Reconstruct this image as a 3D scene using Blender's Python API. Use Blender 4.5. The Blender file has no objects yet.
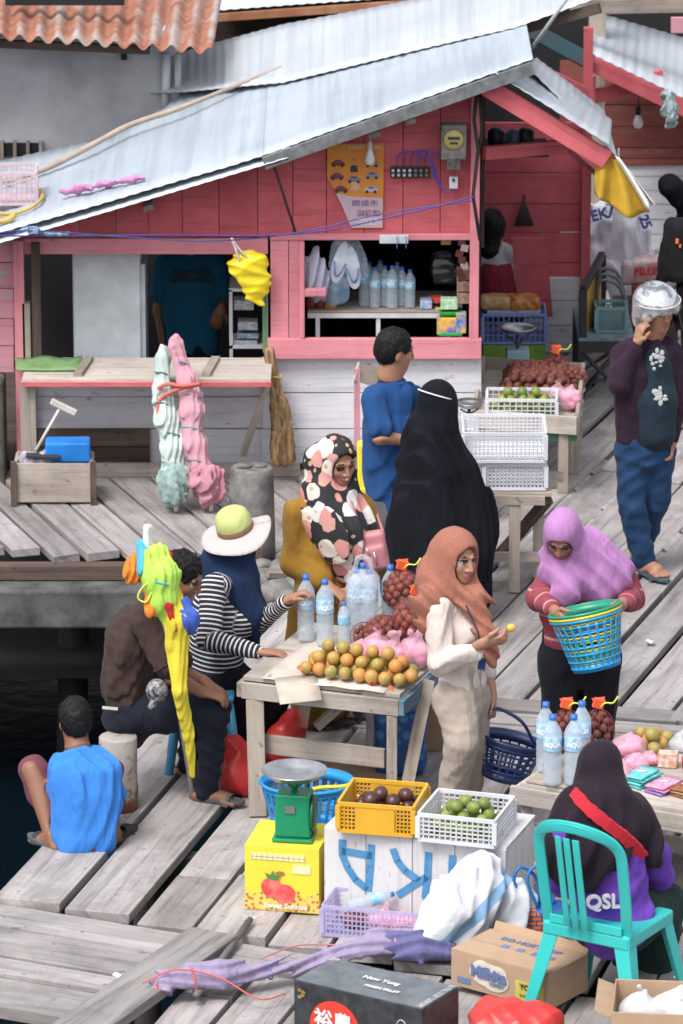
import bpy, math, random
import numpy as np
from mathutils import Vector, Matrix
random.seed(7); RNG = np.random.default_rng(7)
V = Vector
PI = math.pi
# ---------------------------------------------------------------- camera model
FPX, PITCH, CH = 4970.0, math.radians(16.33), 8.11
CP, SP = math.cos(PITCH), math.sin(PITCH)
def ray(px, py):
    a = (px-341.5)/FPX; b = (512-py)/FPX
    return V((a, CP+SP*b, -SP+CP*b))
def G(px, py, z=0.0):
    "point on the horizontal plane z under a pixel of the photograph"
    d = ray(px, py); return V((0, 0, CH)) + d*((z-CH)/d.z)
def U(px, py, Y):
    "point on the upright plane at distance Y"
    d = ray(px, py); return V((0, 0, CH)) + d*(Y/d.y)
def sc(py, z=0.0):
    p = G(341, py, z); return FPX/(p.y*CP+(CH-p.z)*SP)
# ---------------------------------------------------------------- objects
COL = bpy.context.scene.collection
ORG = {}
def tag(o, label=None, cat=None, group=None, kind=None):
    if label: o['label'] = label
    if cat: o['category'] = cat
    if group: o['group'] = group
    if kind: o['kind'] = kind
    return o
def thing(name, label, cat, loc, group=None):
    o = bpy.data.objects.new(name, None); COL.objects.link(o)
    o.location = loc; o.empty_display_size = .1; ORG[o] = V(loc)
    return tag(o, label, cat, group)
def copy_tree(o, parent=None, loc=None, rz=None, label=None, group=None):
    c = o.copy(); COL.objects.link(c); c.parent = parent
    if loc is not None: c.location = loc; ORG[c] = V(loc)
    if rz is not None: c.rotation_euler = (0, 0, rz)
    if label: c['label'] = label
    if group: c['group'] = group
    for ch in list(o.children): copy_tree(ch, c)
    return c
def rotm(rx=0, ry=0, rz=0):
    return Matrix.Rotation(rz, 3, 'Z') @ Matrix.Rotation(ry, 3, 'Y') @ Matrix.Rotation(rx, 3, 'X')
I3 = Matrix.Identity(3)
def frame(f, up=V((0, 0, 1))):
    "columns: right, forward, up"
    f = V(f).normalized(); r = f.cross(up)
    if r.length < 1e-4: r = V((1, 0, 0))
    r.normalize(); u = r.cross(f)
    return Matrix((r, f, u)).transposed()
def lerp(a, b, t): return a+(b-a)*t
def catmull(pts, n=6):
    P = [V(p) for p in pts]; P = [P[0]*2-P[1]]+P+[P[-1]*2-P[-2]]; out = []
    for i in range(1, len(P)-2):
        for k in range(n):
            t = k/n; a, b, c, d = P[i-1], P[i], P[i+1], P[i+2]
            out.append(.5*((2*b)+(c-a)*t+(2*a-5*b+4*c-d)*t*t+(3*b-a-3*c+d)*t**3))
    out.append(P[-2]); return out

class MB:
    "collects shapes, then links them as ONE mesh object"
    def __init__(s): s.v = []; s.f = []; s.m = []; s.t = []; s.uv = []; s.sm = []
    def add(s, vs, fs, m=0, t=None, uv=None, smooth=False):
        b = len(s.v); t = random.uniform(-1, 1) if t is None else t
        ou, ov = random.uniform(0, 40), random.uniform(0, 40)
        s.v += [V(p) for p in vs]
        for f in fs:
            s.f.append([b+i for i in f]); s.m.append(m); s.t.append(t); s.sm.append(smooth)
            if uv: s.uv += [(uv[i][0]+ou, uv[i][1]+ov) for i in f]
            else: s.uv += [(vs[i][0]+ou, vs[i][2]+vs[i][1]+ov) for i in f]
        return s
    def box(s, c, size, R=I3, m=0, t=None, jit=0, taper=1.0):
        sx, sy, sz = [q/2 for q in size]; L = max(range(3), key=lambda i: size[i])
        vs = []; uv = []
        for i in (-1, 1):
            for j in (-1, 1):
                for k in (-1, 1):
                    q = taper if k > 0 else 1
                    l = V((i*sx*q, j*sy*q, k*sz)); 
                    if jit: l += V([random.uniform(-jit, jit) for _ in range(3)])
                    vs.append(V(c)+R@l); o = [x for n, x in enumerate(l) if n != L]
                    uv.append((l[L], o[0]+o[1]))
        return s.add(vs, [(0, 1, 3, 2), (4, 6, 7, 5), (0, 4, 5, 1), (2, 3, 7, 6), (0, 2, 6, 4), (1, 5, 7, 3)], m, t, uv)
    def beam(s, a, b, w, h, up=V((0, 0, 1)), m=0, t=None, jit=0):
        a, b = V(a), V(b); R = frame(b-a, up)
        return s.box((a+b)/2, (w, (b-a).length, h), R, m, t, jit)
    def tube(s, path, r, n=8, m=0, t=None, cap=True, closed=False):
        P = [V(p) for p in path]; N = len(P)
        rr = r if isinstance(r, (list, tuple)) else [r]*N
        vs = []; uv = []; prev = None; d0 = 0
        for i, p in enumerate(P):
            if closed: d = P[(i+1) % N]-P[i-1]
            else: d = P[min(i+1, N-1)]-P[max(i-1, 0)]
            if d.length < 1e-9: d = V((0, 0, 1))
            d.normalize()
            if prev is None:
                x = d.cross(V((0, 0, 1)));  x = x if x.length > .05 else d.cross(V((1, 0, 0)))
            else: x = prev-d*prev.dot(d)
            x.normalize(); prev = x; y = d.cross(x)
            if i: d0 += (P[i]-P[i-1]).length
            for k in range(n):
                a = 2*PI*k/n; vs.append(p+(x*math.cos(a)+y*math.sin(a))*rr[i]); uv.append((d0, a*rr[i]))
        fs = []
        for i in range(N if closed else N-1):
            for k in range(n):
                j = (i+1) % N; fs.append((i*n+k, i*n+(k+1) % n, j*n+(k+1) % n, j*n+k))
        if cap and not closed: fs += [tuple(range(n))[::-1], tuple((N-1)*n+k for k in range(n))]
        return s.add(vs, fs, m, t, uv, True)
    def lathe(s, prof, c=(0, 0, 0), R=I3, n=20, m=0, t=None, sq=1.0, smooth=True):
        vs = []; uv = []
        for r, z in prof:
            for k in range(n):
                a = 2*PI*k/n; vs.append(V(c)+R@V((r*math.cos(a), r*math.sin(a)*sq, z))); uv.append((a*r, z))
        fs = [(i*n+k, i*n+(k+1) % n, (i+1)*n+(k+1) % n, (i+1)*n+k) for i in range(len(prof)-1) for k in range(n)]
        if prof[0][0] > 1e-4: fs.append(tuple(range(n))[::-1])
        if prof[-1][0] > 1e-4: fs.append(tuple((len(prof)-1)*n+k for k in range(n)))
        return s.add(vs, fs, m, t, uv, smooth)
    def ball(s, c, r, R=I3, m=0, t=None, n=10, jit=0):
        r = V(r) if hasattr(r, '__len__') else V((r, r, r)); vs = []; h = n//2+1
        for i in range(h+1):
            a = PI*i/h
            for k in range(n):
                b = 2*PI*k/n; q = 1+random.uniform(-jit, jit) if 0 < i < h else 1
                vs.append(V(c)+R@V((r.x*math.sin(a)*math.cos(b)*q, r.y*math.sin(a)*math.sin(b)*q, r.z*math.cos(a))))
        fs = [(i*n+k, (i+1)*n+k, (i+1)*n+(k+1) % n, i*n+(k+1) % n) for i in range(h) for k in range(n)]
        return s.add(vs, fs, m, t, None, True)
    def grid(s, P, m=0, t=None, thick=0.0, smooth=True, uvs=None):
        "P[i][j] points; thick > 0 gives it a real thickness"
        a, b = len(P), len(P[0])
        vs = [V(p) for r in P for p in r]
        w = [0]; 
        uv = uvs or [((V(P[0][j])-V(P[0][0])).length, (V(P[i][0])-V(P[0][0])).length) for i in range(a) for j in range(b)]
        fs = [(i*b+j, i*b+j+1, (i+1)*b+j+1, (i+1)*b+j) for i in range(a-1) for j in range(b-1)]
        if thick:
            n = []
            for i in range(a):
                for j in range(b):
                    du = V(P[i][min(j+1, b-1)])-V(P[i][max(j-1, 0)]); dv = V(P[min(i+1, a-1)][j])-V(P[max(i-1, 0)][j])
                    c = du.cross(dv); n.append(c.normalized() if c.length > 1e-12 else V((0, 0, 1)))
            N = a*b; vs += [vs[i]-n[i]*thick for i in range(N)]; uv = list(uv)*2
            fs += [tuple(N+i for i in f[::-1]) for f in fs]
            ed = [(j, j+1) for j in range(b-1)]+[((i*b+b-1), ((i+1)*b+b-1)) for i in range(a-1)]
            ed += [((a-1)*b+j+1, (a-1)*b+j) for j in range(b-1)][::-1]+[((i+1)*b, i*b) for i in range(a-1)]
            fs += [(q, p, p+N, q+N) for p, q in ed]
        return s.add(vs, fs, m, t, uv, smooth)
    def quad(s, a, b, c, d, m=0, t=None):
        a, b, c, d = V(a), V(b), V(c), V(d)
        return s.add([a, b, c, d], [(0, 1, 2, 3)], m, t, [(0, 0), ((b-a).length, 0), ((b-a).length, (d-a).length), (0, (d-a).length)])
    def prism(s, outline, th, O, X, Y, m=0, t=None):
        "2-D outline extruded th backwards (along X x Y negative)"
        X, Y = V(X), V(Y); N = X.cross(Y).normalized(); n = len(outline)
        vs = [V(O)+X*x+Y*y for x, y in outline]; vs += [p-N*th for p in vs]
        uv = [(x, y) for x, y in outline]*2
        fs = [tuple(range(n)), tuple(range(2*n-1, n-1, -1))]+[(i, n+i, n+(i+1) % n, (i+1) % n) for i in range(n)]
        return s.add(vs, fs, m, t, uv)
    def obj(s, name, mats, parent=None, loc=None, label=None, cat=None, group=None, kind=None, bevel=0, fixn=True):
        o = V(loc) if loc is not None else (ORG[parent] if parent is not None else V((0, 0, 0)))
        me = bpy.data.meshes.new(name)
        me.from_pydata([tuple(p-o) for p in s.v], [], s.f)
        for m in (mats if isinstance(mats, (list, tuple)) else [mats]): me.materials.append(m)
        me.polygons.foreach_set('material_index', s.m)
        me.polygons.foreach_set('use_smooth', s.sm)
        a = me.attributes.new('tint', 'FLOAT', 'FACE'); a.data.foreach_set('value', s.t)
        u = me.uv_layers.new(name='UVMap'); u.data.foreach_set('uv', [c for p in s.uv for c in p])
        me.update()
        return link(me, name, parent, o, label, cat, group, kind, bevel)
def link(me, name, parent, o, label=None, cat=None, group=None, kind=None, bevel=0):
    ob = bpy.data.objects.new(name, me); COL.objects.link(ob)
    if parent is not None: ob.parent = parent
    else: ob.location = o
    ORG[ob] = V(o)
    if bevel:
        b = ob.modifiers.new('bevel', 'BEVEL'); b.width = bevel; b.segments = 2; b.limit_method = 'ANGLE'; b.angle_limit = .7
    return tag(ob, label, cat, group, kind)
def lettering(txt, O, X, Y, size, mat, parent, name='lettering', bold=0.0, align='CENTER', th=.0012, sx=1.0, off=.003, space=1.0):
    "text mesh laid on the face with origin O, axes X (reading) and Y (up)"
    cu = bpy.data.curves.new(name, 'FONT'); cu.body = txt; cu.size = size; cu.align_x = align; cu.align_y = 'CENTER'
    cu.extrude = th/2; cu.offset = bold; cu.resolution_u = 3; cu.space_character = space
    ob = bpy.data.objects.new(name, cu); COL.objects.link(ob)
    dg = bpy.context.evaluated_depsgraph_get(); me = bpy.data.meshes.new_from_object(ob.evaluated_get(dg))
    bpy.data.objects.remove(ob); bpy.data.curves.remove(cu)
    X, Y = V(X).normalized(), V(Y).normalized(); N = X.cross(Y); o = ORG[parent] if parent is not None else V((0,0,0))
    for v in me.vertices: v.co = V(O)-o + X*(v.co.x*sx) + Y*v.co.y + N*(v.co.z+off)
    me.materials.clear(); me.materials.append(mat)
    return link(me, name, parent, o)

# ---------------------------------------------------------------- signed distance modelling (bodies, cloth, sacks)
class SDF:
    def __init__(s): s.p = []
    def cone(s, a, b, ra, rb=None, k=.02, m=0, flat=None, f=1.0, sub=False):
        s.p.append(dict(T='c', a=np.array(a, np.float32), b=np.array(b, np.float32), ra=ra, rb=ra if rb is None else rb, k=k, m=m,
                        n=None if flat is None else np.array(V(flat).normalized(), np.float32), f=f, sub=sub)); return s
    def chain(s, pts, rs, k=.02, m=0, flat=None, f=1.0):
        u = 0
        for i in range(len(pts)-1):
            s.cone(pts[i], pts[i+1], rs[i], rs[i+1], k, m, flat, f); s.p[-1]['u0'] = u; u += (V(pts[i+1])-V(pts[i])).length
        return s
    def ell(s, c, r, R=I3, k=.02, m=0, sub=False):
        s.p.append(dict(T='e', c=np.array(c, np.float32), r=np.array(r, np.float32), R=np.array(R, np.float32), k=k, m=m, sub=sub)); return s
    def box(s, c, hs, R=I3, rad=.02, k=.02, m=0, sub=False):
        s.p.append(dict(T='b', c=np.array(c, np.float32), r=np.array(hs, np.float32), R=np.array(R, np.float32), rad=rad, k=k, m=m, sub=sub)); return s
def _pd(p, P):
    if p['T'] == 'c':
        a, ab = p['a'], p['b']-p['a']; q = P-a; L = max(float(ab@ab), 1e-9)
        t = np.clip((q@ab)/L, 0, 1); d = q-t[:, None]*ab
        if p['n'] is not None:
            n = p['n']; d = d+(d@n)[:, None]*n*(1/p['f']-1)
        r = p['ra']+(p['rb']-p['ra'])*t
        dd = np.sqrt((d*d).sum(1))-r
        return dd*(min(1, p['f']) if p['n'] is not None else 1), (q@ab)/math.sqrt(L)
    q = (P-p['c'])@p['R']
    if p['T'] == 'e':
        k0 = np.sqrt(((q/p['r'])**2).sum(1)); k1 = np.sqrt(((q/p['r']**2)**2).sum(1))+1e-9
        return k0*(k0-1)/k1, q[:, 2]
    w = np.abs(q)-p['r']+p['rad']
    return np.sqrt((np.maximum(w, 0)**2).sum(1))+np.minimum(w.max(1), 0)-p['rad'], q[:, 2]
def _comb(d, v, p):
    k = p['k']
    if p['sub']:
        h = np.clip(.5-.5*(d+v)/k, 0, 1); return d*(1-h)-v*h+k*h*(1-h)
    h = np.clip(.5+.5*(v-d)/k, 0, 1); return v*(1-h)+d*h-k*h*(1-h)
def _ev(prims, P, disp):
    d = np.full(len(P), 9., np.float64)
    for p in prims:
        v = _pd(p, P)[0]; d = v if d[0] == 9. and not p['sub'] and (d == 9.).all() else _comb(d, v, p)
    return d if disp is None else d+disp(P)
def sdf_mesh(S, h=.01, disp=None, dmax=.0, clip=None):
    pr = S.p; lo = np.full(3, 1e9, np.float32); hi = -lo
    for p in pr:
        if p['sub']: continue
        if p['T'] == 'c':
            R = max(p['ra'], p['rb'])*max(1, p['f'])
            for q in (p['a'], p['b']): lo = np.minimum(lo, q-R); hi = np.maximum(hi, q+R)
        else:
            R = np.abs(p['R'])@p['r']; lo = np.minimum(lo, p['c']-R); hi = np.maximum(hi, p['c']+R)
    lo -= h*3+dmax; hi += h*3+dmax; B = 8
    nb = np.ceil((hi-lo)/(h*B)).astype(int); n = nb*B
    bc = np.stack(np.meshgrid(*[np.arange(k) for k in nb], indexing='ij'), -1).reshape(-1, 3)
    cen = lo+(bc*B+(B-1)/2)*h
    D = np.stack([_pd(p, cen)[0] for p in pr])
    D[[i for i, p in enumerate(pr) if p['sub']]] = 1e3 if False else D[[i for i, p in enumerate(pr) if p['sub']]]
    full = _ev(pr, cen, None)
    rad = B*h*.5*1.7321
    act = np.abs(full) < rad*1.6+dmax+.01
    A = np.repeat(np.repeat(np.repeat(np.where(full > 0, 1., -1.).reshape(nb), B, 0), B, 1), B, 2).astype(np.float32)
    idx = np.nonzero(act)[0]
    if len(idx) == 0: raise ValueError('empty sdf')
    off = np.stack(np.meshgrid(*[np.arange(B)]*3, indexing='ij'), -1).reshape(-1, 3)*h
    org = lo+bc[idx]*B*h
    pts = (org[:, None, :]+off[None]).reshape(-1, 3).astype(np.float32)
    d = np.full(len(pts), 5., np.float32); M = B**3; mn = D[[i for i, p in enumerate(pr) if not p['sub']]].min(0)
    for i, p in enumerate(pr):
        lim = np.abs(D[i, idx]) if p['sub'] else D[i, idx]
        use = D[i, idx] < (rad*2.2+p['k']*2 if p['sub'] else np.maximum(mn[idx], 0)+rad*2.6+p['k']*1.5)
        if not use.any(): continue
        mk = np.repeat(use, M); v = _pd(p, pts[mk])[0]; d0 = d[mk]
        if p['sub']: d[mk] = _comb(d0, v, p)
        else:
            r = _comb(d0, v, p); d[mk] = np.where(d0 > 4, v, r)
    if disp is not None: d = d+disp(pts)
    if clip is not None: d = np.maximum(d, clip(pts))
    dd = d.reshape(-1, B, B, B).astype(np.float32)
    A6 = A.reshape(nb[0], B, nb[1], B, nb[2], B)
    bi = bc[idx]; A6[bi[:, 0], :, bi[:, 1], :, bi[:, 2], :] = dd
    A = A6.reshape(n)
    A[0] = 1; A[-1] = 1; A[:, 0] = 1; A[:, -1] = 1; A[:, :, 0] = 1; A[:, :, -1] = 1
    # surface nets
    I = A < 0; X, Y, Z = n-1
    cnt = np.zeros((X, Y, Z), np.uint8)
    for a in (0, 1):
        for b in (0, 1):
            for c in (0, 1): cnt += I[a:a+X, b:b+Y, c:c+Z]
    ci = np.nonzero((cnt > 0) & (cnt < 8)); cid = np.full((X, Y, Z), -1, np.int64); cid[ci] = np.arange(len(ci[0]))
    ci = np.stack(ci, 1); acc = np.zeros((len(ci), 3)); w = np.zeros(len(ci))
    C = [(a, b, c) for a in (0, 1) for b in (0, 1) for c in (0, 1)]
    val = {c: A[ci[:, 0]+c[0], ci[:, 1]+c[1], ci[:, 2]+c[2]] for c in C}
    for c in C:
        for ax in range(3):
            if c[ax]: continue
            e = list(c); e[ax] = 1; e = tuple(e); v0, v1 = val[c], val[e]; x = (v0 < 0) != (v1 < 0)
            t = np.where(x, v0/np.where(x, v0-v1, 1), 0); p = np.zeros((len(ci), 3)); p += c; p[:, ax] = t
            acc[x] += p[x]; w += x
    vs = lo+(ci+acc/np.maximum(w, 1)[:, None])*h
    fs = []
    for ax in range(3):
        o = [(1, 2), (2, 0), (0, 1)][ax]; sl0 = [slice(1, -1)]*3; sl0[ax] = slice(0, -1); sl1 = list(sl0); sl1[ax] = slice(1, None)
        s0, s1 = I[tuple(sl0)], I[tuple(sl1)]; e = np.stack(np.nonzero(s0 != s1), 1)
        base = e+1; base[:, ax] = e[:, ax]; fl = s0[tuple(e.T)]
        q = []
        for da, db in ((-1, -1), (0, -1), (0, 0), (-1, 0)):
            b2 = base.copy(); b2[:, o[0]] += da; b2[:, o[1]] += db; q.append(cid[tuple(b2.T)])
        q = np.stack(q, 1); q[~fl] = q[~fl][:, ::-1]; fs.append(q)
    fs = np.concatenate(fs); fs = fs[(fs >= 0).all(1)]
    return vs, fs
GARM = {}
def calm(f, c):
    "cloth lies smooth over the crown and falls into folds below it"
    c = np.array(c, np.float32)
    def g(P):
        q = P-c; r = np.sqrt((q**2).sum(1))+np.minimum(0, -q[:, 2])*.6
        return f(P)*np.clip((r-.11)/.14, .12, 1)
    return g
def tuck(root):
    "pull the body surface in wherever clothing covers it"
    bo = [c for c in root.children if c.name.startswith('body')]
    gs = [g for n, g in GARM.get(root, []) if n != 'body' and n not in ('hair', 'helmet')]
    if not bo or not gs: return
    me = bo[0].data; n = len(me.vertices); v = np.empty(n*3, np.float32); me.vertices.foreach_get('co', v); v = v.reshape(-1, 3); nn = np.empty(n*3, np.float32); me.vertices.foreach_get('normal', nn); nn = nn.reshape(-1, 3)
    P = v+np.array(ORG[root], np.float32); d = np.full(n, 9., np.float32)
    for g in gs: d = np.minimum(d, _ev(g.p, P, None))
    v -= nn*np.clip((-d+.006)*1.2, 0, .026)[:, None]; me.vertices.foreach_set('co', v.ravel()); me.update()
def sdf_obj(S, name, mats, parent=None, h=.01, disp=None, dmax=.0, loc=None, label=None, cat=None, group=None, clip=None):
    if name in ('headscarf', 'black_veil'): disp = calm(disp, hc)
    vs, fs = sdf_mesh(S, h, disp, dmax, clip)
    if parent is not None: GARM.setdefault(parent, []).append((name, S))
    best = np.full(len(vs), 1e9); mi = np.zeros(len(vs), int); al = np.zeros(len(vs)); 
    for p in S.p:
        if p['sub']: continue
        d, a = _pd(p, vs); b = d < best; best[b] = d[b]; mi[b] = p['m']; al[b] = (a+p.get('u0', 0))[b]
    o = V(loc) if loc is not None else (ORG[parent] if parent is not None else V((0, 0, 0)))
    me = bpy.data.meshes.new(name); v = vs-np.array(o)
    me.vertices.add(len(v)); me.vertices.foreach_set('co', v.astype(np.float32).ravel())
    me.loops.add(len(fs)*4); me.loops.foreach_set('vertex_index', fs.astype(np.int32).ravel())
    me.polygons.add(len(fs)); me.polygons.foreach_set('loop_start', np.arange(0, len(fs)*4, 4, dtype=np.int32))
    for m in (mats if isinstance(mats, (list, tuple)) else [mats]): me.materials.append(m)
    me.update(calc_edges=True)
    me.polygons.foreach_set('material_index', mi[fs].max(1).astype(np.int32)); me.polygons.foreach_set('use_smooth', np.ones(len(fs), bool))
    at = me.attributes.new('along', 'FLOAT', 'POINT'); at.data.foreach_set('value', al.astype(np.float32))
    me.update()
    return link(me, name, parent, o, label, cat, group)
def folds(amp, freq, axis=(0, 0, 1), seed=0, wob=.6):
    "cloth folds that run along `axis`"
    a = np.array(V(axis).normalized(), np.float32); x = np.array(V(axis).orthogonal().normalized(), np.float32); y = np.cross(a, x); fq = freq*2.5
    def f(P):
        u, v, w = P@x, P@y, P@a
        q = u+wob*.10*np.sin(5*w+seed)+.03*np.sin(13*v+seed); g = .5+.5*np.sin(7*w+5*u+seed*2)
        s = (1-1.8*np.sqrt(np.sin(fq*q*.5+seed)**2+.015))*(.35+.65*g)+.4*(1-1.8*np.sqrt(np.sin(fq*.37*(q+.5*v)+seed*2)**2+.01))+.35*np.sin(fq*.42*v+3*w+seed*3)+.45*np.sin(fq*.33*(u-.4*v)+2.5*w+seed*5)
        return -amp*s*1.05
    return f
def wrinkle(amp, freq, seed=0):
    "loose wrinkles in every direction"
    r = np.random.default_rng(seed); K = r.normal(size=(5, 3)).astype(np.float32); K /= np.linalg.norm(K, axis=1)[:, None]; ph = r.uniform(0, 6, 5); fq = freq*1.9
    def f(P):
        s = 0
        for i in range(5):
            w = (P@K[i])*fq*(.6+.3*i)+ph[i]+1.4*np.sin((P@K[(i+1) % 5])*fq*.45+ph[i]); s = s+(1-2*np.abs(np.sin(w*.5)))/(1+.35*i)
        return -amp*s*.42
    return f
def dsum(*fs): return lambda P: sum(f(P) for f in fs)

# ---------------------------------------------------------------- materials
def _new(name):
    m = bpy.data.materials.new(name); m.use_nodes = True; nt = m.node_tree
    return m, nt, nt.nodes['Principled BSDF']
def L(nt, a, b): nt.links.new(a, b)
def rgb(h):
    if isinstance(h, str):
        c = [int(h[i:i+2], 16)/255 for i in (0, 2, 4)]
        return tuple((x/12.92 if x <= .04045 else ((x+.055)/1.055)**2.4) for x in c)
    return tuple(h[:3])
def c4(c): return (*rgb(c), 1)
def node(nt, t, **kw):
    n = nt.nodes.new(t)
    for k, v in kw.items():
        if k in n.inputs.keys() if hasattr(n.inputs, 'keys') else False: n.inputs[k].default_value = v
        elif hasattr(n, k): setattr(n, k, v)
    return n
def noise(nt, vec, scale, detail=4, rough=.6, dist=0):
    n = nt.nodes.new('ShaderNodeTexNoise'); n.inputs['Scale'].default_value = scale; n.inputs['Detail'].default_value = detail
    n.inputs['Roughness'].default_value = rough; n.inputs['Distortion'].default_value = dist
    if vec is not None: L(nt, vec, n.inputs['Vector'])
    return n.outputs['Fac']
def ramp(nt, fac, stops, interp='LINEAR'):
    r = nt.nodes.new('ShaderNodeValToRGB'); r.color_ramp.interpolation = interp; e = r.color_ramp.elements
    while len(e) < len(stops): e.new(.5)
    for i, (p, c) in enumerate(stops): e[i].position = p; e[i].color = c4(c) if not isinstance(c, (int, float)) else (c, c, c, 1)
    L(nt, fac, r.inputs[0]); return r.outputs[0]
def mix(nt, a, b, fac, bt='MIX'):
    m = nt.nodes.new('ShaderNodeMix'); m.data_type = 'RGBA'; m.blend_type = bt
    for s, x in ((6, a), (7, b)):
        if hasattr(x, 'is_output'): L(nt, x, m.inputs[s])
        else: m.inputs[s].default_value = c4(x)
    if hasattr(fac, 'is_output'): L(nt, fac, m.inputs[0])
    else: m.inputs[0].default_value = fac
    return m.outputs[2]
def mth(nt, op, a, b=0.0, cl=False):
    m = nt.nodes.new('ShaderNodeMath'); m.operation = op; m.use_clamp = cl
    for i, x in enumerate((a, b)):
        if hasattr(x, 'is_output'): L(nt, x, m.inputs[i])
        else: m.inputs[i].default_value = x
    return m.outputs[0]
def coords(nt, kind='Object', s=(1, 1, 1), rot=(0, 0, 0)):
    t = nt.nodes.new('ShaderNodeTexCoord'); mp = nt.nodes.new('ShaderNodeMapping'); mp.inputs['Scale'].default_value = s; mp.inputs['Rotation'].default_value = rot
    L(nt, t.outputs[kind], mp.inputs[0]); return mp.outputs[0]
def tinted(nt, col, amt=.18):
    a = nt.nodes.new('ShaderNodeAttribute'); a.attribute_name = 'tint'
    v = mth(nt, 'ADD', mth(nt, 'MULTIPLY', a.outputs['Fac'], amt), 1.0)
    h = nt.nodes.new('ShaderNodeHueSaturation'); L(nt, v, h.inputs['Value']); 
    if hasattr(col, 'is_output'): L(nt, col, h.inputs['Color'])
    else: h.inputs['Color'].default_value = c4(col)
    return h.outputs[0]
def bump(nt, b, h, strength=.3, dist=.01):
    n = nt.nodes.new('ShaderNodeBump'); n.inputs['Strength'].default_value = strength; n.inputs['Distance'].default_value = dist
    L(nt, h, n.inputs['Height']); L(nt, n.outputs[0], b.inputs['Normal'])
MC = {}
def plain(name, c, rough=.5, c2=None, ns=6, metal=0, spec=.5, bmp=0, bs=30, amt=.1, trans=0, alpha=1, sub=0, coat=0):
    if name in MC: return MC[name]
    m, nt, b = _new(name); co = coords(nt)
    c2 = c2 or tuple(x*.78 for x in rgb(c))
    f = ramp(nt, noise(nt, co, ns, 5), [(.38, 0.0), (.66, 1.0)])
    L(nt, tinted(nt, mix(nt, c, c2, f), amt), b.inputs['Base Color'])
    b.inputs['Roughness'].default_value = rough; b.inputs['Metallic'].default_value = metal; b.inputs['Specular IOR Level'].default_value = spec
    if trans: b.inputs['Transmission Weight'].default_value = trans
    if alpha < 1: b.inputs['Alpha'].default_value = alpha
    if sub: b.inputs['Subsurface Weight'].default_value = sub; b.inputs['Subsurface Scale'].default_value = .02
    if coat: b.inputs['Coat Weight'].default_value = coat
    if bmp: bump(nt, b, noise(nt, co, bs, 4), bmp, .004)
    MC[name] = m; return m
def cloth(name, c, c2=None, ns=3, rough=.9, weave=900, sheen=.04, amt=.1):
    if name in MC: return MC[name]
    m, nt, b = _new(name); co = coords(nt); c2 = c2 or tuple(x*.8 for x in rgb(c))
    f = noise(nt, co, ns, 5, .65); col = mix(nt, c, c2, f); L(nt, tinted(nt, col, amt), b.inputs['Base Color'])
    b.inputs['Roughness'].default_value = rough; b.inputs['Specular IOR Level'].default_value = .25; b.inputs['Sheen Weight'].default_value = sheen
    b.inputs['Sheen Roughness'].default_value = .5
    r1 = noise(nt, coords(nt, 'Object', (1, 1, .30), (.25, .3, 0)), 20, 2, .5, .6)
    h = mth(nt, 'ADD', mth(nt, 'MULTIPLY', r1, 2.0), mth(nt, 'MULTIPLY', noise(nt, co, 300, 2), .12)); bump(nt, b, h, .5, .014)
    MC[name] = m; return m
def wood(name, c1, c2, dark, rough=.85, grain=1.0, amt=.2, paint=None, wear=.5, knots=True):
    "boards: grain follows the board's own long axis; optional worn paint"
    if name in MC: return MC[name]
    m, nt, b = _new(name); uv = coords(nt, 'UV', (1.2, 26, 1)); uv2 = coords(nt, 'UV', (.9, 5, 1)); uv3 = coords(nt, 'UV', (2.5, 90, 1))
    g = noise(nt, uv, 1.0, 8, .65, .4); g2 = noise(nt, uv2, 1.3, 4, .6, .8)
    col = mix(nt, c1, c2, ramp(nt, g2, [(.35, 0.), (.65, 1.)]))
    col = mix(nt, col, dark, mth(nt, 'MULTIPLY', ramp(nt, g, [(.5, 0.), (.68, 1.)]), .55*grain))
    col = mix(nt, col, dark, mth(nt, 'MULTIPLY', ramp(nt, noise(nt, uv3, 1, 3, .6), [(.6, 0.), (.72, 1.)]), .5*grain))
    st = ramp(nt, noise(nt, coords(nt), 1.7, 7, .75, .4), [(.48, 0.), (.66, 1.)]); col = mix(nt, col, dark, mth(nt, 'MULTIPLY', st, .42*grain))
    sp = ramp(nt, noise(nt, coords(nt), 16, 3, .6), [(.66, 0.), (.70, 1.)]); col = mix(nt, col, dark, mth(nt, 'MULTIPLY', sp, .6*grain))
    if paint:
        co = coords(nt); w = mth(nt, 'ADD', mth(nt, 'MULTIPLY', noise(nt, co, 9, 8, .75, .5), .6), mth(nt, 'MULTIPLY', g, .4))
        msk = ramp(nt, w, [(wear, 0.), (wear+.04, 1.)])
        p2 = mix(nt, paint[0], paint[1], ramp(nt, noise(nt, co, 2.2, 6, .7), [(.35, 0.), (.68, 1.)])); p2 = mix(nt, p2, tuple(x*.55 for x in rgb(paint[1])), mth(nt, 'MULTIPLY', ramp(nt, g, [(.52, 0.), (.7, 1.)]), .5))
        col = mix(nt, col, p2, msk)
    L(nt, tinted(nt, col, amt), b.inputs['Base Color']); b.inputs['Roughness'].default_value = rough; b.inputs['Specular IOR Level'].default_value = .3
    bump(nt, b, mth(nt, 'ADD', g, noise(nt, uv3, 1, 3)), .45, .004); MC[name] = m; return m
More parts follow.
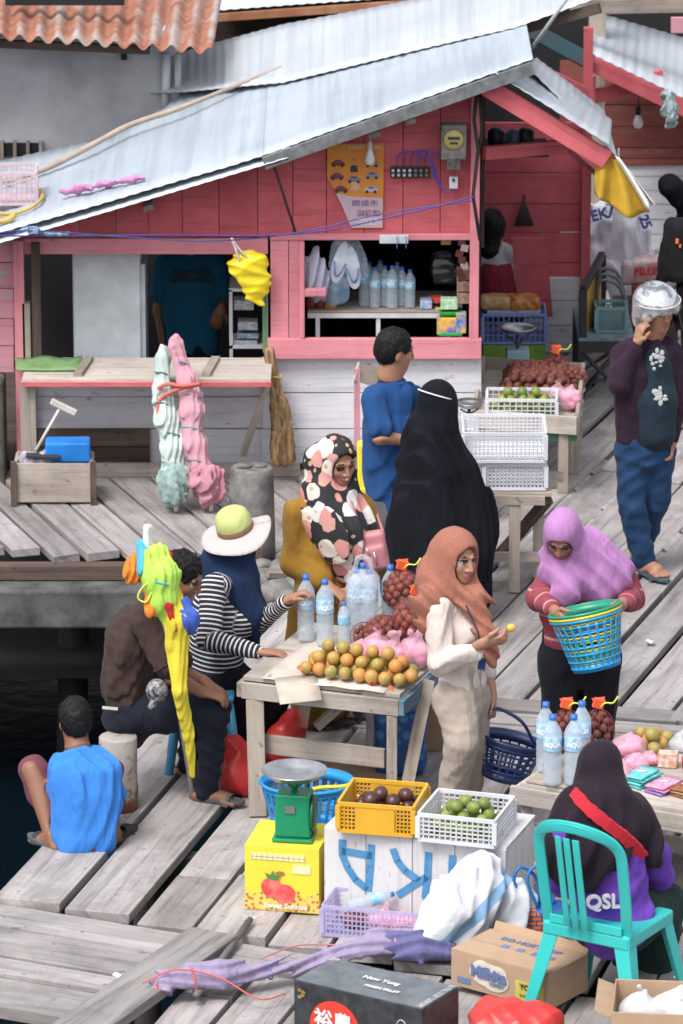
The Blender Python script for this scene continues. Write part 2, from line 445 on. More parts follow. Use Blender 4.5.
def stripes(name, ca, cb, freq, duty=.5, attr='along'):
    m, nt, b = _new(name); a = nt.nodes.new('ShaderNodeAttribute'); a.attribute_name = attr
    s = mth(nt, 'SINE', mth(nt, 'MULTIPLY', a.outputs['Fac'], freq*2*PI)); f = ramp(nt, s, [(duty-.06, 0.), (duty+.06, 1.)])
    L(nt, mix(nt, ca, cb, f), b.inputs['Base Color']); b.inputs['Roughness'].default_value = .9; bump(nt, b, noise(nt, coords(nt), 25, 3), .3, .006)
    MC[name] = m; return m
def sheet_metal(name, c1, c2, rust=None, wav=None, rlev=.62, rough=.5, metal=.25):
    m, nt, b = _new(name); co = coords(nt); us = coords(nt, 'UV', (9, .2, 1))
    col = mix(nt, c1, c2, ramp(nt, noise(nt, co, 1.1, 6, .65), [(.35, 0.), (.7, 1.)]))
    col = mix(nt, col, tuple(x*.66 for x in rgb(c2)), mth(nt, 'MULTIPLY', ramp(nt, noise(nt, us, 1, 5, .7), [(.46, 0.), (.66, 1.)]), .5))
    if rust:
        f = ramp(nt, noise(nt, co, 3.2, 9, .75, .3), [(rlev, 0.), (rlev+.07, 1.)]); rc = mix(nt, rust[0], rust[1], noise(nt, co, 14, 5)); col = mix(nt, col, rc, f)
    L(nt, tinted(nt, col, .06), b.inputs['Base Color']); b.inputs['Roughness'].default_value = rough; b.inputs['Metallic'].default_value = metal
    bump(nt, b, noise(nt, co, 5, 3), .08, .01); MC[name] = m; return m
def filmy(name, c, op=.55, rough=.25):
    "thin plastic film: partly see-through, glossy, lets light through"
    if name in MC: return MC[name]
    m, nt, b = _new(name); out = nt.nodes['Material Output']
    b.inputs['Base Color'].default_value = c4(c); b.inputs['Roughness'].default_value = rough; b.inputs['Specular IOR Level'].default_value = .8
    tr = nt.nodes.new('ShaderNodeBsdfTransparent'); tl = nt.nodes.new('ShaderNodeBsdfTranslucent'); tl.inputs[0].default_value = c4(c)
    m1 = nt.nodes.new('ShaderNodeMixShader'); m1.inputs[0].default_value = .4; L(nt, b.outputs[0], m1.inputs[1]); L(nt, tl.outputs[0], m1.inputs[2])
    co = coords(nt); n = noise(nt, co, 30, 4); f = mth(nt, 'ADD', mth(nt, 'MULTIPLY', n, .5), op-.25, True)
    m2 = nt.nodes.new('ShaderNodeMixShader'); L(nt, f, m2.inputs[0]); L(nt, tr.outputs[0], m2.inputs[1]); L(nt, m1.outputs[0], m2.inputs[2])
    bump(nt, b, n, .5, .01); L(nt, m2.outputs[0], out.inputs[0]); MC[name] = m; return m
# ================================================================ world, light, camera
sn = bpy.context.scene
wd = bpy.data.worlds.new("World"); sn.world = wd; wd.use_nodes = True; wn = wd.node_tree
sky = wn.nodes.new('ShaderNodeTexSky'); sky.sky_type = 'NISHITA'; sky.sun_disc = False
SUN_EL, SUN_AZ = math.radians(58), math.radians(215)      # azimuth measured clockwise from +Y
sky.sun_elevation = SUN_EL; sky.sun_rotation = SUN_AZ; sky.dust_density = 4; sky.air_density = 1.2
hs = wn.nodes.new('ShaderNodeHueSaturation'); hs.inputs['Saturation'].default_value = .33; hs.inputs['Value'].default_value = 1.25
L(wn, sky.outputs[0], hs.inputs['Color']); bg = wn.nodes['Background']; L(wn, hs.outputs[0], bg.inputs[0]); bg.inputs[1].default_value = .15
sl = bpy.data.lights.new('overcast_sun', 'SUN'); sl.energy = 1.6; sl.angle = math.radians(16); sl.color = (1, .965, .93)
so = bpy.data.objects.new('overcast_sun', sl); COL.objects.link(so)
sd = V((math.sin(SUN_AZ)*math.cos(SUN_EL), math.cos(SUN_AZ)*math.cos(SUN_EL), math.sin(SUN_EL)))
so.rotation_euler = sd.to_track_quat('Z', 'Y').to_euler(); so.location = (0, 20, 30)
cam = bpy.data.cameras.new('camera'); co_ = bpy.data.objects.new('camera', cam); COL.objects.link(co_); sn.camera = co_
co_.location = (0, 0, CH); co_.rotation_euler = (PI/2-PITCH, 0, 0)
cam.sensor_fit = 'VERTICAL'; cam.sensor_height = 36; cam.lens = FPX/1024*36; cam.clip_end = 2000; cam.clip_start = 1
cam.dof.use_dof = True; cam.dof.focus_distance = 24.6; cam.dof.aperture_fstop = 5.6
vs_ = sn.view_settings; vs_.view_transform = 'Standard'; vs_.look = 'None'; vs_.exposure = .39; vs_.gamma = 1; vs_.use_curve_mapping = False
sn.cycles.use_denoising = True; sn.cycles.max_bounces = 8; sn.cycles.transparent_max_bounces = 16
sn.cycles.caustics_reflective = False; sn.cycles.caustics_refractive = False

# ================================================================ materials of the setting
M_plank = wood('weathered_plank', (.375, .35, .345), (.25, .23, .225), (.065, .058, .055), amt=.30, grain=.95)
M_plank2 = wood('brown_grey_plank', (.36, .325, .30), (.24, .21, .195), (.09, .075, .065), amt=.22)
M_beam = wood('dark_beam', (.10, .095, .09), (.06, .055, .05), (.02, .02, .02), amt=.2)
M_oldwood = wood('old_timber', (.40, .35, .30), (.28, .24, .21), (.11, .09, .075), amt=.18)
M_darkwood = wood('dark_timber', (.12, .085, .07), (.07, .05, .042), (.02, .015, .012), amt=.25)
M_red = wood('red_painted_board', (.30, .22, .2), (.2, .14, .13), (.1, .05, .05), paint=((.62, .145, .165), (.44, .085, .105)), wear=.36, amt=.1)
M_pink = wood('pink_painted_board', (.42, .3, .3), (.3, .2, .2), (.15, .08, .08), paint=((.68, .27, .31), (.56, .19, .23)), wear=.38, amt=.08)
M_palepink = wood('faded_pink_board', (.45, .38, .38), (.34, .28, .28), (.16, .12, .12), paint=((.62, .3, .36), (.5, .22, .28)), wear=.41, amt=.1)
M_whiteb = wood('white_painted_board', (.42, .38, .36), (.3, .27, .25), (.13, .11, .1), paint=((.68, .68, .72), (.54, .54, .59)), wear=.39, amt=.06)
M_brownb = wood('red_brown_board', (.24, .12, .09), (.17, .08, .06), (.06, .03, .025), paint=((.25, .075, .065), (.17, .05, .045)), wear=.42, amt=.2)
M_zinc = sheet_metal('zinc_roofing', (.50, .56, .62), (.38, .44, .50), rust=((.34, .16, .09), (.2, .1, .07)), rlev=.74)
M_zinc2 = sheet_metal('bright_zinc_roofing', (.58, .62, .67), (.47, .51, .56), rust=((.34, .16, .09), (.2, .1, .07)), rlev=.8)
M_edge = plain('dark_roof_edge', (.10, .11, .12), .6, (.2, .21, .22), ns=14)
M_conc = plain('weathered_concrete', (.27, .265, .25), .95, (.06, .06, .055), ns=6, bmp=.6, bs=40)
M_plaster = plain('grey_plaster', (.50, .51, .54), .95, (.30, .305, .325), ns=1.8, bmp=.3, bs=14)
M_black = plain('black_and_shade', (.012, .012, .014), .8)  # also stands in for shade below the landing, in openings, between roofs

# ================================================================ water
m, nt, b = _new('dark_harbour_water'); b.inputs['Base Color'].default_value = (.002, .006, .010, 1); b.inputs['Roughness'].default_value = .22
b.inputs['Specular IOR Level'].default_value = .03; bump(nt, b, noise(nt, coords(nt), 3.5, 4), .25, .03)
w = MB(); w.quad((-300, -60, -1.55), (300, -60, -1.55), (300, 600, -1.55), (-300, 600, -1.55)); w.obj('water', m, kind='structure')
# grey land / town far behind so the horizon is not empty from another position
g = MB(); g.box((0, 60, -.9), (200, 50, 1.0), t=0); g.obj('shore_ground', plain('shore_sand', (.3, .28, .26), .95, ns=.4), kind='structure')

# ================================================================ boardwalk
def field(mb, O, d, lo, hi, ylo, yhi, wmin=.28, wmax=.40, z=0., th=.05, gap=.016, jit=.02, joints=0., n=None):
    "planks along d from cross-coordinate lo to hi; ylo/yhi(cross) give the ends along d"
    d = V((d[0], d[1], 0)).normalized(); n = V((d.y, -d.x, 0)); O = V(O); x = lo
    while x < hi:
        wd_ = min(random.uniform(wmin, wmax), hi-x) if hi-x > .12 else hi-x
        if wd_ < .04: break
        a = ylo(x+wd_/2) + random.uniform(-jit, jit); bb = yhi(x+wd_/2) + random.uniform(-jit, jit)
        cuts = [a]
        if joints and bb-a > 1.5:
            q = a+random.uniform(.6, 2.6)
            while q < bb-.5: cuts.append(q); q += random.uniform(2.0, 3.6)
        cuts.append(bb); g_ = gap*random.uniform(.5, 2.2)
        for i in range(len(cuts)-1):
            p, q = cuts[i]+(.012 if i else 0), cuts[i+1]
            c = O+n*(x+wd_/2)+d*((p+q)/2)+V((0, 0, z-th/2+random.uniform(-.008, .008)))
            ang = random.uniform(-.004, .004); R = frame(d) @ rotm(random.uniform(-.002, .002), random.uniform(-.012, .012), ang)
            mb.box(c, (wd_-g_, q-p, th), R, t=random.uniform(-1, 1)*.8, jit=.005)
        x += wd_
    return mb
def cross_of(O, d, p):
    d = V((d[0], d[1], 0)).normalized(); n = V((d.y, -d.x, 0)); r = V(p)-V(O); return r.dot(n), r.dot(d)
def line_fn(O, d, p, q):
    (x0, y0), (x1, y1) = cross_of(O, d, p), cross_of(O, d, q); return lambda x: y0+(y1-y0)*(x-x0)/(x1-x0)
bw = MB()
dA = (.262, 1); OA = G(14, 880)
E_near = line_fn(OA, dA, G(0, 899), G(240, 936)); J1 = line_fn(OA, dA, G(500, 694), G(683, 719)); Jt = line_fn(OA, dA, G(130, 560), G(260, 560))
xs = cross_of(OA, dA, G(330, 690))[0]; xr = 7.0
field(bw, OA, dA, 0.0, xs, E_near, line_fn(OA, dA, G(60, 548), G(500, 548)), .28, .42, z=.02, joints=0, gap=.022)
field(bw, OA, dA, xs, xr, line_fn(OA, dA, G(240, 936), G(683, 1000)), lambda x: J1(x)-.62, .24, .36, joints=1, gap=.024)
# cross strip
dX = V((1, -.23, 0)).normalized(); OX = G(500, 697); OX = V((OX.x-1.0, OX.y+.22, 0))
bX = [(.0, .20), (.22, .19), (.43, .21)]
for off, wd_ in bX:
    x = -.3
    while x < 7:
        l = random.uniform(1.4, 2.8); c = OX+dX*(x+l/2)+V((-.26, -1, 0)).normalized()*(off+wd_/2)
        bw.box(c+V((0, 0, -.02)), (wd_-.018, l-.02, .05), frame(dX), t=random.uniform(-.8, .8), jit=.004); x += l
dC = (.33, 1); OC = G(500, 694)
xC0 = cross_of(OC, dC, G(250, 600))[0]
field(bw, OC, dC, xC0, xr+1, line_fn(OC, dC, G(500, 696), G(683, 721)), lambda x: 6.2, .22, .34, joints=1, gap=.026)
dD = (.45, 1); OD = V(OC)+V((dC[0], dC[1], 0)).normalized()*6.22
field(bw, OD, dD, -3.2, 7.5, lambda x: 0 if x > -9 else 0, lambda x: 9, .22, .32, joints=1, gap=.024)
# foreground cross planks, lower left
dF = V((1, -.44, 0)).normalized(); nF = V((-.44, -1, 0)).normalized()
a0 = G(0, 902)
for i, wd_ in enumerate((.26, .30, .20, .33)):
    off = sum((.26, .30, .20, .33)[:i])
    ln = (1.75, 1.15, 1.12, 1.0)[i]
    c = a0+nF*(off+wd_/2)+dF*(ln/2-.45); bw.box(c+V((0, 0, -.035-.006*i)), (wd_-.022, ln+.9, .06), frame(dF), t=(.4, -.1, .25, -.35)[i], jit=.007)
dE = (.30, 1); OE = G(215, 950)
c0, c1 = G(214, 942), G(60, 1052); c0.z = c1.z = .03; bw.beam(c0, c1, .24, .05, t=-.6)
field(bw, OE, dE, -.02, 6.5, lambda x: -3, line_fn(OE, dE, G(245, 940), G(683, 1003)), .22, .32, z=-.035, joints=1, gap=.022)
bw.obj('boardwalk', M_plank, kind='structure', bevel=.004)
# joists and piles below
js = MB()
for y in np.arange(17.5, 38, 1.15):
    x0 = OA.x+(y-OA.y)*.262+.1 if y > 21.4 else (-2.2 if y > 20.3 else -.75)
    js.beam((x0, y, -.13), (9, y-.2, -.13), .09, .16)
js.obj('boardwalk_joist', M_beam, kind='structure')
for k, (px, py) in enumerate([(36, 872), (120, 800)]):
    p = G(px, py); q = MB(); q.tube([p+V((.12, .1, -.1)), p+V((.12, .1, -2.2))], .07, 10); q.obj('boardwalk_pile', M_beam, kind='structure')

# ---- left landing platform and its beam
pl = MB(); dP = (-.37, 1); OP = G(112, 548)
field(pl, OP, dP, -3.4, 3.4, line_fn(OP, dP, G(0, 548), G(200, 553)), line_fn(OP, dP, G(0, 455), G(300, 455)), .18, .27, z=-.012, joints=0, jit=.05)
pl.obj('landing_platform', M_plank, kind='structure', bevel=.004)
e0, e1 = G(-60, 556), G(262, 556); q = MB(); q.beam(e0+V((0, .06, -.105)), e1+V((0, .06, -.105)), .10, .08)
q.obj('platform_edge_beam', M_darkwood, kind='structure')
q = MB(); q.beam(e0+V((0, -.02, -.265)), e1+V((-.30, -.02, -.265)), .30, .225)
q.obj('concrete_quay_beam', plain('quay_concrete', (.12, .12, .118), .9, (.035, .035, .035), ns=5, bmp=.6), kind='structure', bevel=.015)
q = MB(); q.box((-1.7, 29.4, -.8), (5.2, 4.6, .05)); q.obj('platform_shade_sheet', M_black, kind='structure')  # black sheet below the landing, its colour standing in for the shade there
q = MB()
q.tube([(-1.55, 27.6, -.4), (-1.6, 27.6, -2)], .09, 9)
q.obj('platform_pile', M_black, kind='structure')  # blackened pile, the shade under the landing put into its colour

# ================================================================ the pink shop shack
YW, YF, YB = 28.6, 28.28, 31.4
W = lambda x, y: U(x, y, YW)
def roof_y(x):      # pixel height of the front roof edge
    return 250-(x+60)*101/348 if x < 288 else 147-(x-288)*(147-59)/(535-288)
shop = thing('market_shop', 'pink and white wooden shop with a sloping zinc roof and an open shop window', 'shop', (W(250, 462).x, YW, 0))
zlint = W(0, 236).z
def boards_v(mb, x0, x1, zb, topf, Y, step=36, th=.02, m=0):
    x = x0
    while x < x1-2:
        e = min(x+step*random.uniform(.9, 1.1), x1); a, b_ = U(x+.7, 300, Y).x, U(e, 300, Y).x; o = random.uniform(-.004, .004)
        mb.prism([(a, zb), (b_, zb), (b_, topf(e)), (a, topf(x))], th, V((0, Y-th+o, 0)), (1, 0, 0), (0, 0, 1), m=m, t=random.uniform(-1, 1)); x = e
def boards_h(mb, x0, x1, ys, Y, th=.025, m=0, x_end_jit=0):
    for i in range(len(ys)-1):
        a, b_ = U(x0, ys[i], Y), U(x1, ys[i+1], Y); jx = random.uniform(0, x_end_jit)
        mb.box(((a.x+b_.x+jx)/2, Y-random.uniform(0, .006), (a.z+b_.z)/2), (b_.x-a.x+jx, th, a.z-b_.z-.006), m=m, jit=.0015)
ztop = lambda x: U(x, roof_y(x)+2, YW).z
w = MB(); boards_v(w, -60, 479, zlint, ztop, YW); w.obj('upper_wall', M_red, shop)
w = MB(); a, b_ = W(22, 237), W(268, 252); w.box(((a.x+b_.x)/2, YW-.035, (a.z+b_.z)/2), (b_.x-a.x, .035, a.z-b_.z)); w.obj('lintel', M_pink, shop)
w = MB(); boards_v(w, 270, 305, W(0, 336).z, lambda x: W(0, 238).z, YW-.02, 17, .03)
w.obj('front_wall', M_pink, shop)
fr = MB()
a, b_ = W(268, 336), W(481, 356); fr.box(((a.x+b_.x)/2, YW-.05, (a.z+b_.z)/2), (b_.x-a.x, .05, a.z-b_.z), t=.5)
a, b_ = W(270, 232), W(478, 238); fr.box(((a.x+b_.x)/2, YW-.045, (a.z+b_.z)/2), (b_.x-a.x, .03, a.z-b_.z), t=-.6)
a = W(475.5, 88); b_ = W(475.5, 336); fr.box((a.x, YW-.03, (a.z+b_.z)/2), (.055, .07, a.z-b_.z), t=.2)
a = W(302, 240); b_ = W(302, 336); fr.box((a.x, YW-.05, (a.z+b_.z)/2), (.03, .05, a.z-b_.z-.002), t=.3)
fr.obj('window_frame', M_pink, shop, bevel=.004)
w = MB(); boards_h(w, 262, 481, [357, 392, 428, 463], YW); w.obj('lower_wall', M_whiteb, shop)
w = MB(); boards_h(w, 22, 262, [380, 396, 428, 470], YW+.02); w.obj('lower_wall', M_whiteb, shop)
w = MB(); boards_h(w, 30, 150, [428, 446, 468], YW-.012, .03); w.obj('kick_board', M_darkwood, shop)
w = MB(); boards_h(w, 88, 300, [463, 476, 490], YW-.12, .04); a = G(90, 482); b_ = G(310, 482)
w.obj('plinth_board', M_oldwood, shop)
# left strip: faded pink boards + mossy block below
w = MB(); boards_h(w, -60, 14, [238, 262, 288, 318, 345, 372], YW-.02); w.obj('side_wall', M_palepink, shop)
w = MB(); a, b_ = W(-60, 372), W(8, 485); w.box(((a.x+b_.x)/2, YW-.1, (a.z+b_.z)/2), (b_.x-a.x, .25, a.z-b_.z))
w.obj('footing', plain('mossy_concrete', (.12, .12, .1), .95, (.05, .055, .04), ns=7, bmp=.8), shop, bevel=.02)
for x0, y0, y1, wd_, mt in ((19, 238, 458, .06, M_pink), (27, 300, 470, .045, M_oldwood), (36, 240, 372, .05, M_darkwood)):
    w = MB(); a, b_ = W(x0, y0), W(x0, y1); w.box((a.x, YW-.05, (a.z+b_.z)/2), (wd_, .08, a.z-b_.z)); w.obj('post', mt, shop)
w = MB(); a, b_ = W(266, 252), W(266, 352); w.box((a.x-.01, YW+.03, (a.z+b_.z)/2), (.025, .05, a.z-b_.z)); w.obj('door_jamb', plain('green_jamb', (.16, .3, .14), .7), shop)
w = MB(); a, b_ = U(481.5, 92, YW), U(481.5, 250, YW); w.box((a.x, YW+.1, (a.z+b_.z)/2), (.05, .07, a.z-b_.z)); w.obj('post', M_darkwood, shop)
# inner shell
xl, xrr = U(-60, 300, YW).x, U(481, 300, YW).x
w = MB()
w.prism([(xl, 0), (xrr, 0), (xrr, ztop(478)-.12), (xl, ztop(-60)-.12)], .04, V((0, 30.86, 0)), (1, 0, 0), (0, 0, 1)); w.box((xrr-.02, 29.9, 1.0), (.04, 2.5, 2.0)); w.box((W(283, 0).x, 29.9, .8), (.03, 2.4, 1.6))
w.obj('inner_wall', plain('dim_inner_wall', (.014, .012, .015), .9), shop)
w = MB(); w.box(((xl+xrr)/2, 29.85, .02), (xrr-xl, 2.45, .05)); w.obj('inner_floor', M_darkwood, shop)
# roof: front sheets (two tiers), rear sheets, dark edge
def zroof(x): return U(x, roof_y(x), YF).z
def xw(x, Y): return U(x, 200, Y).x
def corr(mb, front, back, nx=60, ny=6, amp=.006, pitch=.076, m=0, th=.004, t=0):
    "sheet between two polylines with shallow corrugation across x"
    P = []
    for i in range(ny+1):
        row = []
        for j in range(nx+1):
            s = j/nx; a = pl_at(front, s); b_ = pl_at(back, s, front); p = a.lerp(b_, i/ny)
            row.append(p+V((0, 0, amp*.7*math.sin(2*PI*((pl_len(front)*s)/pitch))+.0015*math.sin(i*3.1+j*.05))))
        P.append(row)
    mb.grid(P, m=m, t=t, thick=th)
def pl_len(P): return sum((V(P[i+1])-V(P[i])).length for i in range(len(P)-1))
def pl_at(P, s, ref=None):
    ref = ref or P; d = s*pl_len(ref)
    for i in range(len(P)-1):
        l = (V(ref[i+1])-V(ref[i])).length
        if d <= l or i == len(P)-2: return V(P[i]).lerp(V(P[i+1]), min(d/l, 1))
        d -= l
step = lambda x: 120-(x+60)*.13 if x < 182 else (92-(x-182)*.1 if x < 283 else 82-(x-283)*.24)
def up(p, dz): return p+V((0, 0, dz))
X1 = (-60, 100, 150, 185, 230, 290); fr1 = [U(x, roof_y(x), YF) for x in X1]; bk1 = [G(x, y, zroof(x)) for x, y in zip(X1, (168, 136, 108, 80, 76, 68))]
w = MB(); corr(w, fr1, [V((f.x, b_.y, f.z)) for f, b_ in zip(fr1, bk1)], 220, 8, .003)
w.obj('roof_sheet', M_zinc, shop)
w = MB(); fr2 = [up(U(x, roof_y(x)-1, YF), .0) for x in (262, 400, 533)]; bk2 = [V((f.x, G(x, step(x)-4, f.z).y, f.z)) for f, x in zip(fr2, (262, 400, 533))]
corr(w, fr2, bk2, 160, 8, .003); w.obj('roof_sheet', M_zinc, shop)
w = MB(); corr(w, [up(p, -.05)+V((0, -.05, 0)) for p in fr1[:2]]+[up(U(288, roof_y(288), YF), -.05)+V((0, -.05, 0))], [up(p, -.02)+V((0, .25, 0)) for p in fr1[:2]]+[up(U(288, roof_y(288), YF), -.02)+V((0, .25, 0))], 100, 3, .002)
w.obj('eave_sheet', M_zinc2, shop)
w = MB()
a, b_ = up(U(264, roof_y(264)-1, YF), -.045), up(U(533, roof_y(533), YF), -.045)
w.beam(a+V((0, -.015, 0)), b_+V((0, -.015, 0)), .05, .07); w.obj('roof_edge_beam', M_edge, shop)
# purlins ends and rafters
w = MB()
for x in (150, 375, 410): p = W(x, roof_y(x)+9); w = MB(); w.box(p+V((0, -.10, 0)), (.06, .34, .03), rotm(0, -.3, 0)); w.obj('purlin', M_oldwood, shop)
xsR = (150, 182, 283, 400, 515, 600)
def zr2(x): return zroof(min(x, 535))+(.0 if x < 535 else (x-535)*.0021)
frR = [G(x, step(x) if x < 515 else 27-(x-515)*.36, zr2(x)+.03) for x in xsR]
bkR = [G(x, y, zr2(x)+.06) for x, y in zip(xsR, (66, 52, 24, 2, -22, -45))]
w = MB(); corr(w, frR, bkR, 240, 8, .003); w.obj('roof_sheet', M_zinc2, shop)
w = MB(); w.beam(up(frR[3], -.05), up(frR[5], -.07), .05, .06); w.obj('roof_edge_beam', M_darkwood, shop)
# gable porch on the right
YG = 28.33
g0, g1 = U(486, 86, YG), U(607, 160, YG)
w = MB(); w.beam(g0, g1, .045, .11, up=V((0, -1, 0)).cross((g1-g0)).normalized()); w.obj('barge_rafter', M_red, shop, bevel=.004)
w = MB(); a, b_ = U(484, 153, 28.6), U(566, 146, 28.9); w.beam(a, b_, .05, .075); a, b_ = U(566, 140, 29), U(600, 170, 31.3); w.beam(a, b_, .05, .09); w.obj('tie_beam', M_red, shop)
s0 = [up(U(x, y, YG-.08), .07) for x, y in ((494, 84), (610, 157))]
s1 = [V((p.x, p.y+1.15, p.z)) for p in s0]; s1[0] = U(535, 60, 29.3); s1[1] = U(612, 120, 29.6)
w = MB(); corr(w, s0, s1, 60, 4, .003); w.obj('porch_roof_sheet', M_zinc2, shop)
s0 = [up(p, .03)+V((0, .35, 0)) for p in s0]; s0[1] = U(617, 156, 28.8); s2 = [U(536, 62, 29.35), U(604, 114, 29.75)]
w = MB(); corr(w, [U(527, 66, 28.75), U(617, 156, 28.75)], [up(p, .03) for p in s2], 60, 4, .003); w.obj('porch_roof_sheet', M_zinc2, shop)
# red back wall of the porch, white below
w = MB(); boards_h(w, 482, 586, [122, 146, 172, 203, 232, 262, 290, 322], YB, .03, x_end_jit=0); w.obj('porch_wall', M_red, shop)
w = MB(); boards_h(w, 482, 584, [277, 300, 325, 352], YB-.03, .03); w.obj('porch_wall', M_whiteb, shop)
w = MB(); a, b_ = U(552, 245, YB-.06), U(549, 318, YB-.15); w.prism([(0, 0), (-.22, 0), (-.17, -.52), (.05, -.52)], .03, U(546, 238, 30.95), (1, 0, 0), (0, 0, 1)); w.obj('leaning_panel', M_red, shop)
w = MB(); w.prism([(0, 0), (.21, 0), (.21, .10), (.0, .21)], .03, U(555, 104, YB-.2), (1, 0, 0), (0, 0, 1)); w.obj('gable_board', M_red, shop)
w = MB(); p = U(586, 200, YB-.02); w.box((p.x, YB-.04, 1.0), (.06, .06, 2.3)); w.obj('post', M_red, shop)
w = MB(); a, b_ = U(484, 148, 29.2), U(548, 148, 29.2); w.box(((a.x+b_.x)/2, 29.3, a.z-.02), (b_.x-a.x, .4, .03)); w.obj('loft_shelf', M_darkwood, shop)

# ================================================================ right rear shack
YR = 33.9
hut = thing('rear_shack', 'shack of red brown boards over white boards behind the motorcyclist', 'shack', (U(640, 262, YR).x, YR, 0))
w = MB(); boards_h(w, 560, 900, [60, 88, 104, 126, 147, 158, 165], YR-.02); w.obj('upper_wall', M_brownb, hut)
w = MB(); boards_h(w, 560, 900, [165, 176, 190, 204, 219, 234, 250, 262], YR); w.obj('lower_wall', M_whiteb, hut)
w = MB(); a = U(592, 10, 33.9); w.box((U(597, 40, 32.9).x, 32.9, 1.9), (.11, .11, 2.7)); w.obj('post', M_oldwood, hut)
bA, bB = U(588, 52, 32.2), U(700, 106, 32.2)
w = MB(); corr(w, [bA, bB+(bB-bA)], [U(593, 11, 33.6), U(700, 42, 33.6)*2-U(593, 11, 33.6)], 120, 5, .004); w.obj('roof_sheet', M_zinc2, hut)
w = MB(); w.beam(up(bA, -.06)+V((0, -.03, 0)), up(bB, -.06)+V((0, -.03, 0)), .05, .1); w.beam(U(590, 98, 32.3), U(662, 76, 32.5), .05, .09); w.beam(U(592, 76, 32.3), U(592, 100, 32.3), .05, .05)
w.obj('rafter', M_red, hut)
w = MB(); w.beam(U(512, 20, 31.6), U(590, 62, 32.1), .05, .1); w.obj('tie_beam', plain('teal_paint', (.05, .16, .2), .6, (.1, .12, .13)), hut)
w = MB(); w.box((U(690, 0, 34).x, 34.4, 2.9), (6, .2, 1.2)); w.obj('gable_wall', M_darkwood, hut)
w = MB(); p, q = U(570, 7, 32.4), U(760, 4, 32.4); w.beam(p, q, .05, .09); w.obj('fascia_or_shade', M_oldwood, hut)
w = MB(); p, q = U(671, 25, 32.1), U(740, 24, 32.1); w.beam(p, q, .04, .10); w.obj('fascia_or_shade', M_palepink, hut)
# black rear wall, its colour standing in for the shadowed gap between the roofs
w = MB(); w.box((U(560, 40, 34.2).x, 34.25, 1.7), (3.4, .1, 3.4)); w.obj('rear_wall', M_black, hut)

# ================================================================ grey plastered house, upper left
gh = thing('plaster_house', 'grey plastered house under a rusty corrugated roof at the upper left', 'house', (U(80, 120, 30.95).x, 30.95, 0))
YH = 30.95
a, b_ = U(-80, 30, YH), U(166, 150, YH)
w = MB(); zt = a.z; w.box(((a.x+b_.x)/2, YH+.08, (zt+.3)/2), (b_.x-a.x, .16, zt-.3)); w.obj('wall', M_plaster, gh)
w = MB(); w.box((b_.x-.08, YH+2.4, zt/2), (.16, 4.4, zt)); w.obj('wall', M_plaster, gh)
w = MB(); p = U(124, 56, YH-.01); w.box((p.x, YH-.02, p.z), (.035, .05, .04)); w.obj('vent_hole', M_black, gh)
w = MB(); p = U(166, 0, YH-.05).x
w.tube([(p, YH-.05, U(0, 52, YH).z), (p-.01, YH-.05, U(0, 116, YH).z)], .028, 10); w.tube([(p+.07, YH-.05, U(0, 52, YH).z), (p+.07, YH-.05, U(0, 110, YH).z)], .022, 10); w.obj('drain_pipe', plain('pvc_white', (.6, .64, .68), .4), gh)
m, nt, b = _new('rusty_corrugated'); co = coords(nt); uvc = coords(nt, 'UV')
r1 = mix(nt, (.25, .085, .05), (.36, .17, .11), ramp(nt, noise(nt, co, 9, 6, .7), [(.35, 0.), (.65, 1.)])); grey = mix(nt, (.30, .28, .27), (.42, .37, .33), noise(nt, co, 11, 4))
sx = nt.nodes.new('ShaderNodeSeparateXYZ'); L(nt, uvc, sx.inputs[0])
wv = mth(nt, 'MULTIPLY', mth(nt, 'SINE', mth(nt, 'MULTIPLY', sx.outputs[0], 2*PI/.118)), .05)
fac = mth(nt, 'ADD', mth(nt, 'ADD', noise(nt, coords(nt, 'Object', (1, .5, 1)), 2.4, 7, .7, .4), wv), mth(nt, 'MULTIPLY', sx.outputs[1], .0))
L(nt, mix(nt, r1, grey, ramp(nt, fac, [(.50, 0.), (.64, 1.)])), b.inputs['Base Color']); b.inputs['Roughness'].default_value = .85; bump(nt, b, noise(nt, co, 30, 5), .4, .004); M_rust = m
def rusty(front, back, t=0):
    Lx = pl_len(front); nx = int(Lx/.0148); P = []; UV = []
    for i in range(9):
        for_row = []
        for j in range(nx+1):
            s = j/nx; p = pl_at(front, s).lerp(pl_at(back, s), i/8); for_row.append(p+V((0, 0, .024*math.sin(2*PI*Lx*s/.118)))); UV.append((Lx*s, i/8))
        P.append(for_row)
    w = MB(); w.grid(P, thick=.004, uvs=UV, t=t)
    ou, ov = 0, 0
    return w
rf = rusty([U(-80, 31, 30.45), U(213, 51, 30.45)], [U(-80, -40, 32.2), U(224, -14, 32.2)]); rf.obj('corrugated_roof', M_rust, gh)
rf = rusty([U(-80, 6, 31.3)+V((0, 0, .03)), U(20, 8, 31.3)+V((0, 0, .03))], [U(-80, -50, 32.4), U(20, -45, 32.4)]); rf.obj('corrugated_roof', M_rust, gh)
w = MB(); w.box((U(65, 2, 31).x, 31.0, U(65, 0, 31).z+.03), (.75, .05, .12)); w.obj('dark_opening', M_black, gh)
w = MB(); w.beam(U(-80, 40, 30.6), U(150, 50, 30.6), .05, .05); w.obj('fascia_or_shade', M_darkwood, gh)  # thin dark beam standing in for the shadow line under the rusty roof
w = MB()
for i in range(4): w = MB(); p = U(2+i*13, 149, YH-.02); w.box((p.x, YH-.03, p.z), (.022, .04, .11)); w.obj('vent_bar', M_oldwood, gh)
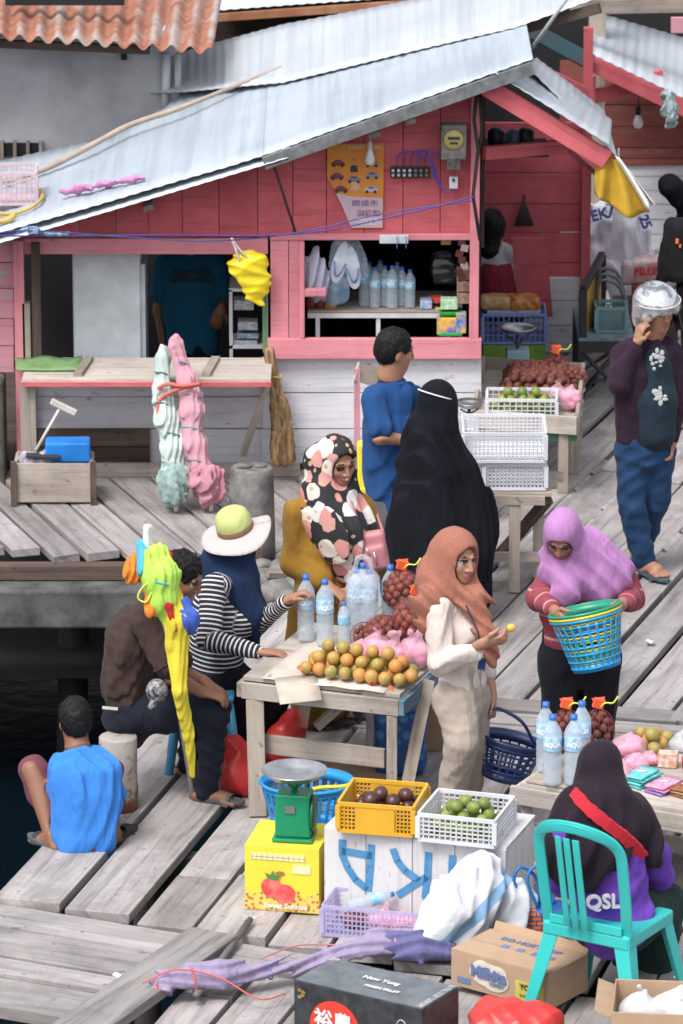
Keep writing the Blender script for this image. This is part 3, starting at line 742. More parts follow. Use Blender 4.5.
w = MB(); a, b_ = U(-10, 143, YH-.01), U(42, 156, YH-.01); w.box(((a.x+b_.x)/2, YH-.012, (a.z+b_.z)/2), (b_.x-a.x, .02, a.z-b_.z)); w.obj('vent_opening', M_black, gh)
# farther roof: rusty edge under a pale sheet
fh = thing('far_house', 'house behind with a rust edged pale roof at the top of the picture', 'house', (0, 34.6, 0))
w = MB(); a = [U(205, 11, 33.6), U(470, -8, 33.6)]; corr(w, a, [p+V((0, 3.0, .35)) for p in a], 80, 4, .005); w.obj('roof_sheet', M_zinc, fh)
w = MB(); w.beam(up(a[0], -.05), up(a[1], -.05), .06, .05); w.obj('roof_edge', plain('rust_edge', (.3, .12, .06), .9, (.4, .2, .12)), fh)
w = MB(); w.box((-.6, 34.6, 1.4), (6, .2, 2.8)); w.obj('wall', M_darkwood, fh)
def ties(root, c, r, mt, R=I3, n=1, name='tie'):
    w = MB(); w.tube([V(c)+R@V((math.cos(a)*r, math.sin(a)*r, .004*math.sin(3*a))) for a in [2*PI*i/18 for i in range(18)]], .0045, 5, closed=True); w.obj(name, mt, root)
# ================================================================ people
def skin_mat(name, c):
    if name in MC: return MC[name]
    m, nt, b = _new(name); co = coords(nt)
    L(nt, mix(nt, c, tuple(x*.8 for x in rgb(c)), noise(nt, co, 18, 4)), b.inputs['Base Color'])
    b.inputs['Roughness'].default_value = .55; b.inputs['Subsurface Weight'].default_value = .12; b.inputs['Subsurface Scale'].default_value = .01
    b.inputs['Subsurface Radius'].default_value = (1, .4, .25); bump(nt, b, noise(nt, co, 120, 3), .15, .002); MC[name] = m; return m
SK = skin_mat('tan_skin', (.38, .19, .12)); SKL = skin_mat('light_skin', (.43, .225, .15)); SKD = skin_mat('dark_skin', (.22, .10, .06))
M_eye = plain('eye_white', (.42, .39, .36), .4); M_iris = plain('eye_dark', (.02, .012, .01), .3); M_lip = plain('lip', (.36, .12, .10), .5); M_lipp = plain('lip_pink', (.5, .16, .15), .45)
M_brow = plain('brow_black', (.02, .015, .013), .9); M_teeth = plain('teeth', (.8, .78, .72), .3)
M_hair = plain('black_hair', (.006, .0055, .006), .6, (.011, .010, .011), ns=40, bmp=.8, bs=90, spec=.2)
def hframe(yaw, pitch=0, roll=0):
    "yaw 0 = facing the camera (-Y); positive turns the face to the picture's right; pitch > 0 looks down"
    f = V((math.sin(yaw)*math.cos(pitch), -math.cos(yaw)*math.cos(pitch), -math.sin(pitch)))
    r = V((-math.cos(yaw), -math.sin(yaw), 0)); u = r.cross(f)      # r = person's right hand side
    if roll: q = Matrix.Rotation(roll, 3, f); r = q@r; u = q@u
    return Matrix((r, f, u)).transposed()
def add_head(S, c, R, s=1.0, smile=False, female=False, eyes=True, closed=False):
    "material slots: 0 skin, 1 eye white, 2 dark, 3 lip, 4 teeth"
    P = lambda x, y, z: V(c)+R@V((x*s, y*s, z*s)); r, f, u = (R.col[i] for i in range(3))
    S.ell(P(0, -.012, .035), (.073*s, .092*s, .084*s), R, .02)
    S.ell(P(0, .030, -.030), (.056*s, .060*s, .078*s), R, .035)
    S.ell(P(0, .050, -.085), (.026*s, .026*s, .022*s), R, .03)
    for q in (-1, 1):
        S.ell(P(q*.036, .058, -.018), (.022*s, .020*s, .020*s), R, .02)
        S.ell(P(q*.076, -.012, -.005), (.009*s, .018*s, .031*s), R, .008)
        S.cone(P(q*.045, .074, .032), P(q*.014, .088, .033), .009*s, .008*s, .012)
    S.cone(P(0, .086, .022), P(0, .106, -.022), .008*s, .011*s, .010)
    for q in (-1, 1): S.ell(P(q*.013, .094, -.026), (.009*s, .010*s, .008*s), R, .006)
    for q in (-1, 1):
        if not closed: S.ell(P(q*.031, .098, .012), (.015*s, .012*s, .010*s), R, .010, sub=True)
        if eyes and not closed:
            S.ell(P(q*.031, .078, .011), (.0108*s, .0102*s, .0042*s), R, .001, m=1)
            S.ell(P(q*.030, .0865, .0105), (.0050*s, .0040*s, .0048*s), R, .001, m=2)
            S.cone(P(q*.045, .080, .018), P(q*.018, .088, .018), .0024*s, .0024*s, .002, m=2)
        else: S.cone(P(q*.043, .0805, .010), P(q*.020, .0885, .009), .0022*s, .0022*s, .002, m=2)
        S.chain([P(q*.050, .077, .034), P(q*.036, .088, .041), P(q*.016, .091, .036)], [.0016*s, .0024*s, .0022*s], .002, m=2)
    if smile:
        S.chain([P(-.027, .072, -.046), P(-.012, .086, -.054), P(.012, .086, -.054), P(.027, .072, -.046)], [.004*s, .008*s, .008*s, .004*s], .003, m=3)
        S.chain([P(-.018, .082, -.049), P(0, .092, -.053), P(.018, .082, -.049)], [.003*s, .0052*s, .003*s], .001, m=4)
    else:
        S.chain([P(-.023, .074, -.053), P(-.008, .088, -.051), P(.008, .088, -.051), P(.023, .074, -.053)], [.003*s, .0048*s, .0048*s, .003*s], .003, m=3)
        S.chain([P(-.015, .078, -.060), P(0, .087, -.061), P(.015, .078, -.060)], [.003*s, .0054*s, .003*s], .003, m=3)
    S.cone(P(0, -.02, -.05), P(0, -.03, -.13), .050*s, .052*s, .03)
def add_hand(S, w, d, n, s=1.0, curl=.5, side=1, spread=.12, thumb=.6, k=.006):
    "w wrist, d direction of the fingers, n palm normal (the palm looks along n), side +1/-1 = where the thumb sits"
    w, d, n = V(w), V(d).normalized(), V(n); n = (n-d*n.dot(d)).normalized(); t = d.cross(n)*side
    S.cone(w-d*.01, w+d*.035*s, .024*s, .030*s, .02, flat=n, f=.62); S.cone(w+d*.03*s, w+d*.085*s, .031*s, .033*s, .012, flat=n, f=.45)
    for i, (o, ln) in enumerate(((.027, .066), (.009, .075), (-.009, .070), (-.027, .054))):
        b = w+d*(.088-.004*abs(i-1))*s+t*o*s; dd = (d+t*spread*(o/.027)).normalized(); pts = [w+d*.05*s+t*o*.9*s, b]; a = 0; p = b
        for j, q in enumerate((.45, .32, .23)):
            a += curl*(.55, .75, .6)[j]; v = dd*math.cos(a)+n*math.sin(a); p = p+v*ln*q*s; pts.append(p)
        S.chain(pts, [.010*s, .0098*s, .0090*s, .0083*s, .0070*s], k)
    b = w+d*.022*s+t*.024*s; v1 = (d*.62+t*.75+n*.25*thumb).normalized(); v2 = (d*.9+t*.2+n*.5*thumb).normalized(); p1 = b+v1*.038*s
    S.chain([w+d*.01*s+t*.008*s, b, p1, p1+v2*.028*s, p1+v2*.03*s+(v2+n*thumb*.7).normalized()*.022*s], [.018*s, .0155*s, .0115*s, .0100*s, .0080*s], k)
def add_foot(S, ankle, toe, s=1.0, m=0):
    a, t = V(ankle), V(toe); d = (t-a); d.z = 0; d.normalize(); z = V((0, 0, 1)); gz = t.z
    h = V((a.x, a.y, gz+.032*s))-d*.035*s
    S.cone(a+z*.02, h, .036*s, .033*s, .03, m); S.cone(h, V((a.x, a.y, gz+.03*s))+d*.10*s, .033*s, .036*s, .03, m, flat=z, f=.8)
    S.cone(a, V((a.x, a.y, gz+.03*s))+d*.09*s, .034*s, .026*s, .03, m); x = d.cross(z)
    for i in range(5):
        o = (i-2)*.016*s; S.cone(V((a.x, a.y, gz+.02*s))+d*.10*s+x*o, V((a.x, a.y, gz+.014*s))+d*(.175-.006*abs(i-1))*s+x*o*1.05, .015*s, (.010, .009, .009, .009, .012)[i]*s, .008, m)
def sandal(root, ankle, toe, mat, strap=None, s=1.0, gz=0.0):
    a, t = V(ankle), V(toe); d = t-a; d.z = 0; d.normalize(); x = d.cross(V((0, 0, 1)))
    c = V((a.x, a.y, gz+.01))+d*.06*s; out = []
    for i in range(20):
        an = 2*PI*i/20; q = .045*(1+.14*math.cos(an)); out.append((math.cos(an)*.138*s, math.sin(an)*q*s))
    w = MB(); w.prism(out, .018, c+V((0, 0, .009)), d, x)
    st = [c+d*.045*s+x*(-.046*s), c+d*.05*s-x*.02*s+V((0, 0, .045*s)), c+d*.05*s+x*.02*s+V((0, 0, .047*s)), c+d*.045*s+x*.046*s]
    w.beam(st[0], st[1], .045, .006, m=1); w.beam(st[1], st[2], .05, .006, m=1); w.beam(st[2], st[3], .045, .006, m=1)
    return w.obj('sandal', [mat, strap or mat], root, bevel=.003)
def face_cut(S, c, R, s=1.0, w=.074, h=.096, dz=-.010, fwd=.13, dep=.108):
    S.ell(V(c)+R@V((0, fwd*s, dz*s)), (w*s, dep*s, h*s), R, .006, sub=True)
def hood(S, c, R, s=1.0, th=.014, under=True, k=.03, m=0):
    P = lambda x, y, z: V(c)+R@V((x*s, y*s, z*s))
    S.ell(P(0, -.012, .036), ((.073+th)*s, (.094+th)*s, (.086+th)*s), R, k, m)
    S.ell(P(0, .012, -.035), ((.064+th)*s, (.066+th)*s, (.085+th)*s), R, k, m)
    if under: S.ell(P(0, .008, -.105), ((.060+th)*s, (.070+th)*s, .05*s), R, k, m)
BODY = [None]
def body_obj(S, root, sk=None, lip=None, h=.0048):
    return sdf_obj(S, 'body', [sk or SK, M_eye, M_iris, lip or M_lip, M_teeth], root, h)
def hair(root, c, R, s=1.0, th=.014, low=-.02, fringe=.055, seed=1, amp=.005, mat=None):
    S = SDF(); P = lambda x, y, z: V(c)+R@V((x*s, y*s, z*s))
    S.ell(P(0, -.016, .042), ((.075+th)*s, (.090+th)*s, (.084+th)*s), R, .02)
    S.ell(P(0, -.045, -.005), ((.068+th*.6)*s, (.062+th*.6)*s, (.075)*s), R, .03)
    S.ell(P(0, .135, -.045), (.085*s, .12*s, .115*s), R, .012, sub=True)
    for q in (-1, 1): S.ell(P(q*.085, .005, -.02), (.03*s, .030*s, .045*s), R, .01, sub=True)
    return sdf_obj(S, 'hair', mat or M_hair, root, .005, wrinkle(amp, 95, seed), .01)
def limb(S, a, j, b, r0, r1, r2, k=.02, m=0, u0=0):
    S.cone(a, j, r0, r1, k, m); S.cone(j, b, r1, r2, k, m)
def person(label, px, py, group=None, Y=None):
    p = G(px, py); p.z = 0
    if Y: p = V((U(px, py, Y).x, Y, 0))
    r = thing('person', label, 'person', p, group); return r
def JY(Y0): return lambda x, y, dy=0.: U(x, y, Y0+dy)
M_print = None
def floral():
    m, nt, b = _new('floral_print'); co = coords(nt)
    def vor(scale, rnd=1.0):
        v = nt.nodes.new('ShaderNodeTexVoronoi'); v.inputs['Scale'].default_value = scale; w = noise(nt, co, 16, 3); 
        mx = mix(nt, (0, 0, 0), (1, 1, 1), .5); va = nt.nodes.new('ShaderNodeVectorMath'); va.operation = 'ADD'
        sc_ = nt.nodes.new('ShaderNodeVectorMath'); sc_.operation = 'SCALE'; sc_.inputs['Scale'].default_value = .025
        n2 = nt.nodes.new('ShaderNodeTexNoise'); n2.inputs['Scale'].default_value = 22; L(nt, co, n2.inputs[0]); L(nt, n2.outputs['Color'], sc_.inputs[0])
        L(nt, co, va.inputs[0]); L(nt, sc_.outputs[0], va.inputs[1]); L(nt, va.outputs[0], v.inputs['Vector']); return v
    v = vor(11); sp = nt.nodes.new('ShaderNodeSeparateColor'); L(nt, v.outputs['Color'], sp.inputs[0])
    pc = ramp(nt, sp.outputs[0], [(0, (.58, .26, .24)), (.30, (.66, .58, .52)), (.52, (.56, .28, .26)), (.66, (.62, .60, .58)), (.86, (.015, .015, .02))], 'CONSTANT')
    inn = ramp(nt, v.outputs['Distance'], [(.54, 1.), (.58, 0.)]); base = mix(nt, (.014, .014, .018), pc, inn)
    v2 = vor(27); sp2 = nt.nodes.new('ShaderNodeSeparateColor'); L(nt, v2.outputs['Color'], sp2.inputs[0])
    d2 = mth(nt, 'MULTIPLY', ramp(nt, v2.outputs['Distance'], [(.3, 1.), (.36, 0.)]), ramp(nt, sp2.outputs[1], [(.68, 0.), (.7, 1.)]))
    base = mix(nt, base, (.45, .33, .16), d2)
    L(nt, base, b.inputs['Base Color']); b.inputs['Roughness'].default_value = .8; bump(nt, b, noise(nt, co, 22, 3), .3, .006); return m
C_brown = cloth('brown_cotton', (.058, .036, .032)); C_black = cloth('black_cloth', (.005, .006, .011), sheen=0); C_navyj = cloth('navy_jeans', (.011, .014, .026), ns=5)
C_hijnavy = cloth('navy_hijab', (.012, .03, .085)); C_stripe = stripes('striped_knit', (.018, .018, .026), (.62, .61, .63), 42, .5)
C_must = cloth('mustard_cloth', (.30, .16, .025)); C_polo = cloth('blue_polo', (.015, .070, .22), (.012, .052, .17)); C_olive = cloth('grey_trousers', (.13, .13, .125))
C_terra = cloth('terracotta_hijab', (.36, .15, .105), (.30, .12, .085)); C_cream = cloth('cream_top', (.66, .57, .53), (.58, .50, .46)); C_khaki = cloth('khaki_trousers', (.42, .35, .30), (.36, .30, .26))
C_purple = cloth('lilac_hijab', (.45, .22, .46), (.38, .18, .40)); C_maroon = stripes('maroon_striped', (.26, .045, .07), (.50, .28, .25), 9, .93); C_pantsb = cloth('black_trousers', (.007, .007, .013))
C_plum = cloth('plum_jacket', (.028, .012, .026)); C_tee = cloth('teal_black_tee', (.014, .03, .045)); C_jean = cloth('blue_jeans', (.010, .036, .095), (.018, .055, .13), ns=9)
C_boyblue = cloth('bright_blue_shirt', (.045, .22, .66), (.04, .19, .58)); C_short = cloth('maroon_shorts', (.17, .05, .08)); C_aub = cloth('aubergine_hijab', (.020, .012, .021)); C_vio = cloth('violet_shirt', (.15, .055, .42), (.12, .045, .34))
C_green = cloth('dark_green_trousers', (.012, .035, .030)); C_teal = cloth('teal_tee', (.01, .10, .19)); C_floral = floral()
M_sand = plain('grey_rubber', (.09, .10, .12), .7); M_sandd = plain('dark_rubber', (.03, .03, .035), .7)

# ---------------- 1. man in the brown T-shirt, sitting on a rusty post, facing right
r = person('young man in a brown T-shirt sitting hunched on the rusty post', 150, 800, Y=22.75); J = JY(22.75)
F = V((1, -.15, 0)).normalized(); hc = J(181, 578, .02); HR = hframe(math.radians(72), math.radians(22))
S = SDF(); add_head(S, hc, HR)
S.cone(J(160, 605), hc+V((-.02, 0, -.05)), .06, .055, .04); S.chain([J(133, 705), J(130, 660), J(150, 620)], [.11, .11, .12], .05, flat=F, f=.7)
S.cone(J(148, 622, -.16), J(150, 618, .16), .05, .05)
S.chain([J(148, 625, -.18), J(172, 676, -.24), J(202, 692, -.18)], [.047, .042, .028]); add_hand(S, J(203, 692, -.18), (.9, 0, -.25), (0, .2, -1), .95, .7, 1)
S.chain([J(155, 622, .17), J(182, 672, .20), J(205, 682, .02)], [.045, .04, .028]); add_hand(S, J(206, 683, 0), (.85, -.45, -.45), (-.2, .2, -1), .95, .5, -1)
S.chain([J(128, 712, -.08), J(212, 712, -.10), J(207, 792, -.08)], [.08, .055, .036]); S.chain([J(128, 712, .1), J(200, 705, .16), J(188, 768, .35)], [.08, .055, .036])
add_foot(S, J(205, 792, -.08), J(238, 806, -.14)); add_foot(S, J(188, 768, .35), J(212, 780, .32)); body_obj(S, r, skin_mat('brown_skin', (.26, .12, .07)))
hair(r, hc, HR, th=.016, amp=.008)
S = SDF(); S.chain([J(131, 716), J(126, 680), J(132, 640), J(152, 612)], [.155, .155, .165, .10], .05, flat=F, f=.72)
S.cone(J(146, 620, -.17), J(150, 616, .17), .068, .068, .05); S.cone(J(146, 622, -.17), J(170, 666, -.24), .074, .075, .015); S.cone(J(152, 618, .17), J(178, 660, .2), .074, .07, .04)
sh = sdf_obj(S, 'shirt', C_brown, r, .009, dsum(folds(.006, 62, (.35, 0, 1), 2), wrinkle(.007, 34, 3)), .015)
for p_, q_, r_ in ((J(163, 604, 0), V((.5, 0, .8)), .068), (J(169, 664, -.235), J(172, 676, -.24)-J(148, 625, -.18), .079)): ties(sh, p_, r_, C_brown, frame(q_)@rotm(PI/2, 0, 0), name='hem')
lab = MB(); lab.box(J(110, 708, -.175)+V((0, -.003, 0)), (.075, .004, .014), rotm(0, .1, 0)); lab.obj('hem_label', plain('label_white', (.6, .6, .58), .6), sh)
S = SDF(); S.chain([J(128, 716, -.08), J(170, 712, -.09), J(212, 712, -.10)], [.108, .098, .082], .04); S.chain([J(212, 712, -.10), J(211, 750, -.09), J(206, 788, -.08)], [.080, .066, .062], .04)
S.chain([J(128, 716, .1), J(198, 705, .16), J(188, 766, .35)], [.105, .08, .058], .04); S.ell(J(128, 718), (.13, .17, .10), k=.05)
sdf_obj(S, 'trousers', C_navyj, r, .009, dsum(folds(.007, 40, (.8, 0, -.5), 5), wrinkle(.006, 22, 6)), .012)
sandal(r, J(205, 800, -.08), J(240, 806, -.14), M_sand, s=1.05); sandal(r, J(188, 776, .35), J(212, 782, .32), M_sandd)

# ---------------- 2. squatting boy, back to the camera
r = person('boy in a bright blue shirt squatting at the edge of the boardwalk', 78, 848); J = JY(r.location.y)
hc = J(75, 722, .10); HR = hframe(math.radians(195), math.radians(8)); F = V((.05, 1, 0))
S = SDF(); add_head(S, hc, HR, .92); S.cone(J(80, 762, .03), hc+V((0, 0, -.05)), .05, .045, .04)
S.chain([J(84, 830, -.02), J(84, 790, .0), J(82, 765, .03)], [.10, .10, .08], .05, flat=F, f=.7)
S.cone(J(58, 768, .03), J(110, 768, .03), .04, .04, .03)
S.chain([J(73, 838, .04), J(32, 770, .18), J(52, 838, .0)], [.07, .05, .034]); S.chain([J(95, 838, .04), J(112, 770, .28), J(112, 836, .08)], [.07, .05, .034])
add_foot(S, J(54, 838, -.03), J(52, 850, -.03)+V((-.12, .15, 0)), .9); add_foot(S, J(112, 836, .08), J(112, 850, .05)+V((.12, .2, 0)), .9)
S.chain([J(57, 770, .05), J(52, 800, .2), J(70, 790, .32)], [.038, .034, .025]); add_hand(S, J(70, 790, .32), (.9, .2, -.1), (0, 0, -1), .8, .6, 1)
S.chain([J(111, 770, .05), J(116, 800, .2), J(95, 790, .32)], [.038, .034, .025]); add_hand(S, J(95, 790, .32), (-.9, .2, -.1), (0, 0, -1), .8, .6, -1)
body_obj(S, r, skin_mat('brown_skin', (.26, .12, .07)))
hair(r, hc, HR, .92, th=.014)
S = SDF(); S.chain([J(84, 836, -.03), J(86, 805, -.01), J(84, 778, .0), J(82, 762, .04)], [.165, .155, .145, .07], .05, flat=F, f=.68)
S.cone(J(60, 766, .03), J(108, 766, .03), .052, .052, .05); S.cone(J(59, 770, .03), J(56, 795, .12), .056, .055, .04); S.cone(J(109, 770, .03), J(114, 795, .14), .056, .055, .04)
sdf_obj(S, 'shirt', C_boyblue, r, .008, dsum(folds(.010, 40, (.2, 0, 1), 4), wrinkle(.008, 24, 8)), .015)
S = SDF(); S.chain([J(73, 838, .04), J(34, 770, .21)], [.085, .068]); S.chain([J(95, 838, .04), J(111, 771, .26)], [.085, .066]); S.ell(J(85, 838, .0), (.14, .13, .09), k=.04)
S.cone(J(34, 770, .21), J(38, 795, .16), .066, .06, .03)
sdf_obj(S, 'shorts', C_short, r, .009, wrinkle(.007, 30, 2), .01)
sandal(r, J(54, 846, -.03), J(52, 852, -.03)+V((-.12, .15, 0)), M_sand, M_sandd, .98); sandal(r, J(112, 842, .08), J(112, 850, .05)+V((.12, .2, 0)), M_sandd, s=.95)

# ---------------- 3. woman with the sun hat and striped top
r = person('woman in a sun hat, navy headscarf and striped top at the fruit table', 222, 745, Y=23.35); J = JY(23.35)
F = V((.97, .2, 0)).normalized(); hc = J(240, 548, .02); HR = hframe(math.radians(100), math.radians(14), math.radians(0))
S = SDF(); add_head(S, hc, HR); S.cone(J(230, 580), hc+V((-.01, 0, -.05)), .055, .05, .04); S.chain([J(222, 690), J(222, 640), J(226, 590)], [.12, .11, .10], .05, flat=F, f=.75)
S.cone(J(222, 585, -.15), J(226, 585, .15), .045, .045)
S.chain([J(214, 588, -.16), J(211, 640, -.30), J(260, 652, -.40)], [.045, .04, .026]); add_hand(S, J(260, 652, -.40), (1, .05, -.05), (0, 0, -1), .92, .35, 1, .3)
S.chain([J(232, 588, .15), J(250, 632, .05), J(288, 600, -.22)], [.045, .038, .026]); add_hand(S, J(288, 600, -.22), (.75, -.1, .45), (.3, -.1, -1), .92, .9, -1)
S.chain([J(222, 692, -.1), J(266, 694, -.05), J(258, 752, .0)], [.08, .055, .036]); S.chain([J(224, 692, .1), J(272, 692, .15), J(268, 748, .15)], [.08, .055, .036])
add_foot(S, J(258, 752, 0), J(280, 765, 0)); add_foot(S, J(268, 748, .15), J(290, 760, .15)); body_obj(S, r)
S = SDF(); S.chain([J(216, 668), J(217, 640), J(219, 610), J(226, 584)], [.165, .155, .15, .085], .05, flat=F, f=.82)
S.cone(J(219, 586, -.15), J(226, 584, .15), .062, .062, .05); S.chain([J(214, 586, -.16), J(208, 640, -.28), J(258, 652, -.39)], [.068, .060, .038], .014); S.chain([J(230, 586, .15), J(250, 632, .05), J(286, 602, -.2)], [.066, .055, .038], .014)
S.ell(J(243, 618, -.02), (.085, .13, .10), k=.05)
sdf_obj(S, 'striped_top', C_stripe, r, .008, wrinkle(.006, 26, 4), .01)
S = SDF(); hood(S, hc, HR, th=.016); S.chain([hc+V((-.01, 0, -.06)), J(232, 575), J(228, 590)], [.095, .115, .13], .05, flat=F, f=.9)
S.chain([J(238, 580, -.02), J(250, 610, -.03), J(256, 642, -.03)], [.10, .075, .03], .05, flat=(.3, -1, 0), f=1.2); S.cone(J(212, 560, .02), J(204, 590, .04), .07, .055, .06)
face_cut(S, hc, HR); sdf_obj(S, 'headscarf', C_hijnavy, r, .008, dsum(folds(.012, 38, (.5, 0, -1), 3), wrinkle(.005, 22, 2)), .016)
S = SDF(); S.chain([J(218, 686), J(220, 715), J(222, 740)], [.19, .20, .19], .06, flat=F, f=.9); S.chain([J(222, 690, -.1), J(264, 694, -.05), J(254, 750, .0)], [.11, .10, .09], .05); S.chain([J(224, 692, .1), J(272, 692, .15), J(264, 748, .15)], [.11, .09, .09], .05)
sdf_obj(S, 'skirt', C_black, r, .011, folds(.012, 30, (.1, 0, 1), 1), .015)
# hat (worn: clothing)
HT = hframe(math.radians(100), math.radians(4), math.radians(0)); tilt = Matrix.Rotation(math.radians(-15), 3, 'Y') @ Matrix.Rotation(math.radians(10), 3, 'X')
hcen = J(235, 528, 0)
w = MB(); w.lathe([(.087, -.012), (.091, .02), (.089, .05), (.080, .078), (.060, .096), (.03, .105), (0, .106)], hcen, tilt, 28, sq=1.12, m=0); w.lathe([(.0885, -.016), (.0925, -.004), (.0925, .016), (.090, .024)], hcen, tilt, 28, sq=1.12, m=1)
P = []
for i in range(7):
    rr = .085+.095*i/6; row = []
    for k in range(41):
        a = 2*PI*k/40; row.append(hcen+tilt@V((rr*math.cos(a), rr*1.1*math.sin(a), -.012-.030*(i/6)**1.3+.012*(i/6)*math.sin(3*a+1)+.02*(i/6)*math.cos(2*a))))
    P.append(row)
w.grid(P, m=2, thick=.004)
hat = w.obj('sun_hat', [cloth('lime_cloth', (.52, .56, .24), (.36, .42, .14), ns=16), cloth('tan_band', (.28, .18, .11)), cloth('white_brim', (.58, .50, .49), (.50, .43, .42), ns=9)], r)

# ---------------- 4. woman with floral headscarf
r = person('laughing woman in a flower printed headscarf and mustard tunic behind the fruit table', 322, 728); J = JY(r.location.y)
F = V((.55, -.83, 0)).normalized(); hc = J(338, 462, -.02); HR = hframe(math.radians(30), math.radians(14), math.radians(6))
S = SDF(); add_head(S, hc, HR, smile=True, closed=True); S.cone(J(330, 500), hc+V((0, 0, -.05)), .055, .05, .04)
S.chain([J(330, 600), J(328, 550), J(328, 510)], [.12, .11, .10], .05, flat=F, f=.7)
S.chain([J(300, 512, -.05), J(300, 562, -.02), J(330, 588, -.22)], [.045, .04, .027]); add_hand(S, J(330, 588, -.22), (.7, -.5, -.3), (0, 0, -1), .92, .7, 1)
S.chain([J(358, 510, .05), J(372, 560, .02), J(352, 588, -.2)], [.045, .04, .027]); add_hand(S, J(352, 588, -.2), (-.3, -.6, -.5), (0, 0, -1), .92, .7, -1)
S.chain([J(320, 610), J(318, 660), J(316, 716)], [.075, .055, .036]); S.chain([J(340, 610), J(338, 660), J(336, 712, .1)], [.075, .055, .036])
add_foot(S, J(316, 718), J(322, 732)); add_foot(S, J(336, 712, .1), J(345, 724, .1)); body_obj(S, r)
S = SDF(); S.chain([J(322, 690), J(324, 640), J(326, 590), J(326, 545), J(328, 512)], [.175, .18, .165, .155, .09], .06, flat=F, f=.75)
S.cone(J(303, 510, -.04), J(354, 508, .05), .062, .062, .05); S.chain([J(300, 512, -.05), J(297, 560, -.02), J(318, 580, -.15)], [.075, .075, .06], .04); S.chain([J(358, 510, .05), J(374, 560, .02), J(362, 578, -.12)], [.075, .07, .055], .04)
sdf_obj(S, 'tunic', C_must, r, .009, dsum(folds(.012, 26, (0, 0, 1), 2), wrinkle(.007, 20, 5)), .016)
S = SDF(); S.chain([J(319, 680), J(317, 722)], [.085, .06]); S.chain([J(338, 680, .06), J(336, 716, .1)], [.085, .06]); sdf_obj(S, 'trousers', cloth('brown_trousers', (.10, .055, .035)), r, .01, folds(.006, 30), .01)
S = SDF(); hood(S, hc, HR, th=.022); S.ell(J(320, 462, .05), (.085, .08, .10), k=.05); S.chain([hc+V((-.02, .02, -.06)), J(324, 498), J(328, 518)], [.10, .12, .125], .05, flat=F, f=.85)
S.chain([J(328, 505, -.05), J(345, 535, -.12), J(356, 574, -.12)], [.11, .11, .06], .06, flat=F, f=.7); S.chain([J(345, 505, -.02), J(366, 535, -.02)], [.085, .06], .06, flat=F, f=.7)
S.chain([J(332, 520, -.1), J(340, 560, -.12)], [.09, .05], .06, flat=F, f=.7)
face_cut(S, hc, HR, w=.085, h=.105, dz=-.006); sdf_obj(S, 'headscarf', C_floral, r, .008, dsum(folds(.014, 30, (.4, 0, -1), 1), wrinkle(.006, 20, 7)), .018)
sandal(r, J(316, 722), J(322, 732), M_sandd); sandal(r, J(336, 718, .1), J(345, 726, .1), M_sandd)
# pink shoulder bag
bg_ = thing('shoulder_bag', 'small dusty pink bag hanging at the hip of the woman in the flower printed scarf', 'bag', J(373, 568, -.12))
S = SDF(); S.box(J(373, 551, -.13), (.075, .035, .105), rotm(0, -.2, 0), .03); S.box(J(375, 558, -.16), (.055, .015, .06), rotm(0, -.2, 0), .015)
sdf_obj(S, 'pouch', plain('pink_leather', (.52, .20, .22), .5, (.42, .16, .18)), bg_, .006, wrinkle(.004, 30, 2), .008)
w = MB(); w.tube(catmull([J(362, 532, -.12), J(352, 505, -.10), J(350, 490, 0), J(370, 500, .12), J(384, 535, -.05)], 5), .008, 6); w.obj('strap', plain('pink_leather', (.52, .2, .22)), bg_)
w = MB(); w.tube([J(366, 548, -.175), J(370, 556, -.18)], .004, 5); w.tube([J(374, 552, -.185), J(377, 566, -.19)], .004, 5); w.obj('zip_pull', plain('silver', (.7, .7, .7), .3, metal=1), bg_)

# ---------------- 5. man in the blue polo shirt
r = person('man in a blue polo shirt standing with his back turned by the pink shop window', 388, 590, Y=26.3); J = JY(26.3)
F = V((.75, .66, 0)).normalized(); hc = J(395, 352, .0); HR = hframe(math.radians(112), math.radians(8))
S = SDF(); add_head(S, hc, HR, 1.02); S.cone(J(391, 388), hc+V((-.01, 0, -.05)), .062, .056, .04); S.chain([J(392, 500), J(390, 440), J(391, 402)], [.12, .12, .09], .05, flat=F, f=.7)
S.chain([J(373, 402, -.12), J(380, 437, -.22), J(403, 440, -.16)], [.048, .042, .030]); add_hand(S, J(403, 440, -.16), (.8, .3, .1), (0, 0, -1), .95, .7, 1)
S.chain([J(412, 398, .12), J(418, 440, .2), J(428, 450, .35)], [.048, .042, .028]); add_hand(S, J(428, 450, .35), (.8, .5, 0), (0, 0, -1), .95, .7, -1)
S.chain([J(384, 500), J(382, 540), J(380, 585)], [.08, .055, .036]); S.chain([J(400, 500), J(398, 540), J(396, 580, .1)], [.08, .055, .036])
add_foot(S, J(380, 588), J(392, 590, .12)); add_foot(S, J(396, 582, .1), J(410, 585, .25)); body_obj(S, r, SKL if False else SK)
hair(r, hc, HR, 1.02, th=.014, amp=.004)
S = SDF(); S.chain([J(390, 493), J(388, 460), J(389, 425), J(391, 396)], [.155, .150, .155, .085], .05, flat=F, f=.75); S.cone(J(374, 399, -.08), J(410, 394, .12), .065, .065, .05)
S.cone(J(373, 402, -.12), J(379, 428, -.20), .070, .074, .012); S.cone(J(410, 398, .12), J(415, 426, .18), .062, .06, .03); S.cone(J(391, 402), J(392, 388), .10, .074, .03); S.cone(J(392, 404), J(402, 392, .05), .105, .07, .03); S.cone(J(399, 405, -.03), J(403, 395, -.03), .085, .07, .02); S.cone(J(372, 396, -.08), J(391, 392), .06, .075, .04)
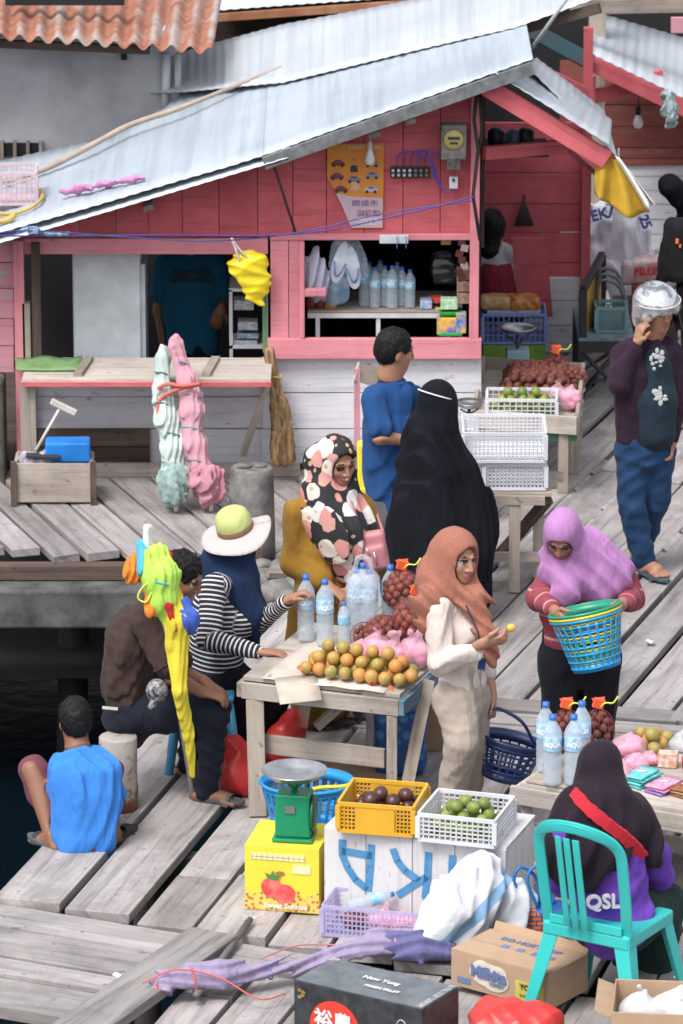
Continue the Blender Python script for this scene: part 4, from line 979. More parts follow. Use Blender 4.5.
sdf_obj(S, 'polo_shirt', C_polo, r, .008, dsum(folds(.009, 30, (.2, 0, 1), 6), wrinkle(.006, 22, 3)), .014)
S = SDF(); S.chain([J(390, 490), J(390, 508)], [.15, .15], flat=F, f=.75); S.chain([J(384, 500), J(382, 540), J(380, 582)], [.10, .085, .075]); S.chain([J(399, 500), J(398, 540), J(396, 578, .1)], [.10, .085, .075])
sdf_obj(S, 'trousers', C_olive, r, .01, folds(.008, 28), .012); w = MB(); w.lathe([(.066, 0), (.078, .02), (.074, .045), (.062, .05)], J(392, 387), rotm(.1, .15, 0), 18); w.obj('collar', C_polo, r)

# ---------------- 6. woman in the long black niqab
r = person('woman covered by a long black veil with a white head strap seen from behind', 440, 618, Y=25.6); J = JY(25.6)
F = V((.8, .6, 0)).normalized(); hc = J(438, 405, .0); HR = hframe(math.radians(125), math.radians(10))
S = SDF(); add_head(S, hc, HR); S.chain([J(440, 560), J(438, 480), J(436, 430), hc+V((0, 0, -.06))], [.12, .12, .10, .05], .05); S.chain([J(430, 520), J(430, 612)], [.08, .04]); S.chain([J(452, 520), J(452, 612)], [.08, .04])
S.chain([J(425, 455, -.02), J(430, 500, -.02), J(458, 505, .05)], [.045, .04, .027]); S.chain([J(450, 455, .02), J(462, 500, .05), J(470, 520, .08)], [.045, .04, .027])
add_foot(S, J(430, 616), J(445, 618, .1)); add_foot(S, J(452, 612), J(465, 612, .1)); sdf_obj(S, 'body', [SK, M_eye, M_iris, M_lip, M_teeth], r, .008)
S = SDF(); hood(S, hc, HR, th=.018); S.chain([hc+V((0, 0, -.03)), J(432, 430, 0), J(432, 465)], [.10, .13, .20], .06, flat=F, f=.9)
S.chain([J(432, 465), J(438, 510), J(443, 545), J(438, 570)], [.20, .265, .29, .27], .06, flat=(.55, -.83, 0), f=.8); S.chain([J(462, 470, .05), J(478, 530, .1)], [.10, .10], .08)
S.chain([J(430, 540), J(425, 585), J(424, 606)], [.25, .225, .20], .06, flat=(.5, -.8, 0), f=.85); S.cone(J(455, 555), J(462, 600), .16, .14, .08)
sdf_obj(S, 'black_veil', C_black, r, .010, dsum(folds(.016, 34, (-.12, 0, 1), 2), folds(.010, 13, (-.1, 0, 1), 7)), .04)
w = MB(); pts = []
for i in range(15):
    a = math.radians(-100+i*200/14); pts.append(hc+HR@V((math.sin(a)*.097, -.012-math.cos(a)*.112, .055+.02*math.cos(a))))
w.tube(pts, .0045, 6); w.obj('head_strap', plain('white_elastic', (.75, .75, .75), .7), r)

# ---------------- 7. woman in terracotta headscarf
r = person('young woman in a terracotta headscarf, cream top and khaki trousers holding a yellow fruit', 462, 836); J = JY(r.location.y)
F = V((.85, -.5, 0)).normalized(); hc = J(456, 559, .0); HR = hframe(math.radians(40), math.radians(4), math.radians(-3))
S = SDF(); add_head(S, hc, HR, 1.06, female=True); S.cone(J(452, 600), hc+V((-.01, 0, -.05)), .052, .048, .04); S.chain([J(460, 688), J(458, 650), J(455, 612)], [.085, .09, .10], .05, flat=F, f=.7)
S.chain([J(438, 614, -.10), J(443, 664, -.16), J(484, 643, -.26)], [.043, .036, .023]); add_hand(S, J(484, 643, -.26), (1, -.1, .22), (.1, .7, .6), .92, .95, 1)
S.chain([J(474, 608, .12), J(484, 655, .2), J(492, 696, .1)], [.043, .038, .024]); add_hand(S, J(492, 696, .1), (.1, -.1, -1), (-1, 0, 0), .9, 1.3, -1)
S.chain([J(458, 696, -.05), J(462, 752, -.10), J(452, 826, .0)], [.065, .048, .034]); S.chain([J(467, 690, .1), J(470, 750, .1), J(466, 820, .15)], [.085, .058, .036])
add_foot(S, J(452, 828), J(475, 838, -.05)); add_foot(S, J(466, 822, .15), J(488, 830, .1)); body_obj(S, r, SKL, M_lipp, .0045)
S = SDF(); S.chain([J(462, 681), J(460, 652), J(459, 628), J(455, 602)], [.137, .110, .128, .08], .05, flat=F, f=.78); S.cone(J(440, 606, -.09), J(472, 602, .11), .06, .058, .05); S.ell(J(474, 630, -.06), (.07, .08, .07), k=.05)
S.chain([J(438, 612, -.10), J(440, 662, -.16), J(472, 652, -.23)], [.066, .062, .044], .014); S.chain([J(474, 608, .12), J(484, 655, .2), J(488, 672, .16)], [.062, .055, .045], .014)
sdf_obj(S, 'top', C_cream, r, .0075, dsum(wrinkle(.007, 26, 9), folds(.005, 40, (.3, 0, 1), 3)), .012)
S = SDF(); S.chain([J(462, 672), J(462, 700)], [.118, .138], .04, flat=F, f=.85); S.chain([J(457, 698, -.05), J(462, 742, -.12), J(454, 782, -.04), J(450, 822, 0)], [.112, .085, .072, .066], .014)
S.chain([J(469, 698, .08), J(472, 745, .10), J(466, 818, .18)], [.105, .08, .066], .014); S.ell(J(451, 702, .02), (.085, .12, .095), k=.05)
sdf_obj(S, 'trousers', C_khaki, r, .0085, dsum(folds(.004, 44, (.25, 0, 1), 8), wrinkle(.004, 34, 4)), .014)
S = SDF(); hood(S, hc, HR, 1.06, th=.022); S.chain([hc+V((-.04, .02, -.02)), J(438, 580, .02), J(426, 612, -.03)], [.10, .10, .065], .05, flat=(-.3, -.9, 0), f=.8)
S.chain([J(448, 585, -.02), J(430, 605, -.10), J(425, 628, -.12)], [.09, .07, .035], .05, flat=(.3, -1, 0), f=.6); S.chain([J(462, 592, -.05), J(476, 605, -.10), J(488, 635, -.14), J(492, 662, -.14)], [.065, .06, .045, .028], .035, flat=(.3, -1, 0), f=.6)
S.cone(J(452, 582), J(470, 594, -.06), .08, .06, .04); S.cone(J(462, 585, .05), J(470, 600, .1), .08, .06, .04)
face_cut(S, hc, HR, 1.06, w=.074, h=.098, dz=-.010); sdf_obj(S, 'headscarf', C_terra, r, .007, dsum(folds(.012, 40, (.55, 0, -.85), 3), wrinkle(.004, 26, 2)), .016)
w = MB(); w.tube([J(466, 605, -.16), J(478, 632, -.22), J(482, 655, -.22)], .004, 6); q = w.obj('lanyard', C_hijnavy, r); w = MB(); w.box(J(482, 664, -.22), (.035, .006, .055), rotm(0, .15, 0)); w.obj('badge', cloth('navy_badge', (.02, .05, .16)), q)
sandal(r, J(452, 832), J(475, 838, -.05), M_sandd); sandal(r, J(466, 826, .15), J(488, 832, .1), M_sandd)

# ---------------- 8. woman in lilac headscarf
r = person('woman in a lilac headscarf looking down at the stack of plastic baskets in her hands', 580, 772); J = JY(r.location.y)
F = V((-.25, -.97, 0)).normalized(); hc = J(562, 535, -.14); HR = hframe(math.radians(-14), math.radians(40), math.radians(-4))
S = SDF(); add_head(S, hc, HR, closed=True); S.cone(J(577, 562, -.02), hc+V((0, .02, -.05)), .055, .05, .04); S.chain([J(582, 650), J(582, 610), J(582, 575)], [.12, .12, .10], .05, flat=F, f=.7)
S.chain([J(556, 572, -.02), J(541, 600, -.05), J(556, 612, -.32)], [.045, .04, .027]); add_hand(S, J(556, 612, -.32), (.35, -.75, -.3), (1, .2, 0), .92, .75, 1)
S.chain([J(618, 568, .02), J(628, 600, .0), J(622, 604, -.28)], [.045, .04, .027]); add_hand(S, J(622, 604, -.28), (-.35, -.7, -.35), (-1, .2, 0), .92, .75, -1)
S.chain([J(566, 650), J(562, 705), J(562, 765)], [.085, .06, .037]); S.chain([J(598, 650), J(598, 705), J(594, 765)], [.085, .06, .037])
add_foot(S, J(562, 766), J(560, 780, -.1)); add_foot(S, J(594, 766), J(596, 780, -.1)); body_obj(S, r)
S = SDF(); S.chain([J(580, 640), J(580, 610), J(582, 575)], [.185, .18, .12], .05, flat=F, f=.68); S.cone(J(560, 568), J(614, 566, .02), .068, .068, .05)
S.chain([J(556, 572, -.02), J(540, 598, -.05), J(552, 609, -.25)], [.078, .07, .045], .014); S.chain([J(618, 568, .02), J(631, 598, .0), J(626, 603, -.22)], [.078, .07, .045], .014)
sdf_obj(S, 'striped_top', C_maroon, r, .009, wrinkle(.008, 22, 6), .014)
S = SDF(); S.chain([J(582, 632), J(582, 655)], [.18, .175], .05, flat=F, f=.72); S.chain([J(563, 658), J(559, 705), J(560, 762)], [.115, .09, .078], .01); S.chain([J(599, 658), J(599, 705), J(595, 762)], [.115, .09, .078], .01)
sdf_obj(S, 'trousers', C_pantsb, r, .011, folds(.008, 24), .014)
S = SDF(); hood(S, hc, HR, th=.015); S.chain([hc+V((.02, .02, -.04)), J(580, 555, -.02), J(592, 572, -.04)], [.09, .13, .155], .05, flat=F, f=.8)
S.cone(J(585, 560, -.02), J(620, 572, -.04), .11, .085, .06, flat=F, f=.7); S.chain([J(570, 562, -.10), J(562, 590, -.16), J(558, 610, -.16)], [.10, .065, .025], .05, flat=F, f=.55); S.chain([J(590, 575, -.06), J(606, 588, -.10)], [.13, .075], .05, flat=F, f=.6)
S.cone(J(555, 560, -.06), J(552, 575, -.08), .07, .06, .05)
face_cut(S, hc, HR, w=.072, h=.090, dz=-.012); sdf_obj(S, 'headscarf', C_purple, r, .008, dsum(folds(.014, 30, (-.5, 0, .9), 5), wrinkle(.004, 20, 2)), .018)

# ---------------- 9. motorcyclist on the phone
r = person('man in a silver helmet, dark jacket and blue jeans talking on a phone', 645, 577); J = JY(r.location.y)
F = V((.35, -.93, 0)).normalized(); hc = J(657, 311, -.02); HR = hframe(math.radians(28), math.radians(8), math.radians(6))
S = SDF(); add_head(S, hc, HR, 1.0); S.cone(J(652, 340), hc+V((0, 0, -.05)), .06, .055, .04); S.chain([J(645, 440), J(645, 390), J(648, 352)], [.12, .12, .11], .05, flat=F, f=.7)
S.chain([J(625, 356, -.02), J(619, 384, -.12), J(637, 344, -.12)], [.05, .045, .028]); add_hand(S, J(637, 343, -.12), (.20, .0, 1), (.8, .6, -.1), .88, .8, -1)
S.chain([J(670, 354, .02), J(677, 400, .03), J(672, 442, -.05)], [.05, .04, .028]); add_hand(S, J(672, 440, -.05), (-.05, -.1, -1), (-1, 0, 0), .95, .8, 1)
S.chain([J(634, 440), J(634, 505, -.02), J(644, 565, .02)], [.085, .058, .037]); S.chain([J(658, 440), J(655, 500, .05), J(640, 550, .3)], [.085, .058, .037])
add_foot(S, J(646, 566, .02), J(662, 578, -.12), 1.05); add_foot(S, J(638, 552, .3), J(640, 570, .15)); body_obj(S, r)
S = SDF(); S.chain([J(645, 432), J(645, 400), J(646, 370), J(649, 350)], [.17, .168, .170, .10], .05, flat=F, f=.7); S.cone(J(628, 352, -.01), J(668, 350, .02), .072, .072, .05); S.cone(J(649, 350), J(652, 338), .08, .065, .03)
S.chain([J(624, 356, -.02), J(619, 384, -.12), J(635, 349, -.12)], [.078, .074, .045], .014); S.chain([J(670, 354, .02), J(678, 400, .03), J(673, 436, -.04)], [.074, .062, .042], .014)
jk = sdf_obj(S, 'jacket', C_plum, r, .009, dsum(folds(.009, 28, (.2, 0, 1), 6), wrinkle(.008, 22, 3)), .016)
S = SDF(); S.chain([J(655, 430, -.045), J(655, 400, -.05), J(655, 358, -.03)], [.120, .116, .085], .04, flat=F, f=1.05); tee = sdf_obj(S, 't_shirt', C_tee, r, .009, wrinkle(.004, 20, 6), .01)
M_prn = plain('pale_print', (.5, .52, .52), .8, (.3, .33, .33), ns=60)
for (cx, cy, rr) in ((657, 360, .05), (659, 396, .045)):
    w = MB(); 
    for k in range(16):
        a = random.uniform(0, 6.28); q = rr*random.uniform(.15, 1); w.ball(J(cx, cy, -.178)+V((math.cos(a)*q, 0, math.sin(a)*q*1.1)), (random.uniform(.006, .02), .0025, random.uniform(.006, .02)), n=6)
    w.obj('shirt_print', M_prn, tee)
S = SDF(); S.chain([J(645, 432), J(645, 448)], [.155, .16], .04, flat=F, f=.75); S.chain([J(633, 448), J(632, 505, -.02), J(643, 558, .02)], [.105, .082, .068], .012); S.chain([J(659, 448), J(656, 500, .05), J(641, 546, .3)], [.10, .08, .066], .012)
sdf_obj(S, 'jeans', C_jean, r, .0095, dsum(folds(.005, 34, (.9, 0, .4), 8), wrinkle(.008, 24, 4)), .014)
sandal(r, J(646, 572, .02), J(662, 578, -.12), plain('teal_rubber', (.05, .10, .12), .6), s=1.1); sandal(r, J(638, 560, .3), J(640, 570, .15), M_sandd)
# helmet (worn)
S = SDF(); P_ = lambda x, y, z: hc+HR@V((x, y, z)); S.ell(P_(0, -.012, .045), (.125, .145, .118), HR); S.ell(P_(0, -.035, -.04), (.122, .125, .115), HR, .03)
S.ell(P_(0, .16, -.048), (.094, .15, .106), HR, .01, sub=True); S.ell(P_(0, .0, -.05), (.10, .11, .12), HR, .01, sub=True)
m, nt, b = _new('chrome_helmet'); b.inputs['Metallic'].default_value = .75; b.inputs['Roughness'].default_value = .22; co = coords(nt)
L(nt, mix(nt, (.72, .73, .76), (.30, .31, .34), ramp(nt, noise(nt, co, 9, 4, .6, 1.5), [(.50, 0.), (.56, 1.)])), b.inputs['Base Color'])
hel = sdf_obj(S, 'helmet', m, r, .006)
Pv = []
for i in range(7):
    row = []
    for k in range(17):
        a = math.radians(-78+156*k/16); z = .068-.034*i/6; row.append(P_(math.sin(a)*.132, -.012+math.cos(a)*(.150+.01*i/6), z))
    Pv.append(row)
w = MB(); w.grid(Pv, thick=.003); w.obj('visor', filmy('clear_visor', (.6, .66, .70), .18, .08), hel)
w = MB(); w.tube([P_(math.sin(math.radians(a))*.13, -.012+math.cos(math.radians(a))*.149, .069) for a in range(-80, 81, 10)], .0035, 6); w.obj('visor_rim', plain('pale_rim', (.6, .6, .62), .4), hel)
ph = MB(); ph.box(P_(-.098, .045, -.045), (.012, .07, .14), HR@rotm(.5, 0, 0)); ph.obj('phone', plain('black_phone', (.01, .01, .012), .2), None, loc=P_(-.095, .055, -.1), label="black phone held to the motorcyclist's ear", cat='phone', bevel=.003)

# ---------------- 10. seated woman in the aubergine headscarf
r = person('woman in a dark aubergine headscarf and violet shirt on the turquoise chair', 615, 990, Y=20.12); J = JY(20.12)
F = V((.6, .8, 0)).normalized(); hc = J(600, 771, .06); HR = hframe(math.radians(150), math.radians(16))
S = SDF(); add_head(S, hc, HR); S.cone(J(602, 812), hc+V((0, 0, -.05)), .055, .05, .04); S.chain([J(610, 915), J(606, 860), J(603, 825)], [.12, .12, .10], .05, flat=F, f=.75)
S.chain([J(566, 835, -.08), J(556, 880, .05), J(575, 892, .3)], [.045, .04, .027]); add_hand(S, J(575, 892, .3), (.5, .8, 0), (0, 0, -1)); S.chain([J(640, 832, .12), J(660, 875, .2), J(655, 880, .42)], [.045, .04, .027]); add_hand(S, J(655, 880, .42), (-.2, .8, 0), (0, 0, -1))
S.chain([J(600, 922, .05), J(632, 908, .42), J(625, 975, .45)], [.09, .06, .037]); S.chain([J(628, 922, .0), J(664, 905, .3), J(655, 975, .4)], [.09, .06, .037])
add_foot(S, J(625, 975, .45), J(640, 972, .7)); add_foot(S, J(655, 975, .4), J(670, 972, .6)); body_obj(S, r)
S = SDF(); S.chain([J(612, 915), J(608, 880), J(606, 850), J(604, 825)], [.20, .175, .16, .09], .05, flat=F, f=.8); S.cone(J(575, 828, -.08), J(635, 828, .1), .06, .06, .05)
S.chain([J(566, 832, -.08), J(556, 878, .05), J(572, 890, .25)], [.075, .07, .05]); S.chain([J(640, 832, .12), J(660, 875, .2), J(655, 880, .38)], [.075, .07, .05])
vs = sdf_obj(S, 'shirt', C_vio, r, .009, dsum(wrinkle(.012, 20, 6), folds(.008, 30, (.6, 0, .6), 3)), .018)
S = SDF(); S.chain([J(600, 922, .05), J(634, 910, .42), J(627, 972, .45)], [.13, .095, .075], .04); S.chain([J(628, 922, .0), J(664, 905, .3), J(656, 970, .4)], [.13, .10, .075], .04); S.ell(J(614, 922), (.19, .16, .10), k=.05)
sdf_obj(S, 'trousers', C_green, r, .010, wrinkle(.008, 22, 4), .014)
S = SDF(); hood(S, hc, HR, th=.018); S.chain([hc+V((0, -.02, -.05)), J(602, 800, 0), J(604, 822, 0)], [.105, .125, .17], .05, flat=F, f=.8)
S.cone(J(580, 818, -.06), J(632, 818, .08), .10, .10, .06); S.chain([J(585, 815, -.08), J(560, 850, -.10), J(556, 878, -.08)], [.12, .10, .055], .05, flat=F, f=.6); S.chain([J(600, 830, -.04), J(596, 850, -.08), J(585, 872, -.12)], [.16, .15, .07], .05, flat=F, f=.7)
S.chain([J(630, 820, .05), J(648, 848, .04), J(655, 862, .04)], [.12, .085, .05], .05, flat=F, f=.7)
hj = sdf_obj(S, 'headscarf', C_aub, r, .009, dsum(folds(.013, 26, (.1, 0, 1), 5), wrinkle(.006, 18, 2)), .018)
def surf_path(pts, off=.0):
    return pts
w = MB(); P = catmull([J(574, 792, -.09), J(586, 806, -.17), J(605, 822, -.20), J(625, 838, -.17), J(643, 856, -.10)], 10)
for i in range(len(P)-1):
    d = (P[i+1]-P[i]).normalized(); w.beam(P[i]-d*.004, P[i+1]+d*.004, .018, .05+random.uniform(-.006, .006), up=V((0, -1, 0)).cross(d), t=random.uniform(-1, 1))
w.obj('red_strap', cloth('red_knit', (.62, .03, .05)), r)
lettering('QSL', J(603, 902, -.205), (1, .12, 0), (0, 0, 1), .085, plain('white_print', (.72, .68, .74), .7), vs, bold=.002, th=.02)

# ---------------- 11. man inside the shop
r = person('shopkeeper in a teal T-shirt standing in the shadow inside the shop', 195, 440, Y=29.5); J = JY(29.5)
F = V((.1, -1, 0)); hc = J(192, 226, 0); HR = hframe(0, .1)
S = SDF(); add_head(S, hc, HR); S.chain([J(192, 360), J(192, 300), J(192, 262), hc+V((0, 0, -.06))], [.12, .12, .10, .05], .05, flat=F, f=.7)
S.chain([J(165, 268), J(160, 310), J(165, 350, -.05)], [.048, .042, .028]); add_hand(S, J(165, 350, -.05), (.1, 0, -1), (1, 0, 0)); S.chain([J(219, 268), J(225, 300), J(221, 312, -.15)], [.048, .042, .03]); add_hand(S, J(221, 308, -.15), (-.3, 0, -.9), (0, 1, 0))
S.chain([J(182, 370), J(182, 410), J(182, 455)], [.08, .055, .036]); S.chain([J(203, 370), J(203, 410), J(203, 455)], [.08, .055, .036]); sdf_obj(S, 'body', [SKD, M_eye, M_iris, M_lip, M_teeth], r, .007)
S = SDF(); S.chain([J(192, 342), J(192, 310), J(192, 280), J(192, 262)], [.18, .175, .18, .10], .05, flat=F, f=.7); S.cone(J(170, 264), J(214, 264), .068, .068, .04); S.cone(J(167, 266), J(161, 292), .082, .078, .03); S.cone(J(217, 266), J(222, 290), .082, .078, .03)
ts = sdf_obj(S, 't_shirt', C_teal, r, .010, wrinkle(.006, 20, 3), .012); lettering('3SCO', J(191, 277, -.135), (1, 0, 0), (0, 0, 1), .095, plain('black_print', (.01, .01, .015), .7), ts, bold=.003, th=.02)
S = SDF(); S.chain([J(192, 345), J(192, 365)], [.16, .16], flat=F, f=.75); S.chain([J(183, 365), J(182, 450)], [.1, .07]); S.chain([J(201, 365), J(203, 450)], [.1, .07]); sdf_obj(S, 'trousers', C_black, r, .012, None)

# ---------------- 12. person in the porch
r = person('person with black hair in a white and red top sitting beside the bread crate', 492, 330, Y=31.1); J = JY(31.1)
hc = J(491, 228, 0); HR = hframe(math.radians(140), .2); F = V((.6, .8, 0))
S = SDF(); add_head(S, hc, HR, .95); S.chain([J(493, 300), J(494, 270), J(493, 250), hc+V((0, 0, -.05))], [.12, .11, .08, .05], .04, flat=F, f=.75); S.chain([J(506, 255), J(512, 278), J(520, 290, .2)], [.04, .036, .026]); add_hand(S, J(520, 290, .2), (.5, .8, 0), (0, 0, -1), .9)
S.chain([J(490, 305), J(515, 305, .3), J(515, 345, .3)], [.08, .055, .036]); sdf_obj(S, 'body', [SK, M_eye, M_iris, M_lip, M_teeth], r, .007)
S = SDF(); S.ell(hc+V((0, -.01, .02)), (.095, .11, .11)); S.chain([hc, hc+V((-.01, -.04, -.13))], [.085, .07], .014); S.ell(hc+HR@V((0, .14, -.03)), (.07, .1, .09), HR, .01, sub=True); sdf_obj(S, 'hair', M_hair, r, .007, wrinkle(.006, 60), .01)
S = SDF(); S.chain([J(494, 272), J(494, 252)], [.135, .09], .04, flat=F, f=.8); S.cone(J(482, 253), J(505, 252), .055, .055, .04); S.chain([J(484, 256), J(480, 282)], [.062, .055]); S.chain([J(506, 256), J(512, 276)], [.062, .055])
S.chain([J(494, 300), J(494, 274)], [.15, .138], .01, flat=F, f=.8, m=1); S.cone(J(480, 284), J(482, 296), .053, .05, .01, m=1)
sdf_obj(S, 'top', [cloth('pale_grey_jersey', (.5, .5, .53)), cloth('dark_red_jersey', (.28, .03, .05))], r, .009, wrinkle(.005, 22), .01)
S = SDF(); S.chain([J(490, 305), J(516, 305, .3), J(515, 340, .3)], [.11, .08, .06]); S.ell(J(493, 306), (.16, .15, .1)); sdf_obj(S, 'trousers', C_black, r, .011)

# ---------------- 13. person at the right edge
r = person('person in a black jacket with a black backpack by the white shack wall', 692, 398); J = JY(r.location.y)
hc = J(706, 165, 0); HR = hframe(math.radians(140), .1); F = V((.6, .8, 0))
S = SDF(); add_head(S, hc, HR); S.chain([J(704, 290), J(704, 240), J(705, 200), hc+V((0, 0, -.06))], [.12, .12, .10, .055], .05, flat=F, f=.75)
S.chain([J(688, 205), J(672, 190, -.1), J(684, 192, .2)], [.05, .045, .03]); add_hand(S, J(684, 190, .2), (.8, .3, .2), (0, 0, -1)); S.chain([J(722, 205, .1), J(728, 245, .1), J(725, 285, 0)], [.05, .04, .028]); add_hand(S, J(725, 285), (0, 0, -1), (-1, 0, 0))
S.chain([J(696, 300), J(696, 345), J(694, 390)], [.085, .06, .037]); S.chain([J(714, 300), J(714, 345), J(714, 388)], [.085, .06, .037]); add_foot(S, J(692, 392), J(686, 400, -.1)); add_foot(S, J(714, 390), J(716, 398, -.1)); sdf_obj(S, 'body', [SK, M_eye, M_iris, M_lip, M_teeth], r, .007)
hair(r, hc, HR)
S = SDF(); S.chain([J(703, 290), J(703, 250), J(704, 225), J(705, 200)], [.18, .17, .18, .10], .05, flat=F, f=.75); S.chain([J(690, 205), J(670, 186, -.1), J(680, 190, .12)], [.08, .075, .055]); S.chain([J(720, 205, .1), J(728, 245, .1), J(726, 278)], [.08, .065, .045]); S.cone(J(690, 205), J(682, 235, -.05), .08, .05, .03)
sdf_obj(S, 'jacket', C_black, r, .010, wrinkle(.008, 20), .014)
S = SDF(); S.chain([J(696, 295), J(696, 345), J(694, 386)], [.12, .09, .07]); S.chain([J(714, 295), J(714, 345), J(714, 384)], [.12, .09, .07]); sdf_obj(S, 'trousers', cloth('grey_brown_cloth', (.07, .06, .055)), r, .012)
bp = thing('backpack', 'black backpack with orange tabs on the person at the right edge', 'backpack', J(672, 290, -.25))
S = SDF(); S.box(J(682, 250, -.24), (.13, .10, .20), rotm(0, .1, .3), .06); S.chain([J(668, 265, -.3), J(658, 288, -.3), J(650, 292, -.3)], [.06, .035, .012], .014); sdf_obj(S, 'pack', cloth('black_nylon', (.014, .014, .016)), bp, .010, wrinkle(.01, 18, 3), .014)
w = MB(); w.box(J(677, 241, -.36), (.02, .01, .03)); w.box(J(680, 246, -.36), (.012, .01, .02)); w.obj('tab', plain('orange_tab', (.8, .2, .06), .6), bp)

for _o in [o for o in bpy.data.objects if o.name.startswith('person')]: tuck(_o)
# ================================================================ market goods
def fruit_mat(name, cols, rough=.45, bmp=.15, bs=120):
    m, nt, b = _new(name); co = coords(nt); oi = nt.nodes.new('ShaderNodeObjectInfo')
    f = mth(nt, 'ADD', mth(nt, 'MULTIPLY', noise(nt, co, 20, 3), .95), mth(nt, 'MULTIPLY', oi.outputs['Random'], .55)); f = mth(nt, 'SUBTRACT', f, .18); n = len(cols)
    L(nt, ramp(nt, mth(nt, 'SUBTRACT', f, .08, True), [(i/(n-1), c) for i, c in enumerate(cols)]), b.inputs['Base Color']); b.inputs['Roughness'].default_value = rough
    bump(nt, b, noise(nt, co, bs, 3), bmp, .003); MC[name] = m; return m
F_orange = fruit_mat('orange_peel', [(.68, .15, .04), (.60, .24, .06), (.42, .27, .07), (.24, .24, .06), (.12, .16, .045)]); F_lime = fruit_mat('lime_peel', [(.36, .36, .08), (.22, .27, .06), (.13, .19, .04), (.09, .14, .035)])
F_salak = fruit_mat('snake_fruit_skin', [(.20, .06, .035), (.13, .035, .025), (.07, .022, .018)], .6, .8, 260); F_salr = fruit_mat('red_snake_fruit_skin', [(.26, .075, .05), (.18, .045, .035), (.10, .03, .026)], .5, .8, 260); F_plum = fruit_mat('dark_fruit_skin', [(.10, .035, .03), (.06, .022, .025), (.035, .015, .018)], .35)
def fruit_proto(name, r, mt, sh=1.0, dim=.06):
    prof = [(0, -r*sh)]; N = 9
    for i in range(1, N): a = -PI/2+PI*i/N; prof.append((r*math.cos(a), r*sh*math.sin(a)))
    prof += [(r*.12, r*sh*(1-.5*dim)), (0, r*sh*(1-dim))]
    w = MB(); w.lathe(prof, n=14); o = w.obj(name, mt, loc=(0, 0, 0)); return o
PROTO_USED = set()
def place(proto, p, label, cat, group, s=1.0, tilt=True):
    if proto in PROTO_USED: o = proto.copy(); COL.objects.link(o)
    else: o = proto; PROTO_USED.add(proto)
    o.location = p; o.scale = [s*random.uniform(.93, 1.06)]*3
    o.rotation_euler = (random.uniform(-1, 1)*(1.2 if tilt else 0), random.uniform(-1, 1)*(1.2 if tilt else 0), random.uniform(0, 6.28))
    return tag(o, label, cat, group)
def pile(proto, O, ax, ay, r, label, cat, group, layers=2, keep=1.0, jit=.25, front=99):
    "hex packed heap over the parallelogram O + ax + ay"
    O, ax, ay = V(O), V(ax), V(ay); step_ = r*2.02
    for l in range(layers):
        sh = l*.9*r; lx, ly = ax.length-2*sh*1.3, ay.length-2*sh*1.3
        if lx < step_*.6 or ly < step_*.4: break
        nx, ny = max(1, int(lx/step_)), max(1, int(ly/(step_*.9)))
        for j in range(ny):
            for i in range(nx):
                if random.random() > keep or (l < layers-1 and front < j < ny-1 and 0 < i < nx-1): continue
                a = (sh*1.3+(i+.5+(.5 if j % 2 else 0)*.6)*lx/nx); b_ = (sh*1.3+(j+.5)*ly/ny)
                if a > ax.length: continue
                p = O+ax.normalized()*a+ay.normalized()*b_+V((0, 0, r+l*r*1.45))
                place(proto, p+V([random.uniform(-jit, jit)*r for _ in range(2)]+[0]), label, cat, group)
